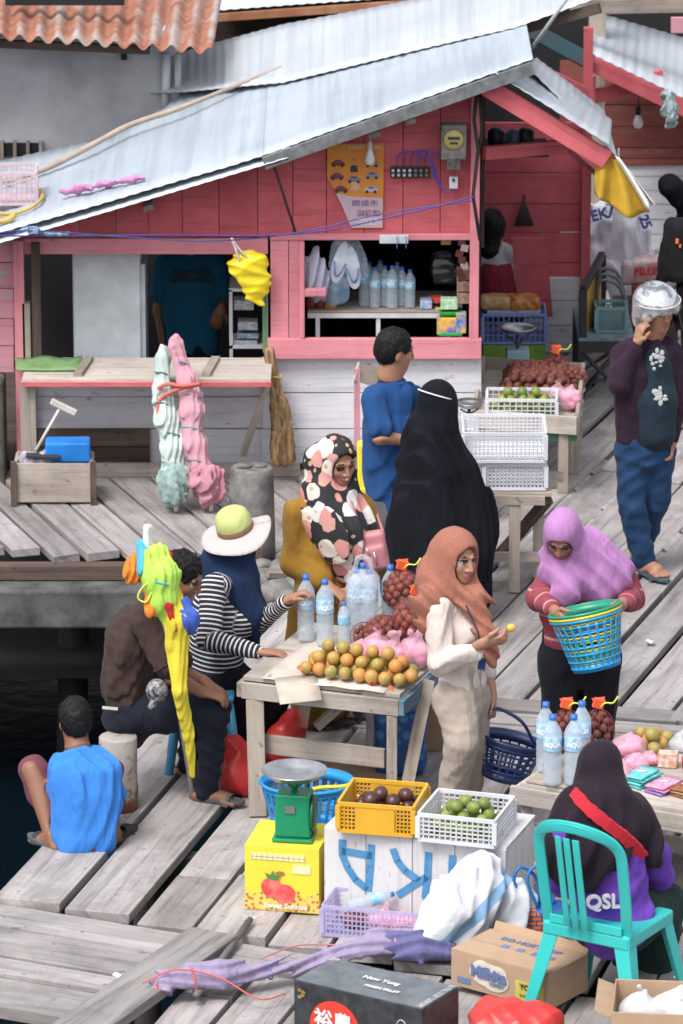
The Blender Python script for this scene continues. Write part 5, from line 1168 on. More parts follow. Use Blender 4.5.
def crate(name, O, dirx, w_, d_, h_, mt, label, cat='crate', group=None, nv=9, nh=4, solid=False, th=.008, flare=1.0, bot=True, lean=0):
    "open plastic crate with lattice sides; O = front-left bottom corner"
    X = V((dirx[0], dirx[1], 0)).normalized(); Y = V((-X.y, X.x, 0)); Z = V((0, 0, 1))
    if lean: R_ = Matrix.Rotation(lean, 3, X); Y = R_@Y; Z = R_@Z
    O = V(O); c = O+X*w_/2+Y*d_/2; m = MB(); R = Matrix((X, Y, Z)).transposed()
    P = lambda x, y, z: O+X*x+Y*y+Z*z
    def bar(a, b_, tx, tz, t=0): m.beam(a, b_, tx, tz, up=Z if abs((b_-a).normalized().dot(Z)) < .7 else X, t=t)
    for z, hh in ((h_-.009, .018), (.009, .016)):
        m.box(P(w_/2, .0, z), (w_, th*1.4, hh), R, t=0); m.box(P(w_/2, d_, z), (w_, th*1.4, hh), R, t=0); m.box(P(0, d_/2, z), (th*1.4, d_-th*1.4, hh), R, t=0); m.box(P(w_, d_/2, z), (th*1.4, d_-th*1.4, hh), R, t=0)
    for x in (0, w_):
        for y in (0, d_): m.box(P(x, y, h_/2), (.022, .022, h_-.037), R, t=0)
    z0, z1 = .017, h_-.018
    for side in range(4):
        L_ = w_ if side < 2 else d_
        Q = (lambda s, z: P(s, 0, z)) if side == 0 else (lambda s, z: P(s, d_, z)) if side == 1 else (lambda s, z: P(0, s, z)) if side == 2 else (lambda s, z: P(w_, s, z))
        sz = (lambda l, hh: (l, th*.8, hh)) if side < 2 else (lambda l, hh: (th*.8, l, hh))
        if solid:
            e = L_*.20; m.box(Q(L_/2, h_/2), sz(L_-2*e-.03, z1-z0), R, t=0)
            for s0 in (.012, L_-e-.008):
                for k in range(5): m.box(Q(s0+e*k/4, h_/2), sz(.006, z1-z0), R, t=0)
                for k in range(1, 6): m.box(Q(s0+e/2, z0+(z1-z0)*k/6), sz(e, .0055), R@Matrix.Identity(3), t=0)
        else:
            n_ = max(3, int(nv*L_/w_))
            for k in range(1, n_): m.box(Q(L_*k/n_, h_/2), sz(.0055, z1-z0), R, t=0)
            for k in range(1, nh): m.box(Q(L_/2, z0+(z1-z0)*k/nh), sz(L_-.02, .0052), R, t=0)
    if bot:
        for k in range(8): m.box(P(w_/2, d_*(k+.5)/8, .004), (w_-.01, d_/8*.7, .006), R, t=0)
    o = m.obj(name, mt, loc=(c.x, c.y, O.z), label=label, cat=cat, group=group); return P, X, Y
def round_basket(name, c, rt, rb, h, mt, label, R=I3, sq=.85, ns=26, group=None, rimm=None, loc=None, nh=3):
    t = thing(name, label, 'basket', loc or V(c), group); m = MB(); c = V(c); Q = lambda a, r, z: c+R@V((math.cos(a)*r, math.sin(a)*r*sq, z))
    for k in range(ns):
        a = 2*PI*k/ns; m.beam(Q(a, rb, .01), Q(a, rt*.97+rb*.03, h-.03), .014*rt/.2, .004, up=R@V((math.cos(a), math.sin(a), 0)), t=0)
    for k in range(nh+1):
        z = .02+(h-.05)*k/nh; r = rb+(rt-rb)*z/h; m.tube([Q(2*PI*i/40, r, z) for i in range(40)], .005, 5, closed=True, t=0)
    for z0, z1 in ((.0, .035), (h-.045, h)):
        P = [[Q(2*PI*i/40, rb+(rt-rb)*z/h, z) for i in range(41)] for z in (z0, z1)]; m.grid(P, thick=.005, t=0)
    m.lathe([(0, .004), (rb, .004), (rb, .012), (0, .012)], c, R, 30, sq=sq, t=0); m.obj('basket_body', mt, t)
    m = MB(); m.tube([Q(2*PI*i/44, rt*1.03, h) for i in range(44)], .0085, 6, closed=True, t=0); m.obj('rim', rimm or mt, t); return t, Q
M_bot = filmy('clear_bottle', (.70, .80, .88), .52, .1); M_cap = plain('blue_cap', (.03, .16, .52), .35); M_lab = plain('bottle_label', (.16, .46, .72), .4, (.6, .78, .88), ns=22); M_wht = plain('white_ink', (.85, .87, .9), .5)
def make_bottle(h=.335, r=.043, text=None, small=False):
    t = thing('water_bottle', 'x', 'bottle', (0, 0, 0)); w = MB(); p = []
    p += [(r*.6, 0), (r*.93, .006)]
    for i in range(16):
        z = .012+i*(h*.74-.012)/16; p.append((r*(1 if i % 2 else .945), z))
    p += [(r, h*.75), (r*.86, h*.80), (r*.5, h*.88), (r*.33, h*.92), (r*.33, h*.95)]; w.lathe(p, n=20); w.obj('bottle_body', M_bot, t)
    w = MB(); w.lathe([(r*.39, h*.93), (r*.40, h*.94), (r*.39, h), (0, h)], n=16); w.obj('cap', M_cap, t)
    w = MB(); w.lathe([(r*1.015, h*.50), (r*1.025, h*.51), (r*1.025, h*.69), (r*1.015, h*.70)], n=24); lb = w.obj('bottle_wrap', M_lab, t)
    if text:
        ob = lettering(text, (0, -r*1.03, h*.60), (1, 0, 0), (0, 0, 1), .03, M_wht, lb, bold=.0015, off=.001)
        for v in ob.data.vertices:
            a = v.co.x/(r*1.04); d = (r*1.04)+(-v.co.y-r*1.03); v.co.x = math.sin(a)*d; v.co.y = -math.cos(a)*d
    return t
B_big = make_bottle(text='AQUA'); B_small = make_bottle(.22, .03); FIRST = set()
def put(proto, p, label, group=None, rz=0.0):
    if proto in FIRST: return copy_tree(proto, None, p, rz, label, group)
    FIRST.add(proto); proto.location = p; proto.rotation_euler = (0, 0, rz); ORG[proto] = V(p); proto['label'] = label
    if group: proto['group'] = group
    return proto
M_pinkbag = filmy('pink_plastic_bag', (.93, .62, .74), .45, .25); M_pinkin = plain('pink_fruit', (.85, .30, .45), .5, (.8, .4, .5)); M_film = filmy('clear_plastic_bag', (.85, .85, .9), .5, .2); M_whitebag = filmy('white_plastic_bag', (.86, .86, .9), .82, .35)
def tied_bag(p, r, mt, label, cat='bag', group=None, h=1.0, knot=True, name='plastic_bag', res=.006, fill=True):
    p = V(p); sd_ = int(abs(p.x)*977) % 50; t = thing(name, label, cat, p, group); S = SDF(); S.ell(p+V((0, 0, r*.72*h)), (r, r*.85, r*.74*h), k=.03); S.cone(p+V((0, 0, r*1.2*h)), p+V((r*.15, 0, r*1.65*h)), r*.45, r*.16, .03)
    if knot:
        for q, l in ((-1, .30), (1, .22)): S.cone(p+V((r*.15, 0, r*1.6*h)), p+V((r*(.15+q*l), q*.2*r, r*(1.65*h+.33))), r*.08, r*.17, .01, flat=(q*.4, -1, .3), f=.45)
    sdf_obj(S, 'film', mt, t, res, dsum(wrinkle(r*.10, 1.6/r, sd_), folds(r*.05, 2.6/r, (0, 0, 1), sd_)), .016)
    if fill and mt in (M_pinkbag,):
        S = SDF(); rr = random.Random(sd_)
        for k in range(9): S.ell(p+V((rr.uniform(-.5, .5)*r, rr.uniform(-.4, .4)*r, r*(.35+.75*rr.random())*h)), (r*.34, r*.32, r*.30), k=.004)
        sdf_obj(S, 'contents', M_pinkin, t, res)
    return t
M_tw = wood('table_wood', (.46, .39, .33), (.34, .29, .25), (.13, .10, .085), amt=.15); M_tw2 = wood('table_wood_pale', (.50, .45, .40), (.40, .36, .33), (.16, .13, .11), amt=.15)
M_steel = plain('worn_steel', (.62, .62, .62), .28, (.45, .45, .46), metal=.9, ns=12); M_card = plain('cardboard', (.44, .30, .20), .9, (.38, .26, .17), ns=9); M_tape = plain('tape', (.5, .38, .24), .4)

# ---------------- table 1 (oranges)
zt1 = .66; FL, FR_ = G(243, 676, zt1), G(400, 694, zt1); tx = (FR_-FL).normalized(); ty = V((-tx.y, tx.x, 0)); ty = (ty+V((.1, .35, 0))*.4).normalized(); BL, BR = FL+ty*.92, FR_+ty*.92
t1 = thing('fruit_table', 'rough wooden table with plank legs holding the orange fruit and water bottles', 'table', ((FL+BR)/2).xy.to_3d())
w = MB(); nb_ = 5
for i in range(nb_):
    a, b_ = FL+ty*(.92*i/nb_+.09), FR_+ty*(.92*i/nb_+.09); w.beam(a+V((0, 0, -.012)), b_+V((0, 0, -.012)), .175, .022)
w.obj('tabletop', M_tw2, t1, bevel=.003)
w = MB(); w.beam(FL+V((0, 0, -.066))-ty*.012, FR_+V((0, 0, -.066))-ty*.012, .025, .08); w.obj('front_rail', M_tw2, t1, bevel=.003)
w = MB(); w.beam(FL+V((0, 0, -.065))-tx*.013-ty*.02, BL+V((0, 0, -.065))-tx*.013, .025, .07); w.obj('side_rail', M_tw, t1); w = MB(); w.beam(FR_+V((0, 0, -.065))+tx*.013-ty*.02, BR+V((0, 0, -.065))+tx*.013, .025, .07); w.obj('side_rail', plain('blue_grey_paint', (.10, .20, .28), .7, (.2, .26, .3)), t1)
def leg(root, top, foot, w_=.06, th=.05, mt=None, name='leg'):
    m = MB(); m.beam(foot, top, w_, th, up=V((0, -1, .1))); m.obj(name, mt or M_tw, root, bevel=.003)
f1 = G(258, 816); leg(t1, FL+tx*.06+V((0, 0, -.11)), V((f1.x, f1.y, 0)), .085, .05); q = FR_-tx*.04; leg(t1, q+V((0, 0, -.11)), V((q.x, q.y, 0)), .05, .05)
q = BL+tx*.05; leg(t1, q+V((0, 0, -.04)), V((q.x-.10, q.y+.0, 0)), .06, .04); q = BR-tx*.05; leg(t1, q+V((0, 0, -.04)), V((q.x, q.y, 0)), .06, .04)
w = MB(); a, b_ = G(270, 745, .30), G(393, 762, .30); a = V((FL.x+tx.x*.1, FL.y+tx.y*.1+.03, .32)); b_ = V((FR_.x-.07, FR_.y+.05, .32)); w.beam(a, b_, .025, .095); w.obj('stretcher', M_tw, t1, bevel=.003)
w = MB(); w.beam(FR_+ty*.30+tx*.04+V((0, 0, -.02)), V((FR_.x+.02, FR_.y-.02, .13)), .06, .03, up=V((0, -1, 0))); w.obj('brace', M_tw, t1)
w = MB(); w.beam(V((FR_.x-.05, FR_.y+.6, .62)), V((FL.x+.35, FL.y+.3, .3)), .05, .04); w.obj('brace', M_tw, t1)
# paper sheet on the table
P = [[FL+tx*(.10+.62*i/12)+ty*(-.015+.8*j/8)+V((0, 0, .004+.003*math.sin(i*2+j))) for i in range(13)] for j in range(9)]
w = MB(); w.grid(P, thick=.0015); pc = w.obj('cardboard_sheet', plain('pale_cardboard', (.60, .52, .45), .9), loc=FL, label='flattened pale cardboard under the orange fruit', cat='cardboard')
w = MB(); a = G(285, 690, zt1); P = [[G(274+i*14+j*2, 680+j*6-i*1.5, zt1)+V((0, -.006*j, .008-.035*(j/3)**2*(1 if j > 0 else 0))) for i in range(4)] for j in range(4)]
w.grid(P, thick=.002); w.obj('paper_scrap', plain('paper_tan', (.55, .48, .40), .9), loc=a, label='torn paper hanging over the front edge of the fruit table', cat='paper')
z = zt1+.012
o_ = fruit_proto('orange', .034, F_orange)
GL = 'ripe green and orange citrus in the heap on the front of the fruit table'
a = G(296, 676, z); b_ = G(401, 690, z); ax = (b_-a); pile(o_, a+V((0, 0, -.0)), ax*1.03, ty*.225, .0345, GL, 'fruit', 'citrus heaped on the fruit table', 3, jit=.3)
w = MB()
for px, py in ((300, 668), (318, 655), (352, 657), (372, 684), (330, 652), (391, 688)): 
    c = G(px, py, z+.05); w.box(c, (.03, .004, .02), rotm(random.uniform(-1, 1), .5, random.uniform(-1, 1))); 
w.obj('red_net_scraps', plain('red_orange_net', (.75, .12, .05), .6), loc=G(330, 660, z), label='scraps of red orange netting among the citrus', cat='netting', kind='stuff')
for (px, py, lb) in ((306, 640, 'large water bottle held by the cap at the left on the fruit table'), (325, 645, 'large water bottle right of the one held by the cap')): put(B_big, G(px, py, z), lb, 'large bottles on the fruit table', random.uniform(-.3, .3))
put(B_small, G(344, 645, z), 'small water bottle beside the two large ones on the fruit table')
for (px, py, lb) in ((356, 633, 'leftmost large bottle in the clear carrier bag'), (363, 628, 'large bottle at the back of the clear carrier bag'), (369, 634, 'rightmost large bottle in the clear carrier bag'), (390, 630, 'large bottle standing right of the clear carrier bag')): put(B_big, G(px, py, z), lb, 'large bottles on the fruit table', random.uniform(-.3, .3))
S = SDF(); p = G(363, 637, z); S.box(p+V((0, 0, .17)), (.085, .07, .17), rad=.05); S.chain([p+V((-.05, 0, .33)), p+V((-.03, 0, .40)), p+V((.0, 0, .415)), p+V((.03, 0, .40)), p+V((.05, 0, .33))], [.012]*5, .01)
sdf_obj(S, 'carrier_bag', filmy('thin_clear_film', (.85, .88, .95), .3, .15), None, .007, wrinkle(.006, 40, 5), .012, loc=p, label='clear carrier bag holding water bottles on the fruit table', cat='bag')
sal = fruit_proto('snake_fruit', .025, F_salr, 1.12, -.12); sald = fruit_proto('snake_fruit', .025, F_salak, 1.12, -.12)
M_net = plain('red_net', (.24, .05, .04), .5); M_redtag = plain('orange_red_tag', (.9, .14, .05), .5); M_ystr = plain('yellow_string', (.75, .78, .10), .5)
def salak_bag(p, r, label, flab, grp, proto=None, h=1.0, n=None, tie=True):
    "net bag (thing) with the fruit in it (things of their own)"
    p = V(p); t = thing('net_bag', label, 'net bag', p); pr = proto or sal; cnt = 0; pts = []
    n = int(15.2*(r-.020)**2/(.050**2*.72)*h**.6); ga = PI*(3-math.sqrt(5))
    for i in range(n):
        zz = 1-2*(i+.5)/n; q = math.sqrt(1-zz*zz); a = ga*i; d = V((q*math.cos(a), q*math.sin(a), zz))
        c = p+V((d.x*(r-.022), d.y*(r-.022)*.9, r*h*.86+d.z*(r*h-.024)))
        if c.z > p.z+.015 and d.y*.95-d.z*.3 < .16: place(pr, c, flab, 'fruit', grp, r/.11*1.02 if r < .11 else 1.08)
    m = MB()
    for k in range(9):
        a = 2*PI*k/9; m.tube([p+V((math.cos(a+b2*.25)*r*math.sin(b2)*1.04, math.sin(a+b2*.25)*r*.94*math.sin(b2)*1.0, r*h*.86-math.cos(b2)*r*h*1.03)) for b2 in [PI*i/10 for i in range(1, 11)]], .0011, 4)
        m.tube([p+V((math.cos(a-b2*.25)*r*math.sin(b2)*1.04, math.sin(a-b2*.25)*r*.94*math.sin(b2)*1.0, r*h*.86-math.cos(b2)*r*h*1.03)) for b2 in [PI*i/10 for i in range(1, 11)]], .0011, 4)
    m.obj('net', M_net, t)
    if tie:
        m = MB(); q = p+V((0, 0, r*h*1.9)); m.add([q+V((-.035, 0, .05)), q+V((.03, .01, .055)), q+V((.012, 0, 0)), q+V((-.01, .01, .0))], [(0, 1, 2, 3)]); m.box(q+V((0, .0, .025)), (.05, .02, .045), rotm(.2, .3, .2)); m.obj('net_neck', M_redtag, t)
        m = MB(); m.tube(catmull([q, q+V((.03, -.01, .03)), q+V((.065, -.01, .03)), q+V((.09, 0, .06))], 4), .004, 5); m.obj('tie_string', M_ystr, t)
    return t
g1 = 'snake fruit in the net bags on the fruit table'; fl1 = 'reddish snake fruit inside the net bags at the back of the fruit table'
salak_bag(G(402, 632, z)+V((0, 0, .13)), .10, 'highest net bag of snake fruit on the fruit table, with a yellow string', fl1, g1, n=24)
salak_bag(G(416, 652, z)+V((0, 0, .07)), .115, 'big net bag of snake fruit with a red tag beside the terracotta headscarf', fl1, g1, n=30)
salak_bag(G(383, 650, z), .095, 'net bag of snake fruit lying low behind the citrus and pink bags', fl1, g1, n=22, tie=False); salak_bag(G(404, 648, z), .095, 'net bag of snake fruit under the two higher ones', fl1, g1, n=20, tie=False, proto=sald)
salak_bag(G(365, 648, z), .07, 'small net bag of snake fruit right of the small water bottle', fl1, g1, n=16, tie=False); salak_bag(G(428, 660, z)+V((-.02, 0, -.01)), .08, 'net bag of snake fruit at the right corner of the fruit table', fl1, g1, n=18, tie=False, proto=sald)
w = MB()
for (px, py, r_, lb) in ((360, 662, .070, 'small pink bag of fruit at the left of the row on the fruit table'), (376, 659, .082, 'pink bag of fruit with a tall white knot on the fruit table'), (393, 668, .088, 'pink bag of fruit in front with a white knot, on the fruit table'), (413, 667, .092, 'largest pink bag of fruit at the table corner')):
    tied_bag(G(px, py, z), r_, M_pinkbag, lb, group='pink bags on the fruit table')
# ---------------- seats, bags and sacks around table 1
p = G(119, 812); post = thing('rusty_post', 'rusty white painted drum post that the young man sits on', 'post', p)
w = MB(); w.lathe([(.092, 0), (.095, .1), (.09, .22), (.092, .38), (.088, .385), (0, .385)], p, n=20); m, nt, b = _new('rusty_white'); co = coords(nt)
sz = nt.nodes.new('ShaderNodeSeparateXYZ'); L(nt, co, sz.inputs[0]); f = mth(nt, 'ADD', noise(nt, co, 9, 7, .7), mth(nt, 'MULTIPLY', sz.outputs[2], -.45)); L(nt, mix(nt, (.36, .33, .31), (.20, .08, .035), ramp(nt, f, [(.40, 0.), (.50, 1.)])), b.inputs['Base Color']); b.inputs['Roughness'].default_value = .8; bump(nt, b, noise(nt, co, 20, 4), .4, .005)
w.obj('drum', m, post)
M_bplast = plain('blue_plastic', (.08, .32, .58), .35, (.07, .28, .52))
st = thing('blue_stool', 'blue plastic stool under the woman in the striped top', 'stool', (G(205, 765).x, 23.2, 0)); o = ORG[st]
w = MB(); w.box(o+V((0, 0, .40)), (.30, .30, .03), t=0); w.box(o+V((0, 0, .37)), (.27, .27, .04), t=0); w.obj('seat', M_bplast, st, bevel=.01)
for q in (-1, 1):
    for q2 in (-1, 1): w = MB(); w.tube([o+V((q*.12, q2*.12, .38)), o+V((q*.175, q2*.165, 0))], [.026, .022], 10); w.obj('leg', M_bplast, st)
def sack(name, parts, mt, label, cat='bag', res=.008, wa=.008, wf=24, seed=1, loc=None, fn=None):
    S = SDF()
    for c, r in parts: S.ell(c, r, k=.05)
    return sdf_obj(S, name, mt, None, res, dsum(wrinkle(wa, wf, seed), fn) if fn else wrinkle(wa, wf, seed), wa*2.5, loc=loc or parts[0][0], label=label, cat=cat)
M_redbag = plain('red_plastic', (.62, .045, .04), .4, (.5, .03, .03), ns=9)
p = G(238, 794); sack('red_bag', [(p+V((0, .05, .11)), (.11, .13, .12)), (p+V((-.03, .1, .2)), (.08, .09, .08)), (p+V((.05, .02, .06)), (.1, .1, .07))], M_redbag, 'crumpled red plastic bag beside the sandal under the fruit table', loc=p, wa=.012)
p = G(284, 775); sack('red_bag', [(p+V((0, .1, .12)), (.11, .12, .13)), (p+V((.05, .15, .22)), (.07, .07, .07))], M_redbag, 'red plastic bag behind the left leg of the fruit table', loc=p, wa=.012, seed=4)
p = G(400, 780); S = SDF(); S.box(p+V((0, .12, .17)), (.13, .10, .17), rad=.05); S.box(p+V((-.08, .2, .16)), (.09, .09, .16), rad=.05, m=1)
m, nt, b = _new('blue_print_sack'); co = coords(nt); v = nt.nodes.new('ShaderNodeTexVoronoi'); v.inputs['Scale'].default_value = 16; L(nt, co, v.inputs[0]); L(nt, mix(nt, (.02, .08, .26), (.05, .22, .45), ramp(nt, v.outputs['Distance'], [(.3, 1.), (.4, 0.)])), b.inputs['Base Color'])
sdf_obj(S, 'blue_sack', [m, cloth('pale_sack', (.5, .52, .56))], None, .009, wrinkle(.009, 20, 5), .02, loc=p, label='blue printed sack standing under the right end of the fruit table', cat='sack')
def carton(name, O, X, w_, d_, h_, mt, label, openf=False, flaps=(), tilt=0):
    X = V((X[0], X[1], 0)).normalized(); Y = V((-X.y, X.x, 0)); Z = V((0, 0, 1)); O = V(O)
    if tilt: q = Matrix.Rotation(tilt, 3, X); Y = q@Y; Z = q@Z
    R = Matrix((X, Y, Z)).transposed(); t = thing(name, label, 'box', O); w = MB(); th = .006
    P = lambda x, y, z: O+X*x+Y*y+Z*z
    w.box(P(w_/2, th/2, h_/2), (w_, th, h_), R, t=0); w.box(P(w_/2, d_-th/2, h_/2), (w_, th, h_), R, t=0); w.box(P(th/2, d_/2, h_/2), (th, d_-2*th, h_), R, t=0); w.box(P(w_-th/2, d_/2, h_/2), (th, d_-2*th, h_), R, t=0); w.box(P(w_/2, d_/2, th/2), (w_-2*th, d_-2*th, th), R, t=0)
    if not openf: w.box(P(w_/2, d_*.25-.001, h_+.002), (w_, d_*.5-.003, .004), R, t=.1); w.box(P(w_/2, d_*.75+.001, h_+.002), (w_, d_*.5-.003, .004), R, t=-.1)
    w.obj('box_body', mt, t, bevel=.003); return t, P, X, Y, Z, R
t, P, X, Y, Z, R = carton('cardboard_box', G(420, 752), (1, .2), .2, .2, .24, M_card, 'brown cardboard box behind the legs of the woman in khaki trousers')
w = MB(); a = G(322, 775); w.box(a+V((.18, .05, .03)), (.36, .28, .01), rotm(.15, .05, -.2)); w.obj('cardboard_piece', M_card, loc=a, label='loose piece of cardboard on the boards under the fruit table', cat='cardboard')
# parasol on the shoulder of the young man
def parasol_bundle(name, pts, rs, mts, label, seed=1, strings=(), freq=50, amp=.012, poles=None, loc=None, cat='parasol', stringm=None):
    t = thing(name, label, cat, loc or V(pts[0])); S = SDF()
    for i in range(len(pts)-1): S.cone(pts[i], pts[i+1], rs[i], rs[i+1], .03, m=i % len(mts) if len(mts) > 1 else 0)
    d = (V(pts[-1])-V(pts[0])).normalized(); sdf_obj(S, 'canopy', mts, t, .007, dsum(folds(amp, freq, d, seed), wrinkle(amp*.35, 34, seed)), amp*2)
    for (i, f, mt) in strings:
        c = V(pts[i]).lerp(V(pts[i+1]), f); r = rs[i]+(rs[i+1]-rs[i])*f; ties(t, c, r*.98+.004, mt, frame(V(pts[i+1])-V(pts[i])) @ rotm(PI/2, 0, 0) @ rotm(random.uniform(-.3, .3), random.uniform(-.3, .3), 0))
    if poles: w = MB(); w.tube(poles[:2], .012, 8); w.obj('pole', poles[2], t)
    return t
Jm = JY(22.5); t = thing('folded_parasol', 'folded parasol in lime, orange, yellow and blue leaning on the young man', 'parasol', (Jm(192, 790).x, 22.6, 0))
cl = lambda n, c: cloth(n, c); ML, MO, MYe, MBl, MR_ = cl('lime_nylon', (.48, .78, .12)), cl('orange_nylon', (.85, .26, .04)), cl('yellow_nylon', (.72, .60, .05)), cl('royal_nylon', (.06, .12, .50)), cl('red_nylon', (.55, .03, .03)); MSk = cl('sky_nylon', (.10, .45, .75)); MWn = cl('white_nylon', (.8, .82, .82))
def gore(mt, pts, rs, name='canopy_panel', seed=1, amp=.006, flat=None, f=1):
    S = SDF(); S.chain(pts, [q*1.2 for q in rs], .02, flat=flat, f=f); sdf_obj(S, name, mt, t, .006, folds(amp, 80, (0, 0, 1), seed), amp*2)
gore(ML, [Jm(157, 556, -.12), Jm(160, 575, -.14), Jm(163, 600, -.15), Jm(168, 622, -.14)], [.05, .075, .06, .03], seed=2, flat=(.2, -1, 0), f=.8); gore(MO, [Jm(140, 558, -.08), Jm(136, 572, -.10)], [.035, .05], seed=3, flat=(.3, -1, 0), f=.5); gore(MR_, [Jm(158, 552, -.05), Jm(163, 556, -.10)], [.045, .04], seed=4, flat=(0, -.5, -1), f=.6)
gore(MO, [Jm(149, 590, -.16), Jm(152, 610, -.18)], [.022, .03], seed=5, flat=(.3, -1, 0), f=.6); gore(MYe, [Jm(170, 592, -.12), Jm(178, 620, -.14), Jm(176, 645, -.15), Jm(180, 690, -.20), Jm(188, 735, -.14), Jm(192, 775, -.08)], [.04, .055, .040, .030, .022, .012], seed=6)
gore(MBl, [Jm(182, 605, -.14), Jm(188, 620, -.17), Jm(184, 636, -.17)], [.03, .045, .02], seed=7, flat=(.3, -1, 0), f=.6); gore(MR_, [Jm(168, 585, -.17), Jm(169, 605, -.19), Jm(174, 630, -.20)], [.012, .016, .012], seed=8); gore(MSk, [Jm(142, 545, -.08), Jm(145, 570, -.14)], [.026, .03], seed=9); gore(MWn, [Jm(147, 528, -.09), Jm(147, 545, -.09)], [.018, .02], seed=10)
w = MB(); w.tube([Jm(146, 530, -.09), Jm(160, 600, -.10), Jm(192, 792, -.05)], .011, 8); w.obj('pole', M_steel, t)
for px, py, r_, mm in ((158, 588, .066, M_ystr), (160, 577, .078, MSk)): ties(t, Jm(px, py, -.14), r_, mm, rotm(.1, .3, 0))
w = MB(); w.tube(catmull([Jm(150, 582, -.2), Jm(142, 588, -.2), Jm(138, 598, -.2), Jm(146, 602, -.2), Jm(152, 592, -.2)], 5), .005, 5); w.obj('tie_string', M_ystr, t)
p = Jm(157, 690, -.05); S = SDF(); S.ell(p, (.055, .05, .06)); S.cone(p+V((0, -.01, -.04)), p+V((-.03, -.03, -.075)), .02, .015)
sdf_obj(S, 'patterned_cap', plain('black_white_print', (.015, .015, .02), .8, (.4, .4, .42), ns=45), None, .006, wrinkle(.004, 40), .008, loc=p, label='small black and white patterned cap held on the lap of the young man', cat='cap')

# ---------------- the row of crates and boxes in front
xd = V((1, -.34, 0)).normalized(); zb = .43; O = G(324, 916); BX = thing('painted_box', 'white painted wooden box with mirrored blue letters under the two fruit crates', 'box', O)
yd = V((-xd.y, xd.x, 0)); bw_, bd_, bh_ = .86, .46, zb
M_pw = wood('white_paint_wood', (.45, .42, .38), (.35, .32, .3), (.2, .18, .16), paint=((.66, .66, .67), (.56, .55, .56)), wear=.37, amt=.05); M_bluep = plain('blue_brush_paint', (.05, .22, .44), .8, (.09, .28, .5), ns=30)
R = Matrix((xd, yd, V((0, 0, 1)))).transposed(); PB = lambda x, y, z_: O+xd*x+yd*y+V((0, 0, z_))
w = MB()
for i, (x0, x1) in enumerate(((0, .20), (.20, .42), (.42, .62), (.62, .86))): w.box(PB((x0+x1)/2, .01, bh_/2-.002*i), (x1-x0-.003, .02, bh_-.006), R)
w.obj('front_panel', M_pw, BX, bevel=.002); w = MB(); w.box(PB(bw_-.01, bd_/2, bh_/2), (.02, bd_-.042, bh_-.01), R); w.obj('side_panel', M_pw, BX); w = MB(); w.box(PB(.01, bd_/2, bh_/2), (.02, bd_-.042, bh_-.01), R); w.obj('side_panel', M_pw, BX); w = MB()
for k in range(3): w.box(PB(bw_/2, bd_*(k+.5)/3+.003, bh_-.008), (bw_, bd_/3-.006, .016), R)
w.obj('lid', M_pw, BX); w = MB(); w.box(PB(bw_/2, bd_-.01, bh_/2), (bw_-.04, .02, bh_-.02), R); w.obj('back_panel', M_pw, BX)
w = MB()
def stroke(pts, wd_=.034):
    Q = [PB(x, -.003, z_) for x, z_ in pts]; 
    for i in range(len(Q)-1):
        d = (Q[i+1]-Q[i]).normalized(); n_ = d.cross(yd).normalized()*wd_/2; e = d*.004; w.add([Q[i]-n_-e, Q[i]+n_-e, Q[i+1]+n_+e, Q[i+1]-n_+e], [(0, 1, 2, 3)], t=0)
        w.add([q-yd*.0015 for q in (Q[i]-n_-e, Q[i]+n_-e, Q[i+1]+n_+e, Q[i+1]-n_+e)], [(0, 1, 2, 3)], t=0)
sx = lambda px: (px-324)/214*1.055
def zz(px, py): return zb-(py-(829+(px-324)*.125))/201
for s_ in ([(342, 842), (342, 856), (347, 868), (355, 880), (366, 889)], [(342, 852), (370, 857)], [(370, 847), (369, 868), (367, 890)], [(391, 851), (395, 862), (403, 872), (416, 881)], [(425, 855), (424, 878), (422, 898)], [(423, 878), (410, 886), (396, 895)], [(448, 858), (447, 880), (446, 902)], [(448, 872), (458, 873)], [(468, 862), (466, 885)]):
    stroke([(sx(px), zz(px, py)) for px, py in s_])
    if s_[0] in ((370, 847), (423, 878), (468, 862)): w.obj('painted_letter', M_bluep, BX); w = MB()
M_ycr = plain('yellow_plastic', (.72, .40, .03), .4, (.66, .36, .03)); M_wcr = plain('white_plastic', (.68, .69, .74), .4, (.62, .63, .68))
zc = zb+.003
P, X, Y = crate('yellow_crate', G(338, 832, zc), (1, -.22), .345, .33, .145, M_ycr, 'yellow plastic crate of dark fruit on the white painted box', solid=True, th=.009)
pd_ = fruit_proto('dark_fruit', .036, F_plum, 1.15); pile(pd_, P(.025, .03, .03), X*.30, Y*.27, .036, 'dark purple brown fruit in the yellow crate', 'fruit', 'dark fruit in the yellow crate', 2, keep=.92)
P, X, Y = crate('white_crate', G(418, 841, zc), (1, -.30), .355, .34, .135, M_wcr, 'white lattice crate of green limes on the white painted box', nv=14, nh=5)
li = fruit_proto('lime', .030, F_lime, 1.1, -.1); pile(li, P(.025, .03, .015), X*.31, Y*.28, .030, 'green lime in the white lattice crate', 'fruit', 'limes in the front white crate', 3)
M_lcr = filmy('lilac_clear_plastic', (.66, .62, .86), .68, .25); P, X, Y = crate('lilac_crate', G(322, 936), (1, -.26), .52, .24, .15, M_lcr, 'see-through lilac plastic crate of pink bags standing on the boards', nv=26, nh=5, th=.006)
for (x, y, r_, mt, lb) in ((.12, .12, .07, F_salak, 'brown net bundle of fruit in the lilac crate'), (.24, .13, .07, M_pinkbag, 'left pink bag in the lilac crate'), (.34, .12, .075, M_pinkbag, 'middle pink bag in the lilac crate'), (.44, .13, .07, M_pinkbag, 'right pink bag in the lilac crate')): tied_bag(P(x, y, .012), r_, mt, lb, knot=mt is M_pinkbag, h=.8)
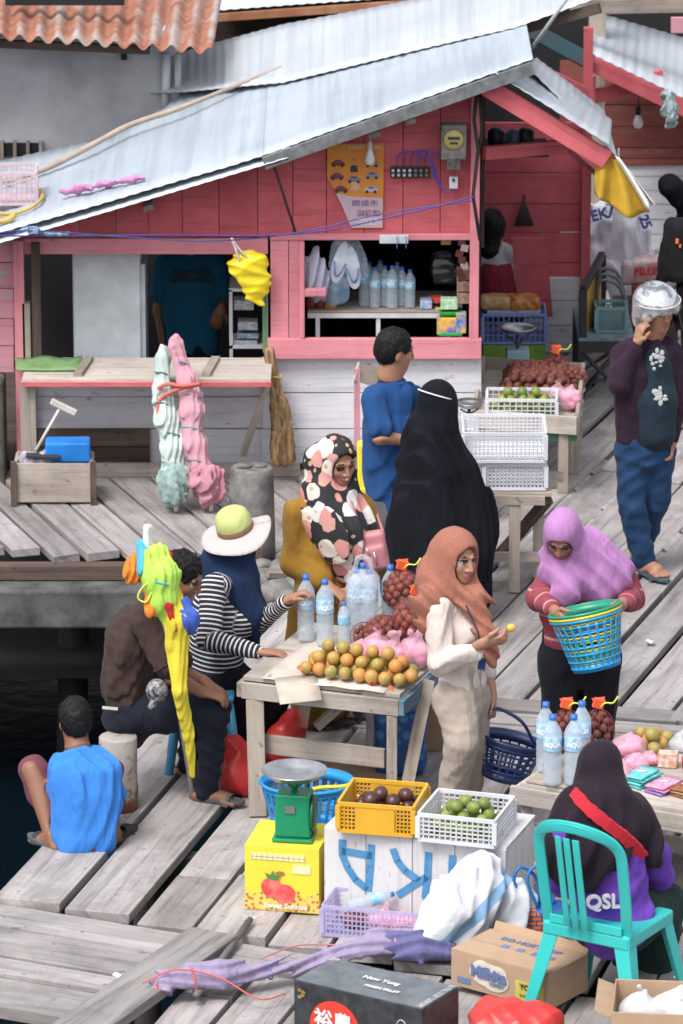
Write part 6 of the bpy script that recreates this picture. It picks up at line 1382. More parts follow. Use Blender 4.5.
put(B_small, P(.10, .08, .10)+V((0, 0, .02)), 'small water bottle lying in the lilac crate').rotation_euler = (0, math.radians(80), .3)
# carton with fruit print
X0 = V((1, -.20, 0)); M_ycard = plain('yellow_carton', (.82, .66, .05), .55, (.78, .60, .05))
t, P, X, Y, Z, R = carton('fruit_carton', G(245, 909), X0, .345, .34, .31, M_ycard, 'yellow cardboard carton printed with two red fruits under the green scale')
m, nt, b = _new('printed_blossom'); co = coords(nt); v = nt.nodes.new('ShaderNodeTexVoronoi'); v.inputs['Scale'].default_value = 55; L(nt, co, v.inputs[0]); L(nt, mix(nt, (.80, .55, .12), (.45, .16, .04), ramp(nt, v.outputs['Distance'], [(.35, 1.), (.5, 0.)])), b.inputs['Base Color']); b.inputs['Roughness'].default_value = .6
w = MB(); ol = [(0, 0), (.345, 0), (.345, .10)]+[(.345-.345*i/14, .085+.02*math.sin(i*1.9)+.012*math.cos(i*3.1)) for i in range(1, 14)]+[(0, .11)]
w.prism(ol, .002, P(0, -.003, .003), X, Z); ol = [(.34*i/10, .06+.05*i/10+.015*math.sin(i*2.1)) for i in range(11)]; w.prism([(0, 0)]+[(.34, 0)]+ol[::-1], .002, P(.348, 0, .003), Y, Z); w.obj('print_border', m, t)
w = MB()
for (cx, cz, r_) in ((.125, .115, .048), (.185, .085, .050)):
    w.prism([(math.cos(a)*r_*(1+.08*math.sin(a)), math.sin(a)*r_) for a in [2*PI*i/22 for i in range(22)]], .002, P(cx, -.0055-.001*cz*10, cz), X, Z)
w.obj('print_fruit', plain('print_red', (.78, .05, .06), .5, (.85, .25, .2), ns=14), t)
w = MB()
for a in (.5, 1.5, 2.4): w.prism([(0, 0), (.02, .012), (.045, 0), (.02, -.012)], .002, P(.13, -.009, .155), X*math.cos(a)+Z*math.sin(a), Z*math.cos(a)-X*math.sin(a))
w.obj('print_leaf', plain('print_green', (.08, .28, .06), .6), t)
w = MB(); w.box(P(.155, -.002, .262), (.255, .003, .030), R); w.box(P(.265, -.0025, .21), (.085, .003, .042), R); w.obj('print_table', plain('print_pale', (.80, .78, .45), .6), t)
w = MB()
for i in range(11): w.box(P(.032+i*.0246, -.0045, .262), (.0012, .001, .028), R)
w.box(P(.155, -.0045, .262), (.25, .001, .0012), R); w.prism([(math.cos(a)*.022, math.sin(a)*.011) for a in [2*PI*i/16 for i in range(16)]], .002, P(.165, -.004, .185), X, Z); w.obj('print_line', plain('print_brown', (.35, .18, .05), .6), t)
lettering('Sweet Sunrise', P(.19, -.007, .030), X, Z, .036, plain('print_cream', (.9, .85, .7), .6), t, bold=.0015); 
# green scale
p = P(.205, .13, .318); sc_ = thing('market_scale', 'green market scale with a round steel pan on the yellow fruit carton', 'scale', p); M_gr = plain('green_enamel', (.01, .26, .12), .35, (.01, .22, .10))
Rs = frame(V((.15, 1, 0))); w = MB(); w.box(p+V((0, 0, .008)), (.185, .17, .016), Rs, t=0); w.obj('base', M_gr, sc_, bevel=.004)
w = MB(); w.box(p+V((0, 0, .12)), (.165, .135, .205), Rs, t=0, taper=.94); w.obj('scale_body', M_gr, sc_, bevel=.01); fr_ = Rs@V((0, -1, 0)); rt = Rs@V((1, 0, 0))
w = MB(); w.lathe([(0, 0), (.085, 0), (.085, .012), (0, .014)], p+rt*.083+V((0, 0, .12)), frame(rt)@rotm(-PI/2, 0, 0), 24); w.obj('dial', plain('dark_green_dial', (.01, .12, .07), .3), sc_)
w = MB(); w.box(p+fr_*.070+V((-.01, 0, .155)), (.045, .003, .035), Rs); w.obj('name_plate', M_steel, sc_); w = MB(); w.tube([p+V((0, 0, .22)), p+V((0, 0, .28))], .014, 8)
for q in (-1, 1): w.tube([p+V((0, 0, .235)), p+rt*q*.055+V((0, 0, .272))], .006, 6); w.tube([p+V((0, 0, .235)), p+fr_*q*.055+V((0, 0, .272))], .006, 6)
w.obj('pan_support', M_gr, sc_); w = MB(); w.lathe([(0, .276), (.07, .279), (.12, .295), (.146, .322), (.151, .322), (.150, .327), (.142, .325), (.115, .300), (.07, .285), (0, .282)], p, n=36); w.obj('pan', M_steel, sc_)
c = G(307, 783, .25); round_basket('blue_basket', V((c.x, c.y, .01)), .215, .16, .25, plain('sky_plastic', (.03, .30, .66), .35), 'sky blue plastic basket with a yellow handle behind the green scale', ns=30)
w = MB(); w.tube(catmull([c+V((-.06, -.19, .0)), c+V((.05, -.13, .02)), c+V((.18, -.1, .02)), c+V((.24, -.02, .02))], 6), .010, 6); w.obj('yellow_handle', plain('yellow_handle', (.75, .62, .05), .4), [o for o in bpy.data.objects if o.name.startswith('blue_basket')][0])
# stick with cord
w = MB(); p0, p1 = G(250, 926), G(196, 1000); w.tube([up(p0, .03), up(p1, .02)], .016, 8); stk = thing('wood_stick', 'grey pole lying on the boards in front of the fruit carton', 'pole', p0); w.obj('pole', plain('grey_pole', (.16, .155, .16), .7), stk)
w = MB()
for k in range(7): a = random.uniform(0, 6.28); w.tube([up(p0, .035), up(p0, .035)+V((math.cos(a)*.05, math.sin(a)*.05, .01))], .003, 4)
w.obj('cord_knot', plain('clear_cord', (.5, .5, .52), .4), stk)
w = MB(); w.tube(catmull([G(262, 958, .03), G(300, 945, .03), G(350, 946, .03), G(372, 948, .03)], 6), .004, 5); w.obj('pink_string', plain('pink_string', (.62, .22, .24), .6), loc=G(300, 945), label='pink string lying across the boards beside the lilac crate', cat='string')
# lavender parasol on the ground
ML_ = cloth('lavender_nylon', (.34, .28, .42), (.28, .23, .36)); MD_ = cloth('indigo_nylon', (.10, .10, .24), (.16, .15, .30)); Mrs = plain('red_string', (.72, .15, .14), .6)
pts = [G(143, 1000)+V((0, 0, .03)), G(165, 996)+V((0, 0, .055)), G(220, 990)+V((0, 0, .07)), G(262, 982)+V((0, 0, .05)), G(330, 972)+V((0, 0, .06)), G(378, 962)+V((0, 0, .08)), G(415, 960)+V((0, 0, .08)), G(448, 962)+V((0, 0, .05))]
t = parasol_bundle('folded_parasol', pts, [.022, .052, .066, .036, .046, .060, .056, .036], [ML_], 'lavender and indigo folded parasol lying on the boards in front', 3, [(0, .6, Mrs), (1, .5, Mrs), (3, .1, plain('blue_string', (.1, .25, .55), .6)), (5, .5, plain('orange_string', (.7, .35, .1), .6)), (6, .3, M_ystr), (6, .7, plain('blue_string', (.1, .25, .55), .6))], amp=.016, loc=pts[2]-V((0, 0, .07)))
S = SDF(); S.chain([G(392, 962)+V((0, -.01, .085)), G(420, 963)+V((0, -.01, .08)), G(446, 964)+V((0, 0, .06))], [.055, .066, .045]); sdf_obj(S, 'canopy_tip', MD_, t, .007, folds(.016, 60, (1, 0, 0), 9), .02)
w = MB(); w.tube(catmull([pts[0]+V((0, 0, .05)), pts[1]+V((.05, -.03, .08)), pts[2]+V((0, -.08, .02)), G(258, 1003)+V((0, 0, .02)), G(285, 998)+V((0, 0, .02))], 6), .004, 5); w.obj('tie_string', Mrs, t)
# black carton
M_bcard = plain('black_carton', (.018, .02, .026), .55, (.05, .055, .06), ns=16); M_gcard = plain('grey_carton_top', (.10, .115, .13), .6, (.16, .18, .2), ns=10); a = G(294, 981, .30); b_ = G(422, 1011, .30); X0 = (b_-a); 
t, P, X, Y, Z, R = carton('black_carton', V((a.x, a.y, 0.0)), X0, X0.length, .30, .30, M_bcard, 'black printed carton with a red disc at the bottom of the picture')
M_wear = plain('scuffed_card', (.42, .42, .42), .9, (.12, .12, .13), ns=40); w = MB(); w.box(P(X0.length/2, .15, .3065), (X0.length-.01, .29, .003), R); w.obj('top_flap', M_gcard, t); w = MB(); w.box(P(X0.length*.965, .15, .3095), (.03, .28, .002), R); w.obj('wear_mark', M_wear, t); w = MB(); w.box(P(.02, .28, .3095), (.06, .03, .002), R); w.obj('wear_mark', M_wear, t)
w = MB(); w.prism([(math.cos(a_)*.125, math.sin(a_)*.125) for a_ in [2*PI*i/40 for i in range(40)]], .002, P(.205, -.003, .125), X, Z); w.obj('print_disc', plain('print_red2', (.75, .05, .03), .5), t)
Wp = plain('print_white', (.78, .76, .74), .6); lettering('裕農', P(.20, -.006, .155), X, Z, .095, Wp, t, bold=.002); lettering('New Yung', P(.33, .17, .312), X, Y, .042, Wp, t, bold=.001); lettering('FRESH FRUIT', P(.38, .09, .312), X, Y, .030, Wp, t, bold=.001)
w = MB(); w.tube([P(.46+math.cos(a_)*.07, -.004, .135+math.sin(a_)*.06) for a_ in [PI*i/10-.3 for i in range(12)]], .0022, 4); w.tube([P(.535+math.cos(a_)*.025, -.004, .20+math.sin(a_)*.04) for a_ in [2*PI*i/12 for i in range(13)]], .002, 4); w.obj('print_outline', Wp, t)
w = MB()
for k, (x, z_) in enumerate(((.03, .265), (.045, .245), (.03, .235), (.05, .26))): w.prism([(-.012, 0), (0, .012), (.013, 0), (0, -.008)], .0015, P(x, -.004-.001*k, z_), X, Z)
w.obj('print_emblem', plain('print_emblem_green', (.15, .3, .08), .6, (.35, .1, .05), ns=60), t)
# brown carton with printed cloud
a = G(451, 984); t, P, X, Y, Z, R = carton('snack_carton', a, (.80, -.60), .52, .30, .165, M_card, 'brown snack carton with a blue and white printed logo beside the turquoise chair')
Wc = plain('print_white_card', (.75, .68, .60), .7); Bc = plain('print_blue', (.14, .20, .38), .7); w = MB()
for (x, z_, r1_, r2_) in ((.20, .088, .10, .055), (.165, .105, .05, .045), (.235, .07, .075, .05), (.25, .10, .05, .04)): w.prism([(math.cos(q)*r1_, math.sin(q)*r2_) for q in [2*PI*i/24 for i in range(24)]], .002, P(x, -.003-.0006*(r1_*20), z_), X, Z)
w.obj('logo_cloud', Wc, t); lettering('Milkita', P(.205, -.0075, .095), X, Z, .070, Bc, t, bold=.004); lettering('CANDY', P(.25, -.0075, .055), X, Z, .022, Bc, t, bold=.001); lettering('DO NOT DROP', P(.27, .225, .170), X, Y, .045, Bc, t, bold=.0015)
w = MB()
for x in (.18, .26, .34, .42): w.box(P(x, .155, .170), (.035, .035, .002), R)
w.obj('handling_symbol', Bc, t); w = MB(); w.box(P(.42, -.002, .06), (.15, .003, .085), R); w.obj('sticker', plain('yellow_sticker', (.66, .58, .10), .7), t); lettering('YOYO', P(.42, -.005, .08), X, Z, .035, plain('print_dark', (.05, .05, .04), .7), t, bold=.001); lettering('SUSU MANIS', P(.42, -.005, .04), X, Z, .018, plain('print_dark', (.05, .05, .04), .7), t)
w = MB(); w.box(P(.07, -.002, .035), (.07, .003, .025), R); w.obj('print_block', Bc, t); w = MB(); q = P(.26, .305, .17); w.box(q+Z*.008+Y*.01, (.50, .004, .05), R@rotm(-.5, 0, 0)); w.obj('flap', M_card, t)
# white sack with blue stripe
Jk = JY(20.78); S = SDF(); S.chain([Jk(430, 938, -.15)+V((0, 0, .01)), Jk(455, 915, -.08), Jk(478, 885, .02), Jk(482, 868, .05)], [.085, .15, .13, .07], .06, flat=(.2, -1, 0), f=.9); S.chain([Jk(480, 875, .05), Jk(512, 905, .05), Jk(515, 925, .0)], [.10, .10, .08], .05); S.cone(Jk(425, 944, -.18), Jk(470, 940, -.1), .05, .07, .05)
m, nt, b = _new('white_sack'); co = coords(nt, 'Object', (1, 1, 1), (0, math.radians(38), 0)); sx_ = nt.nodes.new('ShaderNodeSeparateXYZ'); L(nt, co, sx_.inputs[0]); zf = sx_.outputs[2]
f = mth(nt, 'MULTIPLY', mth(nt, 'GREATER_THAN', zf, -.055), mth(nt, 'LESS_THAN', zf, .0)); L(nt, mix(nt, (.56, .59, .64), (.20, .36, .56), f), b.inputs['Base Color']); b.inputs['Roughness'].default_value = .6; bump(nt, b, noise(nt, coords(nt), 30, 4), .4, .01)
pS = Jk(462, 905, 0); sdf_obj(S, 'white_sack', m, None, .008, dsum(wrinkle(.016, 24, 7), folds(.010, 34, (.5, 0, .8), 2)), .03, loc=pS, label='white woven sack with a blue stripe slumped against the painted box', cat='sack')
# woven bag
p = G(545, 946); wb = thing('woven_bag', 'blue and orange woven bag behind the turquoise chair leg', 'bag', p+V((0, .05, 0))); S = SDF(); S.box(p+V((0, .06, .09)), (.105, .08, .09), rad=.03)
m, nt, b = _new('blue_orange_weave'); co = coords(nt, 'Object', (1, 1, 1), (0, .5, 0)); ch = nt.nodes.new('ShaderNodeTexBrick'); ch.inputs['Scale'].default_value = 12; ch.inputs['Color1'].default_value = (.6, .17, .05, 1); ch.inputs['Color2'].default_value = (.5, .13, .04, 1); ch.inputs['Mortar'].default_value = (.01, .05, .2, 1); ch.inputs['Mortar Size'].default_value = .035
rr = nt.nodes.new('ShaderNodeVectorMath'); L(nt, coords(nt, 'Object', (1, 1, 1), (PI/2, .4, 0)), ch.inputs['Vector']); sx_ = nt.nodes.new('ShaderNodeSeparateXYZ'); L(nt, coords(nt), sx_.inputs[0]); L(nt, mix(nt, (.01, .07, .28), ch.outputs[0], mth(nt, 'LESS_THAN', mth(nt, 'ADD', sx_.outputs[2], sx_.outputs[0]), .13)), b.inputs['Base Color'])
sdf_obj(S, 'bag_body', m, wb, .008, wrinkle(.004, 30), .01)
for dx in (-.09, -.03): w = MB(); w.tube(catmull([p+V((dx, .02, .17)), p+V((dx-.05, .02, .30)), p+V((dx-.02, .04, .36)), p+V((dx+.05, .06, .30)), p+V((dx+.07, .06, .17))], 5), .008, 6); w.obj('handle', plain('blue_cord', (.02, .18, .5), .4), wb)
# turquoise chair
cd = V((.52, .85, 0)).normalized(); cx = V((cd.y, -cd.x, 0)); o = G(588, 1012); o = V((o.x, o.y, 0)); o = G(575, 1030)+cx*.0; ch = thing('plastic_chair', 'turquoise plastic chair with a slatted back in the foreground', 'chair', o+cd*.2+cx*.2)
M_tq = plain('turquoise_plastic', (.04, .50, .48), .35, (.035, .46, .45), ns=3); RL = G(534, 1014); RRr = RL+cx*.47; PC = lambda x, y, z_: RL+cx*x+cd*y+V((0, 0, z_))
sh_ = .42; 
def legp(bot, top, w0=.05, w1=.075):
    m = MB(); m.beam(bot, top, .045, .03, up=cd, t=0); b_ = [V(bot), V(top)]; m = MB()
    cen = PC(.235, .22, 0); 
    def L3(p, w_): dx = -1 if (p-cen).dot(cx) > 0 else 1; dy = -1 if (p-cen).dot(cd) > 0 else 1; return [p, p+cx*dx*w_, p+cx*dx*w_+cd*dy*.008, p+cx*dx*.008+cd*dy*.008, p+cx*dx*.008+cd*dy*w_, p+cd*dy*w_]
    A, B = L3(b_[0], w0), L3(b_[1], w1); m.add(A+B, [(0, 1, 7, 6), (1, 2, 8, 7), (2, 3, 9, 8), (3, 4, 10, 9), (4, 5, 11, 10), (5, 0, 6, 11), (0, 1, 2, 3, 4, 5), (6, 7, 8, 9, 10, 11)], t=0); m.obj('leg', M_tq, ch, bevel=.003)
legp(PC(-.05, -.03, 0), PC(.035, .03, sh_)); legp(PC(.52, -.03, 0), PC(.435, .03, sh_)); legp(PC(-.04, .49, 0), PC(.035, .42, sh_)); legp(PC(.51, .49, 0), PC(.435, .42, sh_))
w = MB(); w.box(PC(.235, .225, sh_+.002), (.41, .40, .02), frame(cd), t=0); 
for (a, b_) in ((PC(.03, .025, sh_-.02), PC(.44, .025, sh_-.02)), (PC(.03, .425, sh_-.02), PC(.44, .425, sh_-.02)), (PC(.03, .025, sh_-.02), PC(.03, .425, sh_-.02)), (PC(.44, .025, sh_-.02), PC(.44, .425, sh_-.02))): w.beam(a, b_, .012, .055, t=0)
w.obj('seat', M_tq, ch, bevel=.006)
def back(x, z_, dep=0): u = (x-.235)/.21; return PC(x, -.02-.10*(z_-sh_)/.45+.07*u*u, z_)
w = MB(); arch = []
for i in range(25):
    a = PI*i/24; x = .235-.20*math.cos(a)*(1+.02*math.sin(a)); z_ = sh_+.36+.16*math.sin(a)**.8; arch.append(back(x, z_))
arch = [back(.045, sh_-.01), back(.038, sh_+.15)]+arch+[back(.432, sh_+.15), back(.425, sh_-.01)]
def ribbon(pts, w_, th=.012):
    P = [V(q) for q in pts]; Q = []
    for i, q in enumerate(P):
        d = (P[min(i+1, len(P)-1)]-P[max(i-1, 0)]).normalized(); n_ = cd*-1; s_ = d.cross(n_).normalized(); Q.append([q-s_*w_/2, q, q+s_*w_/2])
    return Q
w.grid(ribbon(arch, .052), thick=.012, t=0); w.grid([[back(.05+.37*i/12, sh_+.435+.055*math.sin(PI*i/12)+dz) for i in range(13)] for dz in (0, .02, .045)], thick=.012, t=0)
for x in (.165, .21, .255): w.grid([[back(x-.016, z_), back(x+.016, z_)] for z_ in [sh_+.02+.44*k/6 for k in range(7)]], thick=.008, t=0)
w.beam(back(.06, sh_+.03), back(.41, sh_+.03), .01, .04, t=0); w.obj('backrest', M_tq, ch, bevel=.003)
# bottom right carton with bags, red bag
a = G(607, 980, .26); t, P, X, Y, Z, R = carton('open_carton', V((a.x, a.y, 0))+V((0, -.36, 0)), (1, -.1), .5, .38, .26, M_card, 'open cardboard carton full of white plastic bags at the lower right corner', openf=True)
w = MB(); w.box(P(-.035, .19, .245), (.08, .37, .005), R@rotm(0, .35, 0)); w.obj('flap', M_card, t)
for k, (x, y, r_) in enumerate(((.12, .22, .10), (.27, .25, .12), (.30, .10, .10), (.42, .22, .11))): tied_bag(P(x, y, .12), r_, M_whitebag, fill=False, label=('crumpled white plastic bag at the left of the open carton', 'tallest white plastic bag in the open carton', 'white plastic bag at the front of the open carton', 'white plastic bag at the right side of the open carton')[k], h=.9)
p = G(515, 1050); sack('red_bag', [(p+V((0, 0, .11)), (.21, .16, .10)), (p+V((-.08, .03, .15)), (.10, .1, .07)), (p+V((.1, .0, .14)), (.08, .08, .08))], M_redbag, 'red plastic bag at the bottom edge beside the snack carton', loc=p, wa=.014)

# ---------------- table 2 (right)
zt2 = .50; FL2, FR2 = G(520, 782, zt2), G(683, 810, zt2); tx2 = (FR2-FL2).normalized(); ty2 = V((-tx2.y, tx2.x, 0)); FR2 = FL2+tx2*1.25; t2 = thing('goods_table', 'wooden table with slatted front holding water bottles, pink bags and sachets', 'table', V((FL2.x+.4, FL2.y+.2, 0)))
w = MB()
for k in range(4): w.beam(FL2+ty2*(.09+.18*k)+V((0, 0, -.012)), FR2+ty2*(.09+.18*k)+V((0, 0, -.012)), .174, .022)
w.obj('tabletop', M_tw2, t2, bevel=.003); w = MB(); w.beam(FL2-ty2*.014-tx2*.04+V((0, 0, -.06)), FR2-ty2*.014+V((0, 0, -.06)), .025, .085); w.obj('front_rail', M_tw2, t2, bevel=.003)
w = MB(); w.beam(FL2-tx2*.016+V((0, 0, -.06)), FL2+ty2*.72-tx2*.016+V((0, 0, -.06)), .025, .07); w.obj('side_rail', M_tw2, t2)
for q in (FL2+tx2*.02+ty2*.03, FR2-tx2*.05+ty2*.03, FL2+tx2*.03+ty2*.68, FR2-tx2*.05+ty2*.68, FL2+tx2*.62+ty2*.03): leg(t2, V((q.x, q.y, zt2-.025)), V((q.x, q.y, 0)), .05, .05, M_tw2)
for k, zz_ in enumerate((.36, .25, .15, .05)): w = MB(); w.beam(FL2+tx2*(.05+.02*k)+ty2*.70+V((0, 0, zz_-zt2)), FR2+ty2*.70+V((0, 0, zz_-zt2)), .02, .075); w.obj('slat', M_tw2, t2)
w = MB(); w.beam(FL2+tx2*.03+ty2*.05+V((0, 0, .12-zt2)), FL2+tx2*.45+ty2*.02+V((0, 0, .40-zt2)), .02, .05); w.obj('brace', M_tw2, t2)
z2 = zt2+.002
w = MB(); w.box(FL2+tx2*.16+ty2*.3+V((0, 0, .008)), (.26, .6, .012), frame(ty2)); w.obj('board', M_tw, loc=FL2+tx2*.16+ty2*.3, label='thin loose board under the four water bottles on the goods table', cat='board', bevel=.002)
for (px, py, lb) in ((545, 771, 'leftmost of the four large water bottles on the goods table'), (552, 784, 'large water bottle front left in the group of four'), (573, 784, 'large water bottle front right, partly behind the dark headscarf'), (581, 770, 'large water bottle at the back right of the group of four')): put(B_big, G(px, py, z2+.013), lb, 'large bottles on the goods table', random.uniform(-.25, .25))
g2 = 'snake fruit in the net bags on the goods table'; fl2 = 'snake fruit inside the net bags behind the water bottles on the goods table'
salak_bag(G(566, 752, z2), .075, 'net bag of snake fruit with an orange neck behind the water bottles', fl2, g2, n=18, h=1.5); salak_bag(G(598, 752, z2), .078, 'net bag of snake fruit with a yellow green string on the goods table', fl2, g2, n=20, h=1.45, proto=sald)
for (px, py, r_, h_, lb) in ((628, 757, .085, .9, 'pink bag at the back with a folded top on the goods table'), (620, 784, .055, 1.2, 'narrow pink bag in front beside the dark headscarf'), (636, 770, .07, .7, 'low pink and white bag in the middle of the goods table'), (610, 770, .06, 1., 'pink bag half hidden behind the dark headscarf'), (650, 765, .055, .7, 'small pink bag beside the citrus on the goods table')): tied_bag(G(px, py, z2), r_, M_pinkbag, lb, h=h_, knot=False, group='pink bags on the goods table')
for px, py in ((641, 740), (655, 741), (648, 748), (661, 750), (654, 756), (667, 744)): place(o_, G(px, py, z2)+V((0, 0, .036)), 'green and yellow citrus on the right of the goods table', 'fruit', 'citrus on the goods table')
place(o_, G(652, 752, z2)+V((0, 0, .085)), 'green and yellow citrus on the right of the goods table', 'fruit', 'citrus on the goods table')
def packs(px, py, n, cols, lab, cat='packet', size=(.17, .10, .012), yaw=.8):
    for k in range(n):
        m = MB(); c = G(px+random.uniform(-2, 2), py, z2)+V((0, .01*k*0, .008+.015*k)); P = [[c+rotm(0, 0, yaw+.06*k)@V((size[0]*(i/6-.5), size[1]*(j/4-.5), .006*math.sin(PI*i/6)*math.sin(PI*j/4)+.002*math.sin(i*3+j))) for i in range(7)] for j in range(5)]
        m.grid(P, thick=size[2]*.6); o = m.obj('sachet_pack', cols[k % len(cols)], loc=c, label=lab[min(k, len(lab)-1)], cat=cat); 
        if k == n-1: m = MB(); m.lathe([(0, .0), (.03, .0), (.03, .002), (0, .002)], c+V((0, 0, .0075)), n=16, sq=.6); m.obj('print_badge', plain('pack_badge', (.75, .35, .45), .4, (.8, .75, .8), ns=50), o)
Mt_, Mp_ = plain('teal_foil', (.05, .50, .50), .3, (.25, .6, .6), ns=30), plain('pink_foil', (.75, .22, .42), .3, (.8, .5, .6), ns=26); Mv_, Mo_ = plain('violet_foil', (.28, .16, .6), .3), plain('brown_foil', (.16, .07, .03), .35, (.5, .15, .04), ns=40)
packs(643, 783, 4, [Mt_], ['lowest teal sachet packet beside the pink bags', 'second teal sachet packet from the bottom', 'third teal sachet packet from the bottom', 'topmost teal sachet packet with a pink badge']); packs(666, 790, 3, [Mv_, Mp_, Mp_], ['violet sachet packet under the pink ones', 'lower pink sachet packet right of the teal ones', 'topmost pink sachet packet right of the teal ones'])
packs(688, 793, 3, [Mo_, plain('cream_foil', (.6, .45, .3), .4), Mo_], ['lowest brown sachet strip at the right edge', 'cream sachet strip between brown ones at the right edge', 'topmost brown sachet strip at the right edge'])
p = G(668, 766, z2); w = MB(); w.box(p+V((0, 0, .035)), (.09, .06, .07), rotm(0, 0, -.2)); w.obj('sweet_box', plain('mixed_print', (.65, .62, .6), .4, (.6, .2, .05), ns=34), loc=p, label='clear box of sweets at the right end of the goods table', cat='box', bevel=.004)
tied_bag(G(682, 752, z2), .06, M_film, 'clear plastic bag of snacks at the right edge of the goods table', knot=False); p = G(688, 768, z2); w = MB(); w.lathe([(.028, 0), (.03, .05), (.03, .055), (0, .06)], p, n=16); w.obj('red_jar', plain('red_jar', (.7, .06, .05), .3), loc=p, label='small red jar at the right edge of the goods table', cat='jar')
# ---------------- baskets carried
Jb = JY(G(580, 772).y-.42); cB = Jb(602, 668); dB = (Jb(590, 612)-cB).normalized(); dB = (dB+V((0, .13, 0))).normalized(); RB = frame(V((.1, 1, 0)).cross(dB).cross(dB)*-1, dB); up_ = dB; f_ = V((0, 1, 0)); f_ = (f_-up_*f_.dot(up_)).normalized(); RB = Matrix((f_.cross(up_)*1, f_, up_)).transposed()
cB = Jb(597, 668); round_basket('carried_basket', cB, .166, .115, .262, plain('cyan_plastic', (.015, .32, .70), .35), 'cyan basket at the outside of the stack held by the woman in lilac', RB, sq=.8, ns=24, nh=6)
round_basket('carried_basket', cB+up_*.022, .167, .110, .255, plain('yellow_basket', (.75, .62, .03), .35), 'yellow basket between the cyan and the green one in the carried stack', RB, sq=.8, ns=24); round_basket('carried_basket', cB+up_*.042, .168, .110, .25, plain('green_basket', (.02, .28, .17), .35), 'green basket innermost in the stack held by the woman in lilac', RB, sq=.8, ns=24)
Jn = JY(G(462, 836).y+.05); cN = Jn(503, 778, .05); upN = (Jn(512, 740)-Jn(500, 785)).normalized(); f_ = V((0, 1, 0)); f_ = (f_-upN*f_.dot(upN)).normalized(); RN = Matrix((f_.cross(upN), f_, upN)).transposed(); t, Q = round_basket('navy_basket', cN, .15, .11, .20, plain('navy_plastic', (.02, .04, .14), .35), 'navy plastic basket hanging from the hand of the woman in khaki trousers', RN, sq=.75, ns=20, nh=5)
w = MB(); w.tube(catmull([Q(PI*.9, .15, .19), Jn(489, 712, 0), Jn(500, 709, 0), Jn(522, 722, 0), Jn(534, 742, .05), Q(0.1, .15, .19)], 6), .009, 6); w.obj('handle', plain('navy_plastic', (.02, .04, .14), .35), t)
w = MB(); p = U(511, 628, G(462, 836).y-.30); w.ball(p, (.022, .02, .02), n=10); w.obj('yellow_fruit', plain('yellow_peel', (.75, .48, .08), .6, (.6, .35, .06)), loc=p, label='piece of yellow fruit in the fingers of the woman in terracotta', cat='fruit')
# ================================================================ shop goods and fittings
# counter board with props
a, b_ = U(22, 379, 28.05), U(271, 381, 28.05); zc = a.z; ct = thing('shop_counter', 'narrow plank counter with a red front edge under the left shop opening', 'counter', ((a.x+b_.x)/2, 28.3, 0))
w = MB(); w.box(((a.x+b_.x)/2, 28.30, zc-.012), (b_.x-a.x, .5, .024)); w.obj('counter_board', M_tw2, ct, bevel=.003); w = MB(); w.box(((a.x+b_.x)/2, 28.05-.004, zc-.03), (b_.x-a.x, .02, .025)); w.obj('front_edge', M_red, ct)
for x in (84, 211): p = U(x, 362, 28.35); w = MB(); w.box((p.x, 28.3, zc+.012), (.05, .40, .022), rotm(0, 0, -.12)); w.obj('batten', M_oldwood, ct)
w = MB(); p = U(24, 470, 28.1); w.beam(V((p.x+.03, 28.12, 0)), V((p.x+.03, 28.12, zc-.03)), .09, .05); w.obj('leg', M_oldwood, ct); w = MB(); w.beam(U(243, 455, 28.35), U(268, 382, 28.12), .035, .025); w.obj('prop', M_oldwood, ct)
p = G(52, 366, zc); w = MB(); P = [[p+V((-.20+.4*i/8-(.03*j/5), -.14+.30*j/5, .015+.01*math.sin(i*1.3)*math.sin(j))) for i in range(9)] for j in range(6)]; w.grid(P, thick=.008); w.obj('green_mat', plain('green_mat', (.12, .24, .08), .7, (.2, .3, .14), ns=30), loc=p, label='green mat lying on the left end of the plank counter', cat='mat')
# folded market parasols leaning on the counter
GB = JY(28.0)
def lean_parasol(x0, x1, ytop, ybot, mts, lab, seed, tipm, r=.085):
    Y0, Y1 = 27.75, 27.98; n = 9; pts = []; rs = []
    for i in range(n+1):
        t_ = i/n; pts.append(U(x0+(x1-x0)*t_+3*math.sin(t_*9+seed), ytop+(ybot-ytop)*t_, lerp(Y1, Y0, t_))); rs.append((.052, .05, .06, .075, .082, .078, .088, .086, .095, .07)[i]*r/.100*(.88 if i % 2 else 1.05))
    t = thing('market_parasol', lab, 'parasol', V((pts[-1].x, Y0, 0))); S = SDF()
    for i in range(n): S.cone(pts[i], pts[i+1], rs[i], rs[i+1], .02, m=0)
    S.ell(pts[0]+V((0, 0, .02)), (.035, .035, .06)); sdf_obj(S, 'canopy', mts[0], t, .007, dsum(folds(.008, 74, pts[-1]-pts[0], seed), wrinkle(.003, 40, seed)), .022)
    S = SDF(); S.chain([pts[-3]+V((0, -.02, 0)), pts[-2]+V((.01, -.05, 0)), pts[-1]+V((.01, -.04, .02))], [.05, .10, .085], .03); sdf_obj(S, 'canopy_hem', mts[1], t, .007, dsum(folds(.018, 60, (.15, 0, 1), seed+4), wrinkle(.014, 40, seed+1)), .035)
    for i, f in ((1, .0), (3, .0), (5, .0), (7, .0)): ties(t, pts[i].lerp(pts[i+1], f), rs[i]*1.0+.004, tipm, rotm(.25*(-1)**i, .2, 0))
    w = MB(); e = pts[-1]; w.tube([e+V((.01, -.03, .1)), V((e.x+.02, e.y-.05, .0))], .014, 8); w.obj('pole', plain('pvc_tip', (.75, .75, .72), .4), t)
    return pts
M_gt = plain('green_cord', (.03, .16, .14), .6)
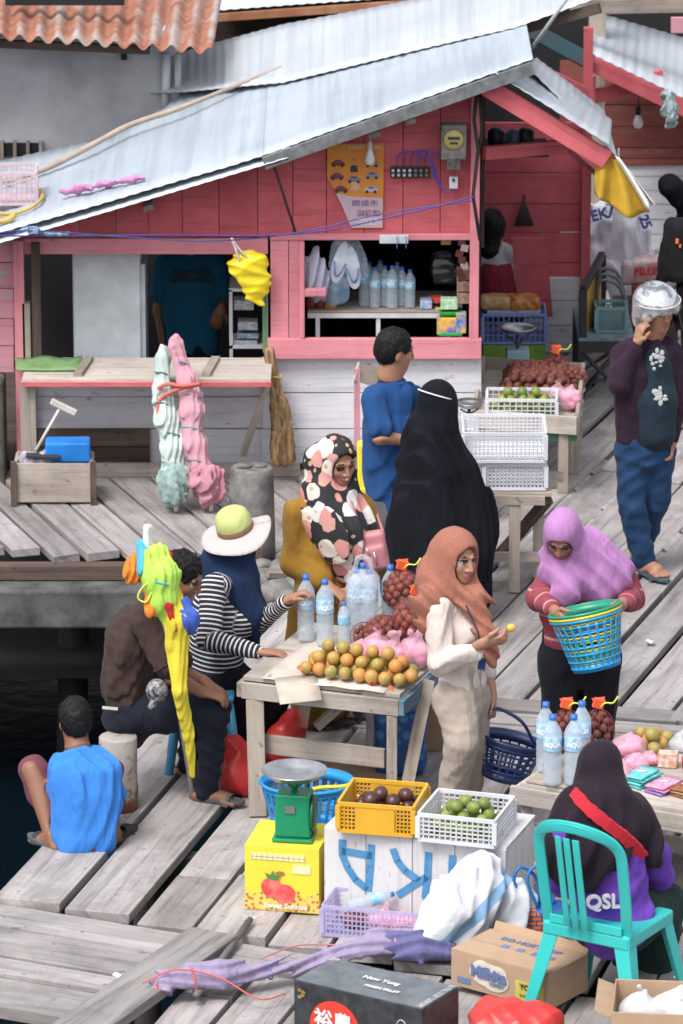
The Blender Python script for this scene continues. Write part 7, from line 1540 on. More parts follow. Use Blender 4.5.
pts1 = lean_parasol(160, 176, 358, 494, [cloth('mint_canvas', (.52, .60, .57), (.44, .53, .50)), cloth('green_hem', (.06, .22, .20), (.5, .55, .53), ns=20)], 'pale mint folded market parasol leaning on the plank counter', 2, M_gt)
pts2 = lean_parasol(179, 205, 346, 494, [cloth('rose_canvas', (.60, .33, .39), (.52, .27, .33)), cloth('rose_hem', (.30, .05, .11), (.62, .38, .42), ns=18)], 'rose pink folded market parasol leaning right of the mint one', 5, plain('teal_cord', (.04, .3, .34), .6), .088)
w = MB(); P_ = catmull([U(158, 388, 27.86), U(168, 384, 27.84), U(182, 386, 27.82), U(200, 384, 27.84), U(176, 390, 27.83), U(160, 400, 27.86), U(158, 416, 27.85)], 6); w.tube(P_, .012, 6); w.obj('coral_rag', plain('coral_cloth', (.75, .18, .14), .8), loc=P_[0], label='coral rag tied round the necks of the two market parasols', cat='rag')
# broom
br = thing('broom', 'straw broom leaning upright on the white shop wall', 'broom', G(286, 466)); S = SDF(); S.chain([U(270, 352, 28.42), U(275, 378, 28.42), U(280, 410, 28.40), U(283, 455, 28.36)], [.035, .03, .055, .075], .02, flat=(0, 1, 0), f=.6)
m, nt, b = _new('straw'); L(nt, mix(nt, (.40, .26, .13), (.16, .09, .045), ramp(nt, noise(nt, coords(nt, 'Object', (60, 60, 2)), 1, 3), [(.4, 0.), (.6, 1.)])), b.inputs['Base Color']); b.inputs['Roughness'].default_value = .9; M_straw = m
sdf_obj(S, 'bristles', m, br, .006, folds(.006, 90, (.1, 0, -1), 2), .01); ties(br, U(275, 376, 28.42), .036, plain('yellow_band', (.6, .5, .12), .6))
w = MB()
for k in range(40): a = random.uniform(-1, 1); w.tube([U(277+a*4, 390, 28.40), U(283+a*13, random.uniform(445, 464), 28.36+random.uniform(-.03, .03))], .0035, 4)
w.obj('straws', M_straw, br)
# box with cooler and squeegee at the left
a = G(16, 502); t = thing('wooden_crate', 'old open wooden crate on the landing below the left counter', 'crate', a+V((.2, .1, 0))); X = V((1, 0, 0)); w = MB(); W_, D_, H_ = .44, .26, .235
for (c, s_) in (((W_/2, .0, H_/2), (W_, .02, H_)), ((W_/2, D_, H_/2), (W_, .02, H_)), ((.0, D_/2, H_/2), (.02, D_-.02, H_)), ((W_, D_/2, H_/2), (.02, D_-.02, H_))): w.box(a+V(c), s_)
w.box(a+V((W_/2, D_/2, .015)), (W_-.02, D_-.02, .02)); w.obj('side_boards', M_oldwood, t, bevel=.003)
for x in (.0, W_+.025): w = MB(); w.box(a+V((x-.01, -.02, H_/2)), (.035, .03, H_+.03)); w.obj('corner_post', M_darkwood, t)
w = MB(); w.box(a+V((.30, .14, H_+.045)), (.27, .16, .12), rotm(0, 0, .03), taper=.96); w.obj('blue_tub', plain('bright_blue_tub', (.02, .22, .68), .35), loc=a+V((.3, .14, H_)), label='bright blue plastic tub lying on the old wooden crate', cat='tub', bevel=.012)
p = a+V((.10, .12, H_-.02)); S = SDF(); S.ell(p, (.11, .09, .06)); S.ell(p+V((.08, -.02, .03)), (.06, .05, .05)); sdf_obj(S, 'plastic_bundle', plain('grey_plastic_mix', (.45, .42, .48), .4, (.18, .14, .2), ns=22), None, .007, wrinkle(.015, 40, 3), .02, loc=p, label='crumpled grey plastic bundle in the wooden crate beside the blue tub', cat='bundle')
w = MB(); w.box(p+V((.06, -.07, .05)), (.20, .06, .02), rotm(0, .05, 0)); w.obj('dark_tray', plain('dark_tray', (.04, .035, .05), .5), loc=p, label='thin dark tray on the front of the wooden crate', cat='tray', bevel=.004)
sq = thing('squeegee', 'white squeegee sticking up out of the wooden crate', 'squeegee', a+V((.12, .1, H_))); w = MB(); t0, t1_ = U(36, 450, 27.75), U(60, 408, 27.85); w.tube([t0, t1_], .009, 6); w.obj('stick', plain('pale_stick', (.62, .58, .54), .6), sq)
w = MB(); w.beam(U(51, 401, 27.85), U(76, 413, 27.85), .03, .035); w.obj('blade_holder', plain('pale_stick', (.62, .58, .54), .6), sq, bevel=.004)
# concrete bollard and rubble
p = G(252, 560); bo = thing('concrete_post', 'worn round concrete post at the corner of the landing', 'post', p); w = MB(); prof = [(.135, -.3), (.132, .1), (.128, .3), (.122, .50), (.118, .535), (.108, .545), (0, .545)]; w.lathe(prof, p, n=22); w.obj('shaft', M_conc, bo)
w = MB(); w.lathe([(.03, .54), (.045, .552), (.038, .562), (.0, .555)], p+V((-.04, -.01, 0)), n=12); w.lathe([(.03, .54), (.04, .55), (.03, .56), (.0, .553)], p+V((.05, .01, 0)), n=12); w.obj('cap_stub', M_conc, bo)
M_rock = plain('rubble_stone', (.22, .21, .20), .95, (.10, .095, .09), ns=9, bmp=.6)
for k, (px, py, r_) in enumerate(((268, 585, .10), (285, 578, .12), (296, 592, .09), (275, 600, .12), (262, 572, .08), (290, 606, .10), (300, 575, .08), (285, 560, .07))):
    p = G(px, py); S = SDF(); S.ell(p+V((0, 0, r_*.3)), (r_, r_*.8, r_*.6), rotm(0, 0, k), k=.02); S.box(p+V((0, 0, r_*.3)), (r_*.7, r_*.6, r_*.45), rotm(k*.3, .2, k*1.3), .02, .02); sdf_obj(S, 'rubble_stone', M_rock, None, .012, wrinkle(.012, 22, k), .02, loc=p, label='grey rubble stone on the boards beside the worn concrete post', cat='stone', group='rubble stones by the concrete post')
w = MB(); w.box(G(283, 588)+V((0, .05, .07)), (.22, .08, .03), rotm(.1, .15, .5)); w.obj('driftwood', M_plank2, loc=G(283, 588), label='short broken plank on top of the rubble stones', cat='plank')
# ---- window shelf and goods
zs = U(0, 310, 28.75).z; sh2 = thing('display_shelf', 'white metal shelf with a wooden top inside the shop window', 'shelf', (U(385, 330, 28.9).x, 28.9, 0)); x0, x1 = U(307, 0, 28.7).x, U(465, 0, 28.7).x
w = MB(); w.box(((x0+x1)/2, 28.92, zs+.01), (x1-x0, .5, .012)); w.obj('shelf_top', M_tw, sh2); M_wp = plain('white_paint', (.62, .64, .66), .5)
w = MB(); w.box(((x0+x1)/2, 28.68, zs-.015), (x1-x0, .015, .03)); w.obj('front_rail', M_wp, sh2)
for x in (x0+.06, x0+.42, x1-.012, x1-.09): w = MB(); w.box((x, 28.69, zs/2+.0), (.025, .02, zs-.03)); w.obj('leg', M_wp, sh2)
zt_ = zs+.016; M_botd = M_bot
S_ = [(365, 28.78, 1.12), (375, 28.74, .95), (385, 28.78, .95), (392, 28.73, 1.0), (402, 28.78, .92), (410, 28.74, .9), (397, 28.9, .92), (380, 28.92, .95), (369, 28.93, .9)]
for k, (x, Y, s_) in enumerate(S_):
    o = put(B_big, V((U(x, 300, Y).x, Y, zt_)), 'clear water bottle on the display shelf in the shop window' if k not in (0,) else 'tallest water bottle at the left of the row on the display shelf', 'water bottles in the shop window', random.uniform(-1, 1)); o.scale = (.8*s_, .8*s_, .78*s_)
def can_stack(x, n, c, lab):
    for k in range(n):
        w = MB(); p = V((U(x, 300, 28.75).x, 28.75, zt_+k*.112)); w.lathe([(.034, 0), (.036, .004), (.036, .104), (.034, .108), (0, .106)], p, n=18); w.obj('food_can', c, loc=p, label=lab % ('lowest', 'middle', 'topmost')[k], cat='can')
M_can = plain('red_can', (.55, .08, .03), .35, (.6, .35, .1), ns=50); can_stack(330, 2, M_can, '%s red tin between the white bag and the slippers') if False else None
for k, lb in enumerate(('lower red tin beside the hanging slippers', 'upper red tin beside the hanging slippers')): w = MB(); p = V((U(330, 300, 28.74).x, 28.74, zt_+k*.10)); w.lathe([(.036, 0), (.038, .004), (.038, .094), (.036, .098), (0, .096)], p, n=18); w.obj('food_can', M_can, loc=p, label=lb, cat='can')
for x, lb in ((311, 'small dark red jar at the left end of the display shelf'), (320, 'small dark red jar second from the left end of the shelf')): w = MB(); p = V((U(x, 300, 28.74).x, 28.74, zt_)); w.lathe([(.026, 0), (.028, .01), (.028, .07), (.022, .08), (.022, .09), (0, .09)], p, n=14); w.obj('jar', plain('dark_red_jar', (.25, .04, .03), .3), loc=p, label=lb, cat='jar')
# hanging bag, slippers, box
def hang_bag(c, r, mt, lab, name='hanging_bag', cat='bag', seed=1, sx=(1, .6, 1.5), wa=.010):
    S = SDF(); c = V(c); S.chain([c+V((0, 0, r*1.9)), c+V((0, 0, r*.8)), c, c+V((r*.1, 0, -r*.7))], [r*.25, r*.6, r*.85, r*.6], .04, flat=(0, 1, 0), f=sx[1]); return sdf_obj(S, name, mt, None, .007, dsum(folds(wa, 44, (0, 0, 1), seed), wrinkle(wa*.5, 34, seed)), .018, loc=c, label=lab, cat=cat)
hang_bag(U(314, 280, 28.62), .10, cloth('grey_lilac_bag', (.36, .36, .46), (.26, .26, .34)), 'greyish plastic wrapped bundle hanging at the left of the shop window', seed=3); w = MB(); w.box(U(314, 292, 28.56), (.15, .06, .05)); w.obj('pink_towel', cloth('pink_towel', (.6, .25, .3)), loc=U(314, 292, 28.56), label='folded pink towel at the bottom of the hanging greyish bundle', cat='towel', bevel=.01)
M_sole = plain('white_sole', (.72, .76, .82), .5); M_str = plain('blue_strap', (.08, .2, .5), .4)
for k, (xa, ya, an, lb) in enumerate(((340, 262, .25, 'left white and blue slipper hanging in the shop window'), (353, 268, -.1, 'right white and blue slipper hanging in the shop window'))):
    c = U(xa, ya, 28.62); t = thing('slipper', lb, 'slipper', c); ol = [(.042*math.sin(q)*(1-.18*math.cos(q)), .13*math.cos(q)) for q in [2*PI*i/22 for i in range(22)]]; Rr = rotm(0, an, 0); w = MB(); w.prism(ol, .014, c, Rr@V((1, 0, 0)), Rr@V((0, 0, 1))); w.obj('sole', M_sole, t)
    w = MB(); w.tube(catmull([c+Rr@V((-.035, -.01, .0)), c+Rr@V((-.02, -.04, -.05)), c+Rr@V((0, -.02, -.085)), c+Rr@V((.02, -.04, -.05)), c+Rr@V((.035, -.01, 0))], 4), .006, 6); w.obj('strap', M_str, t)
hang_bag(U(347, 262, 28.60), .12, filmy('slipper_film', (.55, .65, .8), .25, .15), 'clear plastic sleeve round the two hanging slippers', seed=6, name='clear_sleeve'); hang_bag(U(336, 290, 28.66), .075, filmy('blue_print_film', (.35, .6, .8), .5, .2), 'small clear bag with a blue label below the slippers', seed=7)
w = MB(); p = U(394, 239, 28.54); w.box(p, (.17, .03, .05)); w.obj('white_box', plain('white_card', (.62, .65, .68), .6), loc=p, label='long white box hanging under the lintel of the shop window', cat='box', bevel=.003)
for x, lb in ((397, 'left blue strap hanging from the white box'), (406, 'right blue strap hanging from the white box')): w = MB(); w.beam(U(x, 236, 28.51), U(x, 248, 28.51), .012, .004); w.obj('blue_strap', M_str, loc=U(x, 240, 28.51), label=lb, cat='strap')
# packets right of the bottles
def pbox(x, y, Y, s_, c, lab, rz=0, name='packet', cat='packet', c2=None, ns=40): p = U(x, y, Y); w = MB(); w.box(p, s_, rotm(0, 0, rz)); return w.obj(name, plain('print_%d_%d' % (x, y), c, .45, c2, ns=ns), loc=p-V((0, 0, s_[2]/2)), label=lab, cat=cat, bevel=.004)
pbox(426, 303, 28.74, (.07, .1, .05), (.1, .3, .6), 'blue and white packet beside the bottles on the display shelf', c2=(.6, .5, .5)); pbox(438, 299, 28.75, (.07, .1, .03), (.55, .08, .05), 'flat red packet on the display shelf', .3); pbox(442, 309, 28.74, (.08, .1, .035), (.6, .5, .2), 'yellowish packet at the right end of the display shelf')
pbox(447, 325, 28.63, (.12, .08, .10), (.80, .48, .03), 'yellow packet with a blue print in the lower right of the shop window', c2=(.02, .1, .5), ns=14); pbox(461, 322, 28.62, (.06, .08, .12), (.05, .15, .5), 'blue and yellow packet beside the bright yellow one', c2=(.7, .5, .05), ns=18); pbox(450, 312, 28.66, (.13, .10, .02), (.02, .3, .05), 'green packet lying above the bright yellow one'); pbox(449, 303, 28.66, (.10, .09, .06), (.55, .62, .55), 'white box on the green packet in the shop window', c2=(.2, .5, .25)); pbox(450, 333, 28.62, (.14, .08, .02), (.03, .35, .08), 'green tray under the bright yellow packet')
for k in range(3): pbox(464, 297-k*12, 28.66, (.085, .08, .065), (.34, .24, .17), ('lowest', 'middle', 'topmost')[k]+' brown wrapped block at the right side of the shop window', name='wrapped_block', cat='package', c2=(.2, .13, .1))
S = SDF(); p = U(448, 272, 28.85); S.box(p, (.10, .08, .07), rad=.03); S.box(p+V((-.03, 0, .07)), (.07, .07, .04), rad=.02); sdf_obj(S, 'black_bundle', plain('black_shiny', (.012, .012, .015), .25), None, .008, wrinkle(.012, 30, 4), .02, loc=p, label='shiny black bundle behind the packets in the shop window', cat='bundle')
sn = thing('snack_string', 'string of small dark snack sachets hanging at the right of the shop window', 'snacks', U(464, 262, 28.56)); 
for k in range(7): w = MB(); w.box(U(462+3*math.sin(k*2.1), 242+k*6, 28.555), (.045, .012, .04), rotm(.1, .3*math.sin(k), .4*math.cos(k))); w.obj('sachet', (plain('dark_sachet', (.10, .03, .03), .3), plain('pale_sachet', (.4, .3, .3), .3))[k % 3 == 1], sn)
pbox(446, 241, 28.6, (.06, .03, .04), (.35, .24, .08), 'small yellowish bag hanging under the lintel above the black bundle')
# yellow bag hanging at the opening
yb = thing('yellow_bag', 'bright yellow plastic bag hanging by its handles at the left opening', 'bag', U(250, 278, 28.45)); S = SDF(); S.chain([U(242, 262, 28.45), U(258, 262, 28.45)], [.05, .045], .03, flat=(0, 1, 0), f=.5); S.chain([U(248, 268, 28.45), U(255, 285, 28.45), U(260, 302, 28.45)], [.10, .065, .025], .05, flat=(0, 1, 0), f=.45)
sdf_obj(S, 'bag_film', plain('yellow_film', (.85, .66, .02), .35, (.72, .55, .02), ns=12, bmp=.6, bs=22), yb, .006, wrinkle(.009, 34, 4), .018); w = MB(); w.tube(catmull([U(240, 262, 28.42), U(236, 250, 28.40), U(231, 238, 28.42)], 5), .006, 6); w.tube(catmull([U(250, 260, 28.42), U(240, 250, 28.40), U(232, 238, 28.42)], 5), .006, 6); w.obj('handle', plain('white_film', (.7, .7, .72), .4), yb)
# fridge, inner shelf
fg = thing('refrigerator', 'white refrigerator standing inside the left shop opening', 'refrigerator', (U(103, 0, 29).x, 29.0, .04)); x0, x1 = U(68, 0, 28.75).x, U(138, 0, 28.75).x; zt_2 = U(0, 252, 28.75).z+.1
w = MB(); w.box(((x0+x1)/2, 29.03, zt_2/2+.02), (x1-x0, .55, zt_2-.04)); w.obj('cabinet', plain('fridge_white', (.62, .66, .70), .35), fg, bevel=.015); w = MB(); w.box(((x0+x1)/2, 28.742, zt_2/2), (x1-x0-.01, .02, zt_2-.08)); w.obj('door', plain('fridge_white', (.62, .66, .70), .35), fg, bevel=.008)
w = MB(); p = U(144, 320, 28.9); w.box((p.x, 28.95, .62), (.03, .4, 1.2)); w.obj('side_rail', plain('pale_rail', (.5, .55, .6), .5), fg)
rk = thing('metal_rack', 'grey metal rack with stacked boxes at the right inside the left opening', 'rack', (U(248, 0, 28.95).x, 28.95, 0)); x0, x1 = U(229, 0, 28.9).x, U(265, 0, 28.9).x; zt3 = U(0, 288, 28.9).z
for x in (x0, x1): w = MB(); w.box((x, 28.86, zt3/2), (.02, .02, zt3)); w.obj('upright', M_wp, rk)
for z_ in (zt3, U(0, 345, 28.9).z): w = MB(); w.box(((x0+x1)/2, 29.0, z_), (x1-x0+.02, .3, .02)); w.obj('shelf', M_wp, rk)
for k, (x, y, s_, c) in enumerate(((246, 341, (.14, .12, .035), (.25, .3, .4)), (248, 334, (.13, .12, .03), (.08, .2, .4)), (248, 324, (.12, .12, .05), (.2, .22, .25)), (244, 303, (.12, .12, .06), (.25, .27, .3)))): pbox(x, y, 28.93, s_, c, ('lowest', 'second', 'third', 'pale tilted')[k]+' box on the grey rack in the left opening', name='stacked_box', cat='box', c2=(.5, .5, .52))
# ---- front wall fittings
YP = 28.565
pst = thing('wall_poster', 'orange and white torn poster with rows of cars on the red wall', 'poster', U(356, 228, YP)); X, Z = V((1, 0, 0)), V((0, 0, 1)); O = U(327, 228, YP-.002); sx_ = (U(384, 200, YP).x-U(327, 200, YP).x); hz = U(0, 143, YP).z-O.z
PO = lambda x, y: O+V(((x-327)/57*sx_, 0, (228-y)/85*hz)); OL = [(x-327, 228-y) for x, y in ((351, 228), (383, 228), (384, 143), (327.5, 144), (327, 176), (331, 184), (343, 208))]
w = MB(); w.prism([(a*sx_/57, b_*hz/85) for a, b_ in OL], .003, O, X, Z); w.obj('sheet', plain('poster_orange', (.70, .27, .04), .7, (.62, .22, .04)), pst)
w = MB(); OL = [(x-327, 228-y) for x, y in ((351.5, 227.5), (382.5, 227.5), (382.5, 198), (349, 196), (338, 193), (333.5, 187), (343, 208))]; w.prism([(a*sx_/57, b_*hz/85) for a, b_ in OL], .001, O+V((0, -.0015, 0)), X, Z); w.obj('pale_panel', plain('poster_pale', (.60, .42, .46), .7, (.45, .4, .5), ns=40), pst)
def car(cx, cy, c, s_=1):
    ol = [(-8, -3), (8, -3), (8.5, 0), (6, 1.5), (3, 4), (-3, 4), (-6, 1.2), (-8.5, 0)]; w = MB(); w.prism([(a*sx_/57*s_, b_*hz/85*s_) for a, b_ in ol], .001, PO(cx, cy)+V((0, -.003, 0)), X, Z, m=0)
    w.prism([(a*sx_/57*s_, b_*hz/85*s_) for a, b_ in ((-3.5, 1), (4.5, 1), (2.5, 3.2), (-2.5, 3.2))], .001, PO(cx, cy)+V((0, -.0045, 0)), X, Z, m=1)
    for q in (-5, 5): w.prism([(a*sx_/57*s_, b_*hz/85*s_) for a, b_ in [(q+1.9*math.cos(t_), -3+1.9*math.sin(t_)) for t_ in [2*PI*i/10 for i in range(10)]]], .001, PO(cx, cy)+V((0, -.0045, 0)), X, Z, m=2)
    w.obj('car_picture', [plain('poster_car_%d_%d' % (cx, cy), c, .6), plain('poster_glass', (.08, .1, .16), .4), plain('poster_tyre', (.02, .02, .025), .6)], pst)
for cx, cy, c in ((338, 163, (.22, .03, .02)), (372, 163, (.5, .3, .28)), (337, 176, (.18, .05, .08)), (354, 179, (.28, .22, .26)), (372, 175, (.30, .25, .36)), (341, 189, (.2, .03, .04)), (371, 189, (.62, .55, .62))): car(cx, cy, c, .82)
w = MB(); w.prism([(-.022, 0), (.022, 0), (.020, .035), (.008, .042), (-.008, .042), (-.020, .035)], .001, PO(354, 172)+V((0, -.003, 0)), X, Z); w.obj('man_jacket', plain('poster_dark', (.03, .03, .07), .6), pst); w = MB(); w.prism([(.011*math.cos(t_), .014*math.sin(t_)) for t_ in [2*PI*i/12 for i in range(12)]], .001, PO(354, 159)+V((0, -.003, 0)), X, Z); w.obj('man_face', SK, pst)
w = MB(); w.box(PO(355, 186)+V((0, -.003, 0)), (.05, .002, .05)); w.obj('text_block', plain('poster_text', (.62, .45, .25), .7, (.45, .25, .12), ns=120), pst); w = MB()
for k in range(3): w.box(PO(356+k*9, 203)+V((0, -.003, 0)), (.045, .002, .035))
w.obj('photo_strip', plain('poster_photo', (.18, .08, .18), .6, (.5, .3, .4), ns=60), pst); w = MB()
for k in range(3): w.box(PO(361+k*8, 213)+V((0, -.0032, 0)), (.042, .002, .035))
w.obj('photo_strip', plain('poster_photo', (.18, .08, .18), .6, (.5, .3, .4), ns=60), pst); Wq = plain('poster_white', (.75, .68, .66), .7); lettering('KREDIT MOBIL', PO(365, 147), X, Z, .030, Wq, pst, off=.004); lettering('2023', PO(368, 222), X, Z, .055, Wq, pst, bold=.001, off=.004, sx=1.2)
lb_ = thing('light_bulb', 'white bulb hanging in front of the orange poster', 'light bulb', U(370, 156, 28.5)); w = MB(); w.lathe([(.012, .05), (.014, .03), (.026, .0), (.032, -.025), (.022, -.05), (0, -.056)], U(370, 156, 28.5), n=16); w.obj('globe', plain('bulb_glass', (.8, .8, .82), .2), lb_); w = MB(); w.lathe([(.013, .05), (.013, .085), (.006, .09)], U(370, 156, 28.5), n=12); w.tube([U(370, 141, 28.5), U(370, 118, 28.5)], .003, 5); w.obj('socket', M_wp, lb_)
mt_ = thing('electric_meter', 'grey electric meter with a round yellow dial on the red wall', 'meter', U(454, 160, 28.5)); p = U(453.5, 141, 28.5); w = MB(); w.box(p, (.15, .10, .21)); w.obj('case', plain('meter_grey', (.24, .23, .21), .6, (.12, .12, .1), ns=20), mt_, bevel=.012)
w = MB(); w.lathe([(0, .012), (.055, .012), (.060, 0)], p+V((0, -.052, .02)), rotm(PI/2, 0, 0), 26); w.obj('dial', plain('dial_yellow', (.52, .44, .16), .5), mt_); w = MB(); w.box(p+V((0, -.066, .03)), (.07, .004, .018)); w.box(p+V((0, -.066, .0)), (.05, .004, .014)); w.obj('dial_window', plain('dial_dark', (.06, .06, .04), .5), mt_); w = MB(); w.box(p+V((0, -.01, -.135)), (.08, .08, .06)); w.obj('terminal_cover', M_conc, mt_, bevel=.006)
bk_ = thing('breaker_box', 'small white breaker box on the wall below the electric meter', 'breaker', U(453.5, 190, 28.52)); w = MB(); w.box(U(453.5, 182, 28.52), (.05, .06, .07)); w.obj('case', plain('white_case', (.55, .58, .6), .4), bk_, bevel=.004); w = MB(); w.box(U(453.5, 180, 28.485), (.014, .012, .02)); w.obj('switch', plain('dark_switch', (.05, .05, .06), .4), bk_)
for k in range(7): x = 393+k*5.6; p = U(x, 172, 28.545); t = thing('wall_socket', 'black socket number %s from the left in the row on the red wall' % ('one', 'two', 'three', 'four', 'five', 'six', 'seven')[k], 'socket', p); w = MB(); w.box(p, (.031, .03, .065)); w.obj('case', plain('black_socket', (.015, .015, .018), .4), t, bevel=.003); w = MB(); [w.box(p+V((0, -.017, q)), (.016, .004, .016)) for q in (-.015, .012)]; w.obj('rocker', plain('white_rocker', (.6, .6, .6), .4) if k < 4 else plain('dark_rocker', (.2, .2, .2), .4), t)
M_cab = plain('violet_cable', (.10, .05, .28), .5); cb = []
w = MB()
for k in range(5): x = 396+k*7; w.tube(catmull([U(x, 166, 28.52), U(x+3, 155-k, 28.50), U(x+14, 152, 28.49), U(432, 162+k*2, 28.49), U(438, 180+k, 28.5), U(446, 192, 28.5), U(452, 190, 28.5)], 6), .0045, 5)
w.obj('cable_bundle', M_cab, loc=U(430, 170, 28.5), label='bundle of violet cables looping over the black sockets', cat='cables')
w = MB(); w.tube(catmull([U(-5, 235, 28.1), U(30, 236, 28.15), U(150, 235, 28.3), U(295, 234, 28.4), U(400, 215, 28.4), U(476, 196, 28.4)], 6), .005, 5); w.obj('power_line', M_cab, loc=U(200, 235, 28.3), label='upper violet wire stretched across the front of the shop', cat='wire')
w = MB(); w.tube(catmull([U(-5, 233, 28.0), U(40, 231, 28.1), U(200, 241, 28.35), U(300, 232, 28.4), U(380, 214, 28.4), U(472, 201, 28.4)], 6), .004, 5); w.obj('power_line', plain('blue_wire', (.06, .10, .32), .5), loc=U(200, 240, 28.3), label='lower blue wire sagging across the front of the shop', cat='wire')
w = MB(); w.tube(catmull([U(18, 232, 28.15), U(32, 228, 28.12), U(46, 234, 28.15), U(70, 234, 28.2)], 5), .014, 6); w.box(U(33, 230, 28.1), (.06, .03, .04)); w.obj('wire_joint', plain('blue_tape', (.03, .12, .35), .5, (.4, .45, .5), ns=25), loc=U(33, 230, 28.1), label='blue taped wire joint at the left corner of the shop', cat='wire joint')
w = MB(); w.tube([U(270, 158, 28.32), U(276, 172, 28.35), U(296, 234, 28.45)], .008, 6); w.obj('iron_strut', plain('rusted_iron', (.06, .05, .06), .7), loc=U(285, 200, 28.4), label='thin dark iron strut slanting from the roof edge to the window', cat='strut')
w = MB(); w.tube([U(570, -6, 28.6), U(532, 48, 28.75)], .012, 8); w.obj('guy_wire', plain('grey_cable', (.42, .45, .48), .5), loc=U(550, 20, 28.7), label='grey stay cable rising from the roof peak to the top edge', cat='cable')
w = MB(); w.tube([U(477, 92, 28.45), U(474, 120, 28.45), U(478, 150, 28.45), U(473, 196, 28.42), U(480, 240, 28.45)], .012, 6); w.tube([U(480, 92, 28.47), U(482, 130, 28.46), U(477, 160, 28.46)], .010, 6); w.obj('dark_cables', plain('old_cable', (.025, .02, .02), .7), loc=U(477, 150, 28.45), label='bundle of old dark cables down the corner post of the shop', cat='cables')
# ---- on the roof
def RP(x, y, dz=.02): return G(x, y, zroof(x)+dz)
w = MB(); w.tube(catmull([RP(-10, 186), RP(46, 168), RP(90, 146, .05), RP(130, 125, .06), RP(180, 108, .06), RP(240, 84, .04), RP(281, 68, .03)], 6), [.02]*13+[.018]*12+[.014]*12, 8); w.obj('bamboo_pole', plain('bamboo', (.42, .34, .27), .7, (.3, .24, .2), ns=8), loc=RP(130, 125), label='long grey bamboo pole lying across the zinc roof', cat='pole')
S = SDF(); S.chain([RP(62, 193, .03), RP(85, 188, .04), RP(110, 183, .03), RP(140, 178, .03)], [.03, .045, .04, .035], .03, flat=(0, .3, 1), f=.6); sdf_obj(S, 'pink_cloth', cloth('magenta_cloth', (.45, .10, .32), (.6, .35, .5), ns=14), None, .008, wrinkle(.02, 34, 3), .025, loc=RP(100, 186), label='crumpled magenta cloth lying near the edge of the zinc roof', cat='cloth')
c = RP(8, 206, .02); Pk, X, Y = crate('roof_basket', c+V((-.19, 0, 0)), (1, .05), .36, .28, .20, plain('pale_pink_plastic', (.62, .48, .54), .5), 'pale pink plastic basket upside down on the left corner of the roof', nv=12, nh=6, cat='basket')
w = MB(); w.tube(catmull([RP(-8, 212, .03), RP(10, 214, .02), RP(30, 208, .02), RP(42, 198, .02), RP(40, 190, .02)], 6), .012, 6); w.tube(catmull([RP(-8, 222, .03), RP(8, 220, .02), RP(14, 215, .03)], 5), .02, 6); w.obj('yellow_rope', plain('yellow_rope', (.6, .42, .12), .8), loc=RP(20, 212), label='yellow rope curled round the pink basket on the roof', cat='rope')
# ---- porch, right side
Pk, X, Y = crate('bread_crate', V((U(485, 0, 30.7).x, 30.6, .255)), (1, 0), .40, .3, .20, plain('periwinkle_plastic', (.26, .34, .70), .4), 'periwinkle plastic crate with wrapped bread on top in the porch', nv=12, nh=4)
w = MB(); w.box((U(517, 0, 30.7).x, 30.75, .125), (.40, .34, .25)); w.obj('green_box', plain('lime_paint', (.22, .42, .06), .6, (.16, .32, .05), ns=10), loc=(U(517, 0, 30.7).x, 30.75, 0), label='lime green box under the periwinkle crate', cat='box', bevel=.006)
w = MB(); w.box(Pk(.2, .15, .20), (.34, .24, .03)); w.obj('lid_board', plain('pale_lilac_board', (.45, .5, .68), .6), loc=Pk(.2, .15, .19), label='pale lid on the periwinkle crate under the bread bags', cat='lid')
for k, (x, c1_, c2_, lb) in enumerate(((.08, (.45, .25, .10), (.6, .4, .2), 'left bag of brown bread on the periwinkle crate'), (.26, (.6, .30, .05), (.5, .06, .03), 'right bag of bread with a red and yellow label on the crate'))): S = SDF(); p = Pk(x, .10, .25); S.box(p, (.11, .08, .05), rad=.04); sdf_obj(S, 'bread_bag', plain('bread_%d' % k, c1_, .35, c2_, ns=22), None, .007, wrinkle(.008, 34, k), .012, loc=p, label=lb, cat='bread')
def pan_scale(base, zpan, col, lab, r=.10, w_=.13, h0=None):
    t = thing('market_scale', lab, 'scale', base); h = zpan-base.z; w = MB(); w.box(base+V((0, 0, h*.40)), (w_*1.1, w_, h*.8), taper=.78); w.obj('scale_body', col, t, bevel=.01); w = MB(); w.tube([base+V((0, 0, h*.78)), base+V((0, 0, h*.97))], .012, 6); [w.tube([base+V((0, 0, h*.84)), base+V((q*r*.6, 0, h*.97))], .005, 5) for q in (-1, 1)]; w.obj('pan_support', plain('dark_support', (.06, .06, .07), .5), t)
    w = MB(); w.lathe([(0, 0), (r*.5, .003), (r*.85, .018), (r, .035), (r*1.03, .036), (r*.97, .040), (r*.82, .024), (0, .008)], base+V((0, 0, h)), n=30); w.obj('pan', M_steel, t); w = MB(); w.lathe([(0, .006), (.045, .006), (.048, 0)], base+V((.01, -w_/2-.002, h*.35)), rotm(PI/2, 0, 0), 22); w.obj('dial', plain('white_dial', (.6, .62, .64), .4, (.4, .42, .45), ns=50), t); return t
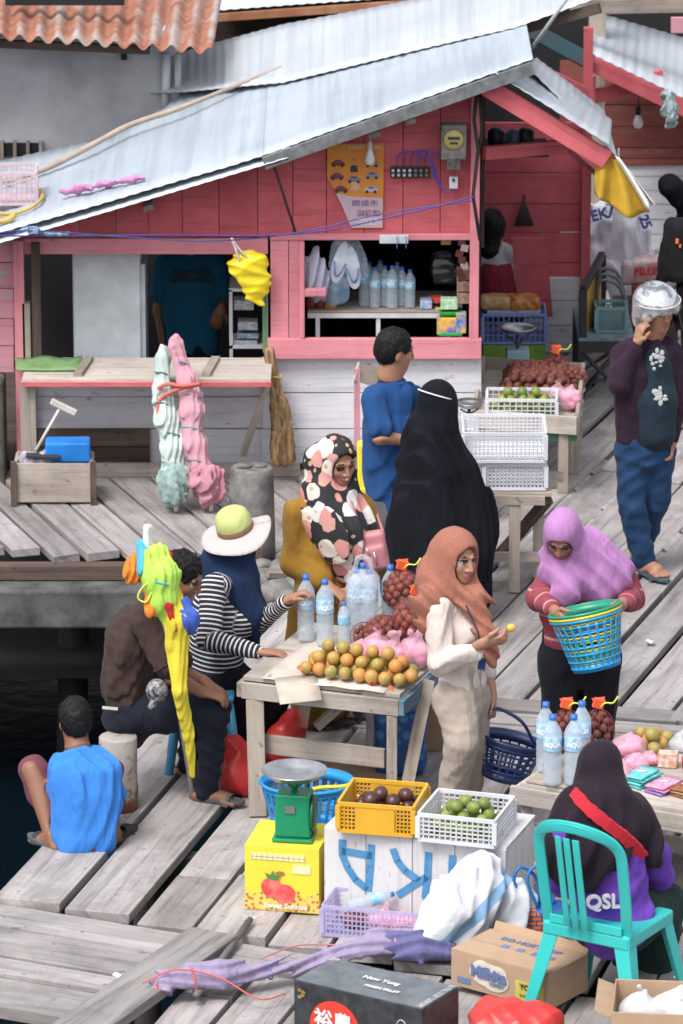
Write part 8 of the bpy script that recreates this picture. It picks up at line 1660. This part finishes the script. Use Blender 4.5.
# salak stall
z3 = .47; A3, B3 = G(474, 410, z3), G(577, 417, z3); tx3 = (B3-A3).normalized(); ty3 = V((.09, 1.13, 0)).normalized(); t3 = thing('snake_fruit_stall', 'tray topped wooden stall heaped with snake fruit beside the motorcyclist', 'stall', V((A3.x+.3, A3.y+.5, 0)))
w = MB(); Lx = (B3-A3).length
for k in range(4): w.beam(A3+ty3*(.14+.28*k)+V((0, 0, -.05)), B3+ty3*(.14+.28*k)+V((0, 0, -.05)), .27, .02)
w.obj('tabletop', M_tw2, t3); w = MB(); w.beam(A3-ty3*.012+V((0, 0, -.05)), B3-ty3*.012+V((0, 0, -.05)), .022, .11); w.obj('front_board', M_tw2, t3, bevel=.003)
for q in (A3, B3): w = MB(); w.beam(q+V((0, 0, -.04)), q+ty3*1.12+V((0, 0, -.02)), .022, .12); w.obj('side_board', M_tw, t3)
w = MB(); w.beam(A3+ty3*1.13+V((0, 0, -.02)), B3+ty3*1.13+V((0, 0, -.02)), .02, .1); w.obj('back_board', M_tw, t3); w = MB(); w.beam(A3+V((0, .03, -.13)), B3+V((0, .03, -.13)), .04, .05); w.obj('green_rail', plain('green_rail', (.05, .18, .1), .7), t3)
for q in (B3-tx3*.08+ty3*.03, A3+tx3*.1+ty3*.03, B3-tx3*.03+ty3*.45, B3-tx3*.03+ty3*1.05, A3+tx3*.05+ty3*1.05): leg(t3, V((q.x, q.y, z3-.06)), V((q.x, q.y, 0)), .06, .06, M_tw)
zf = z3-.03; Pk, X, Y = crate('lime_crate', G(487, 414, z3)+V((0, .05, -.035)), (1, -.04), .41, .26, .115, M_wcr, 'white lattice crate of limes at the front of the snake fruit stall', nv=12, nh=3); pile(li, Pk(.02, .02, .01), X*.37, Y*.22, .029, 'lime or yellow citrus in the white crate on the far stall', 'fruit', 'limes on the snake fruit stall', 3)
slf = 'dark snake fruit heaped loose at the back of the far stall'; pile(sald, A3+tx3*.12+ty3*.42+V((0, 0, -.035)), tx3*.46, ty3*.55, .027, slf, 'fruit', 'snake fruit heaped on the far stall', 3, jit=.4, front=1)
for px, py, r_, lb in ((540, 385, .08, 'net bag of red snake fruit at the centre of the far stall'), (556, 378, .08, 'net bag of red snake fruit with an orange neck on the far stall'), (575, 388, .075, 'net bag of snake fruit at the right edge of the far stall')): salak_bag(G(px, py, zf), r_, lb, 'snake fruit inside the net bags on the far stall', 'snake fruit bagged on the far stall', n=14, tie=px == 556)
for px, py, r_, h_, lb in ((545, 405, .06, 1.0, 'pink fruit bag at the left of the three on the far stall'), (557, 400, .06, 1, 'pink fruit bag in the middle on the far stall'), (570, 410, .075, 1.25, 'tall pink fruit bag at the front corner of the far stall')): tied_bag(G(px, py, zf), r_, M_pinkbag, lb, h=h_, group='pink bags on the far stall')
p = G(521, 376, 0); p = V((U(521, 0, 29.6).x, 29.6, 0)); pan_scale(p+V((0, 0, .10)), U(0, 333, 29.6).z, plain('pale_blue_enamel', (.30, .46, .56), .4), 'pale blue market scale with a steel pan behind the far stall', .11, .16)
w = MB(); w.box(p+V((0, 0, .05)), (.3, .3, .1)); w.obj('scale_box', M_tw, loc=p, label='low wooden box under the pale blue scale', cat='box')
w = MB(); w.prism([(0, 0), (.05, 0), (.025, .35)], .02, V((U(554, 0, 29.9).x, 29.9, 0)), (1, 0, 0), (0, 0, 1)); w.obj('red_wedge', M_red, loc=V((U(554, 0, 29.9).x, 29.9, 0)), label='narrow red board standing behind the far stall', cat='board')
# white crates on small table
z4 = .57; A4 = G(484, 492, z4); B4 = G(545, 493, z4); t4 = thing('crate_table', 'small rough table under the two empty white crates', 'table', V((A4.x+.2, A4.y+.2, 0))); d4 = V((.26, 1, 0)).normalized(); w = MB()
for k in range(3): w.beam(A4+d4*(.08+.15*k)+V((0, 0, -.012)), B4+d4*(.08+.15*k)+V((.02, 0, -.012)), .145, .02)
w.obj('tabletop', M_tw, t4); w = MB(); w.beam(A4+V((0, -.012, -.04)), B4+V((0, -.012, -.04)), .022, .05); w.obj('front_rail', M_tw, t4)
for q in (A4+V((.17, .0, 0)), B4+V((-.02, .3, 0)), A4+V((.0, .35, 0)), A4+V((.02, .02, 0))): leg(t4, V((q.x, q.y, z4-.03)), V((q.x, q.y, 0)), .06, .05, M_tw)
w = MB(); w.beam(A4+V((-.05, .1, -.40)), A4+V((.45, .1, -.40)), .03, .05); w.obj('stretcher', M_tw, t4); w = MB(); w.beam(A4+V((.1, .45, -.5)), B4+V((.02, .05, -.05)), .05, .05); w.obj('brace', M_darkwood, t4)
crate('empty_crate', A4+V((.0, .02, .003)), (1, 0), .34, .40, .155, M_wcr, 'lower empty white crate on the small rough table', nv=16, nh=6); crate('empty_crate', A4+V((-.115, .0, .165)), (1, 0), .45, .32, .175, M_wcr, 'upper empty white crate tilted on the lower one', nv=20, nh=7, lean=.06)
p = G(472, 423, z3); p = V((U(472, 0, 27.6).x, 27.55, 0)); w = MB(); w.box(p+V((0, 0, .22)), (.22, .22, .44)); w.obj('stand', M_tw, loc=p, label='wooden stand under the white scale behind the black veil', cat='stand'); pan_scale(p+V((0, 0, .44)), U(0, 408, 27.55).z, M_wp, 'white scale with a steel pan between the black veil and the far stall', .085, .12)
# chair behind the polo man, plywood, yellow box
cb_ = thing('wooden_chair', 'old wooden chair with a pink frame behind the man in the polo shirt', 'chair', V((U(368, 0, 27.2).x, 27.3, 0))); w = MB(); a = U(356, 366, 27.2); b_ = U(388, 376, 27.35); w.beam(a+V((0, 0, -.03)), b_+V((0, 0, -.03)), .02, .11); w.obj('backrest', M_tw, cb_)
for x, Y in ((357, 27.2), (388, 27.35)): w = MB(); p = U(x, 372, Y); w.beam(V((p.x, Y+.01, 0)), V((p.x, Y+.01, p.z+.02)), .035, .03, up=V((0, -1, 0))); w.obj('leg', M_palepink, cb_)
for x, Y in ((352, 26.95), (386, 27.0)): w = MB(); p = U(x, 430, Y); w.beam(V((p.x, Y, 0)), V((p.x, Y, .40)), .035, .03, up=V((0, -1, 0))); w.obj('leg', M_palepink, cb_)
w = MB(); p = U(370, 440, 27.1); w.box((p.x, 27.12, .41), (.24, .36, .025)); w.obj('seat', M_tw, cb_)
w = MB(); p0 = U(352, 470, 26.9); w.prism([(0, 0), (.16, 0), (.17, .42), (.05, .46), (.02, .2)], .012, V((p0.x-.02, 26.88, .05)), (1, 0, 0), (0, 0, 1)); w.obj('plywood_piece', plain('plywood', (.42, .28, .16), .8, (.36, .23, .13)), loc=p0, label='rough plywood piece beside the wooden chair', cat='plywood')
w = MB(); p = U(366, 470, 26.8); w.box((p.x, 26.8, p.z+.03), (.10, .10, .26)); w.box((p.x, 26.79, p.z-.13), (.10, .10, .08)); w.obj('yellow_pack', plain('lemon_pack', (.85, .75, .03), .4, (.8, .6, .1)), loc=(p.x, 26.8, p.z-.17), label='lemon yellow pack behind the man in the polo shirt', cat='pack', bevel=.01)
w = MB(); w.box((p.x, 26.82, (p.z-.17)/2), (.16, .16, p.z-.17)); w.obj('stand', M_tw, loc=(p.x, 26.8, 0), label='low wooden stand under the lemon yellow pack', cat='stand')
# cart with yellow panel
ck = thing('pedal_cart', 'black framed cart with a yellow side panel by the porch', 'cart', V((U(600, 0, 30.4).x, 30.5, 0))); zb4 = U(0, 340, 30.2).z; M_bf = plain('black_frame_paint', (.02, .02, .025), .5)
pA, pB, pC, pD = U(583, 290, 30.2), U(602, 255, 30.9), U(602, 305, 30.9), U(583, 345, 30.2); w = MB()
for (a, b_) in ((pA, pB), (pB, pC), (pC, pD), (pD, pA)): w.beam(a, b_, .04, .05)
w.obj('side_frame', M_bf, ck, bevel=.004); w = MB(); n_ = V((1, 0, 0)); w.grid([[pA.lerp(pB, .12).lerp(pD.lerp(pC, .12), .1), pB.lerp(pA, .12).lerp(pC.lerp(pD, .12), .1)], [pA.lerp(pB, .12).lerp(pD.lerp(pC, .12), .9), pB.lerp(pA, .12).lerp(pC.lerp(pD, .12), .9)]], thick=.01, smooth=False); w.obj('side_panel', plain('amber_panel', (.55, .30, .04), .6), ck)
xa, xb = U(583, 0, 30.2).x, U(640, 0, 30.2).x; w = MB(); w.box(((xa+xb)/2, 30.55, zb4), (xb-xa, .8, .04)); w.obj('bed', plain('worn_blue_board', (.20, .30, .38), .7, (.12, .12, .12), ns=7), ck); w = MB(); w.box(((xa+xb)/2, 30.15, zb4-.03), (xb-xa, .04, .07)); w.obj('front_bar', M_bf, ck)
for x, Y in ((xa+.02, 30.17), (xb-.05, 30.17), (xa+.02, 30.9), (xb-.05, 30.9)): w = MB(); w.beam(V((x, Y, 0)), V((x, Y, zb4-.02)), .045, .045, up=V((0, 1, 0))); w.obj('leg', M_bf, ck)
w = MB(); w.tube([V((xa, 30.16, .03)), V((xb-.1, 30.16, zb4-.05))], .014, 6); w.tube([V((xa+.3, 30.16, .03)), V((xa, 30.16, zb4-.05))], .014, 6); w.obj('brace', M_bf, ck)
Pk, X, Y = crate('teal_basket', V((U(601, 0, 30.3).x, 30.3, zb4+.022)), (1, 0), .19, .2, .165, plain('grey_teal_plastic', (.16, .30, .32), .5), 'grey teal lattice basket standing on the cart', nv=12, nh=8, cat='basket', th=.01)
w = MB(); 
for k in range(3): w.tube(catmull([V((U(601, 0, 30.5).x, 30.5+.05*k, zb4+.1)), V((U(604, 0, 30.5).x, 30.5+.05*k, zb4+.30+.02*k)), V((U(622, 0, 30.5).x, 30.5+.05*k, zb4+.28+.03*k)), V((U(634, 0, 30.5).x, 30.5+.05*k, zb4+.12))], 5), .012, 6)
w.obj('handle_bar', plain('dull_metal', (.18, .19, .2), .4, metal=.6), ck)
# white bags hanging, snack bag
M_rice = cloth('white_rice_sack', (.58, .58, .64), (.46, .46, .54), ns=5); Yq = 31.9
def bigbag(pts, rs, lab, seed, lettr=None):
    S = SDF(); S.chain([U(x, y, Yq+dy) for x, y, dy in pts], rs, .06, flat=(0, 1, 0), f=.55); o = sdf_obj(S, 'white_sack', M_rice, None, .010, dsum(folds(.018, 30, (.2, 0, 1), seed), wrinkle(.014, 22, seed)), .03, loc=U(*pts[-1][:2], Yq), label=lab, cat='sack'); return o
b1 = bigbag(((600, 212, 0), (602, 232, 0), (598, 262, 0), (592, 282, 0)), [.08, .12, .13, .09], 'white sack with blue print hanging left below the yellow sheet', 3); b2 = bigbag(((628, 208, -.1), (632, 235, -.1), (628, 262, -.1), (625, 290, -.15)), [.10, .13, .15, .12], 'larger white sack hanging right below the yellow sheet', 8)
Bq = plain('navy_print', (.05, .07, .22), .7); lettering('MEKAR', U(603, 214, Yq-.11), (1, 0, .25), (-.25, 0, 1), .10, Bq, b1, bold=.003, th=.03); lettering('25', U(645, 222, Yq-.20), (.4, 0, -1), (1, 0, .4), .09, Bq, b2, bold=.003, th=.03)
w = MB(); p = U(618, 200, Yq); w.tube([p, p+V((0, 0, .35))], .006, 5); w.tube([U(585, 205, Yq+.05), U(650, 203, Yq+.0)], .01, 6); w.obj('hanging_line', plain('line_grey', (.3, .3, .3), .6), loc=p, label='line that the two white sacks hang from', cat='line')
S = SDF(); p = U(646, 270, 31.2); S.box(p, (.10, .06, .09), rad=.04); S.box(p+V((-.1, 0, -.01)), (.06, .05, .08), rad=.03); sk_ = sdf_obj(S, 'snack_bag', plain('red_white_bag', (.60, .55, .58), .35, (.5, .12, .12), ns=9), None, .008, wrinkle(.012, 30, 5), .02, loc=p, label='white and red snack bag on the cart behind the helmet', cat='bag'); lettering('PILUS', p+V((0, -.085, .01)), (1, 0, 0), (0, 0, 1), .07, plain('red_letter', (.55, .04, .05), .6), sk_, bold=.002, th=.02)
w = MB(); w.box(U(646, 292, 31.15), (.18, .2, .12)); w.obj('dark_carton', plain('dark_carton_red', (.04, .02, .025), .5, (.35, .02, .03), ns=5), loc=U(646, 292, 31.15), label='dark carton with red print under the snack bag', cat='box', bevel=.004)
w = MB(); a = U(646, 300, 31.15); w.box((a.x, 31.2, a.z/2-.02), (.4, .4, max(a.z-.02, .1))); w.obj('low_bench', M_darkwood, loc=(a.x, 31.2, 0), label='low dark bench under the dark carton behind the helmet', cat='bench')
# yellow sheet
yT = thing('yellow_sheet', 'yellow plastic sheet with a white edge hanging from the porch corner', 'sheet', U(625, 200, 28.5)); top = [(595, 158), (603, 157), (611, 158), (617, 160)]; bot = [(595, 194), (606, 203), (630, 217), (650, 212)]
def sheet(top, bot, mt, nm, dy=0):
    T = catmull([U(x, y, 28.35+dy) for x, y in top], 5); B = catmull([U(x, y, 28.3+dy) for x, y in bot], 5); P = [[T[i].lerp(B[i], j/10)+V((0, .035*math.sin(i*.9+j*.25)*(.3+j/10), 0)) for i in range(len(T))] for j in range(11)]; w = MB(); w.grid(P, thick=.003); w.obj(nm, mt, yT)
sheet(top, bot, cloth('yellow_tarp', (.62, .40, .03), (.34, .19, .03), ns=7), 'tarpaulin'); sheet([(615, 156), (618, 157), (620, 159)], [(647, 211), (652, 206), (655, 203)], cloth('white_tarp', (.72, .72, .72)), 'white_edge', -.03)
# rope bundle, bulb, loft things, brush
S = SDF(); S.chain([U(668, 95, 32), U(670, 110, 32), U(671, 122, 32)], [.04, .06, .045], .02); sdf_obj(S, 'rope_bundle', plain('mixed_rope', (.40, .48, .50), .7, (.05, .12, .12), ns=45), None, .008, wrinkle(.025, 46, 2), .03, loc=U(670, 94, 32), label='bundle of mixed rope and cables hanging under the right roof', cat='rope')
w = MB(); p = U(638, 122, 32.5); w.lathe([(.014, .05), (.03, .01), (.034, -.015), (.022, -.04), (0, -.046)], p, n=14); q = thing('light_bulb', 'bulb hanging in front of the red brown boards', 'light bulb', p); w.obj('globe', plain('bulb_glass', (.8, .8, .82), .2), q); w = MB(); w.lathe([(.018, .05), (.018, .10), (.005, .11)], p, n=10); w.tube([p+V((0, 0, .1)), p+V((0, 0, .3))], .003, 4); w.obj('socket', M_black, q)
for x, r_, c, lb in ((497, .05, (.02, .02, .03), 'dark pot at the left on the loft shelf'), (506, .035, (.10, .10, .12), 'small grey tin on the loft shelf'), (515, .045, (.10, .16, .30), 'blue grey jar on the loft shelf'), (527, .05, (.02, .02, .02), 'black pot at the right on the loft shelf')): w = MB(); p = V((U(x, 0, 29.3).x, 29.25, U(0, 148, 29.2).z+.01)); w.lathe([(r_*.8, 0), (r_, r_*.3), (r_, r_*1.6), (r_*.6, r_*2), (0, r_*2)], p, n=14); w.obj('pot', plain('pot_%d' % x, c, .4), loc=p, label=lb, cat='pot')
br2 = thing('hanging_brush', 'dark brush hanging on the red porch wall', 'brush', U(524, 212, 31.3)); w = MB()
for k in range(9): w.tube([U(524, 200, 31.3), U(516+k*2, 226, 31.27)], [.008, .014], 5)
w.obj('bristles', plain('dark_bristle', (.05, .03, .03), .9), br2); w = MB(); w.tube([U(524, 195, 31.3), U(524, 205, 31.3)], .012, 6); w.obj('handle', M_darkwood, br2)
w = MB(); p = U(517, 108, 28.5); w.lathe([(.03, -.02), (.028, .02), (.012, .03), (0, .035)], p, n=12); w.obj('lamp_holder', plain('dusty_glass', (.25, .22, .2), .3), loc=p, label='dusty lamp holder under the porch rafter', cat='lamp')

M_lit = plain('litter_white', (.75, .76, .78), .5)
for k, (px, py, lb) in enumerate(((650, 642, 'white scrap lying on the planks behind the woman in lilac'), (118, 976, 'small yellowish scrap on the planks in the lower left'))):
    p = G(px, py, .025); w = MB(); P = [[p+V((.04*(i/4-.5)*(1+.3*(j % 2)), .05*(j/3-.5), .006*math.sin(i*2.1+j*1.7)+.004)) for i in range(5)] for j in range(4)]; w.grid(P, thick=.001); w.obj('litter', M_lit, loc=p, label=lb, cat='litter')
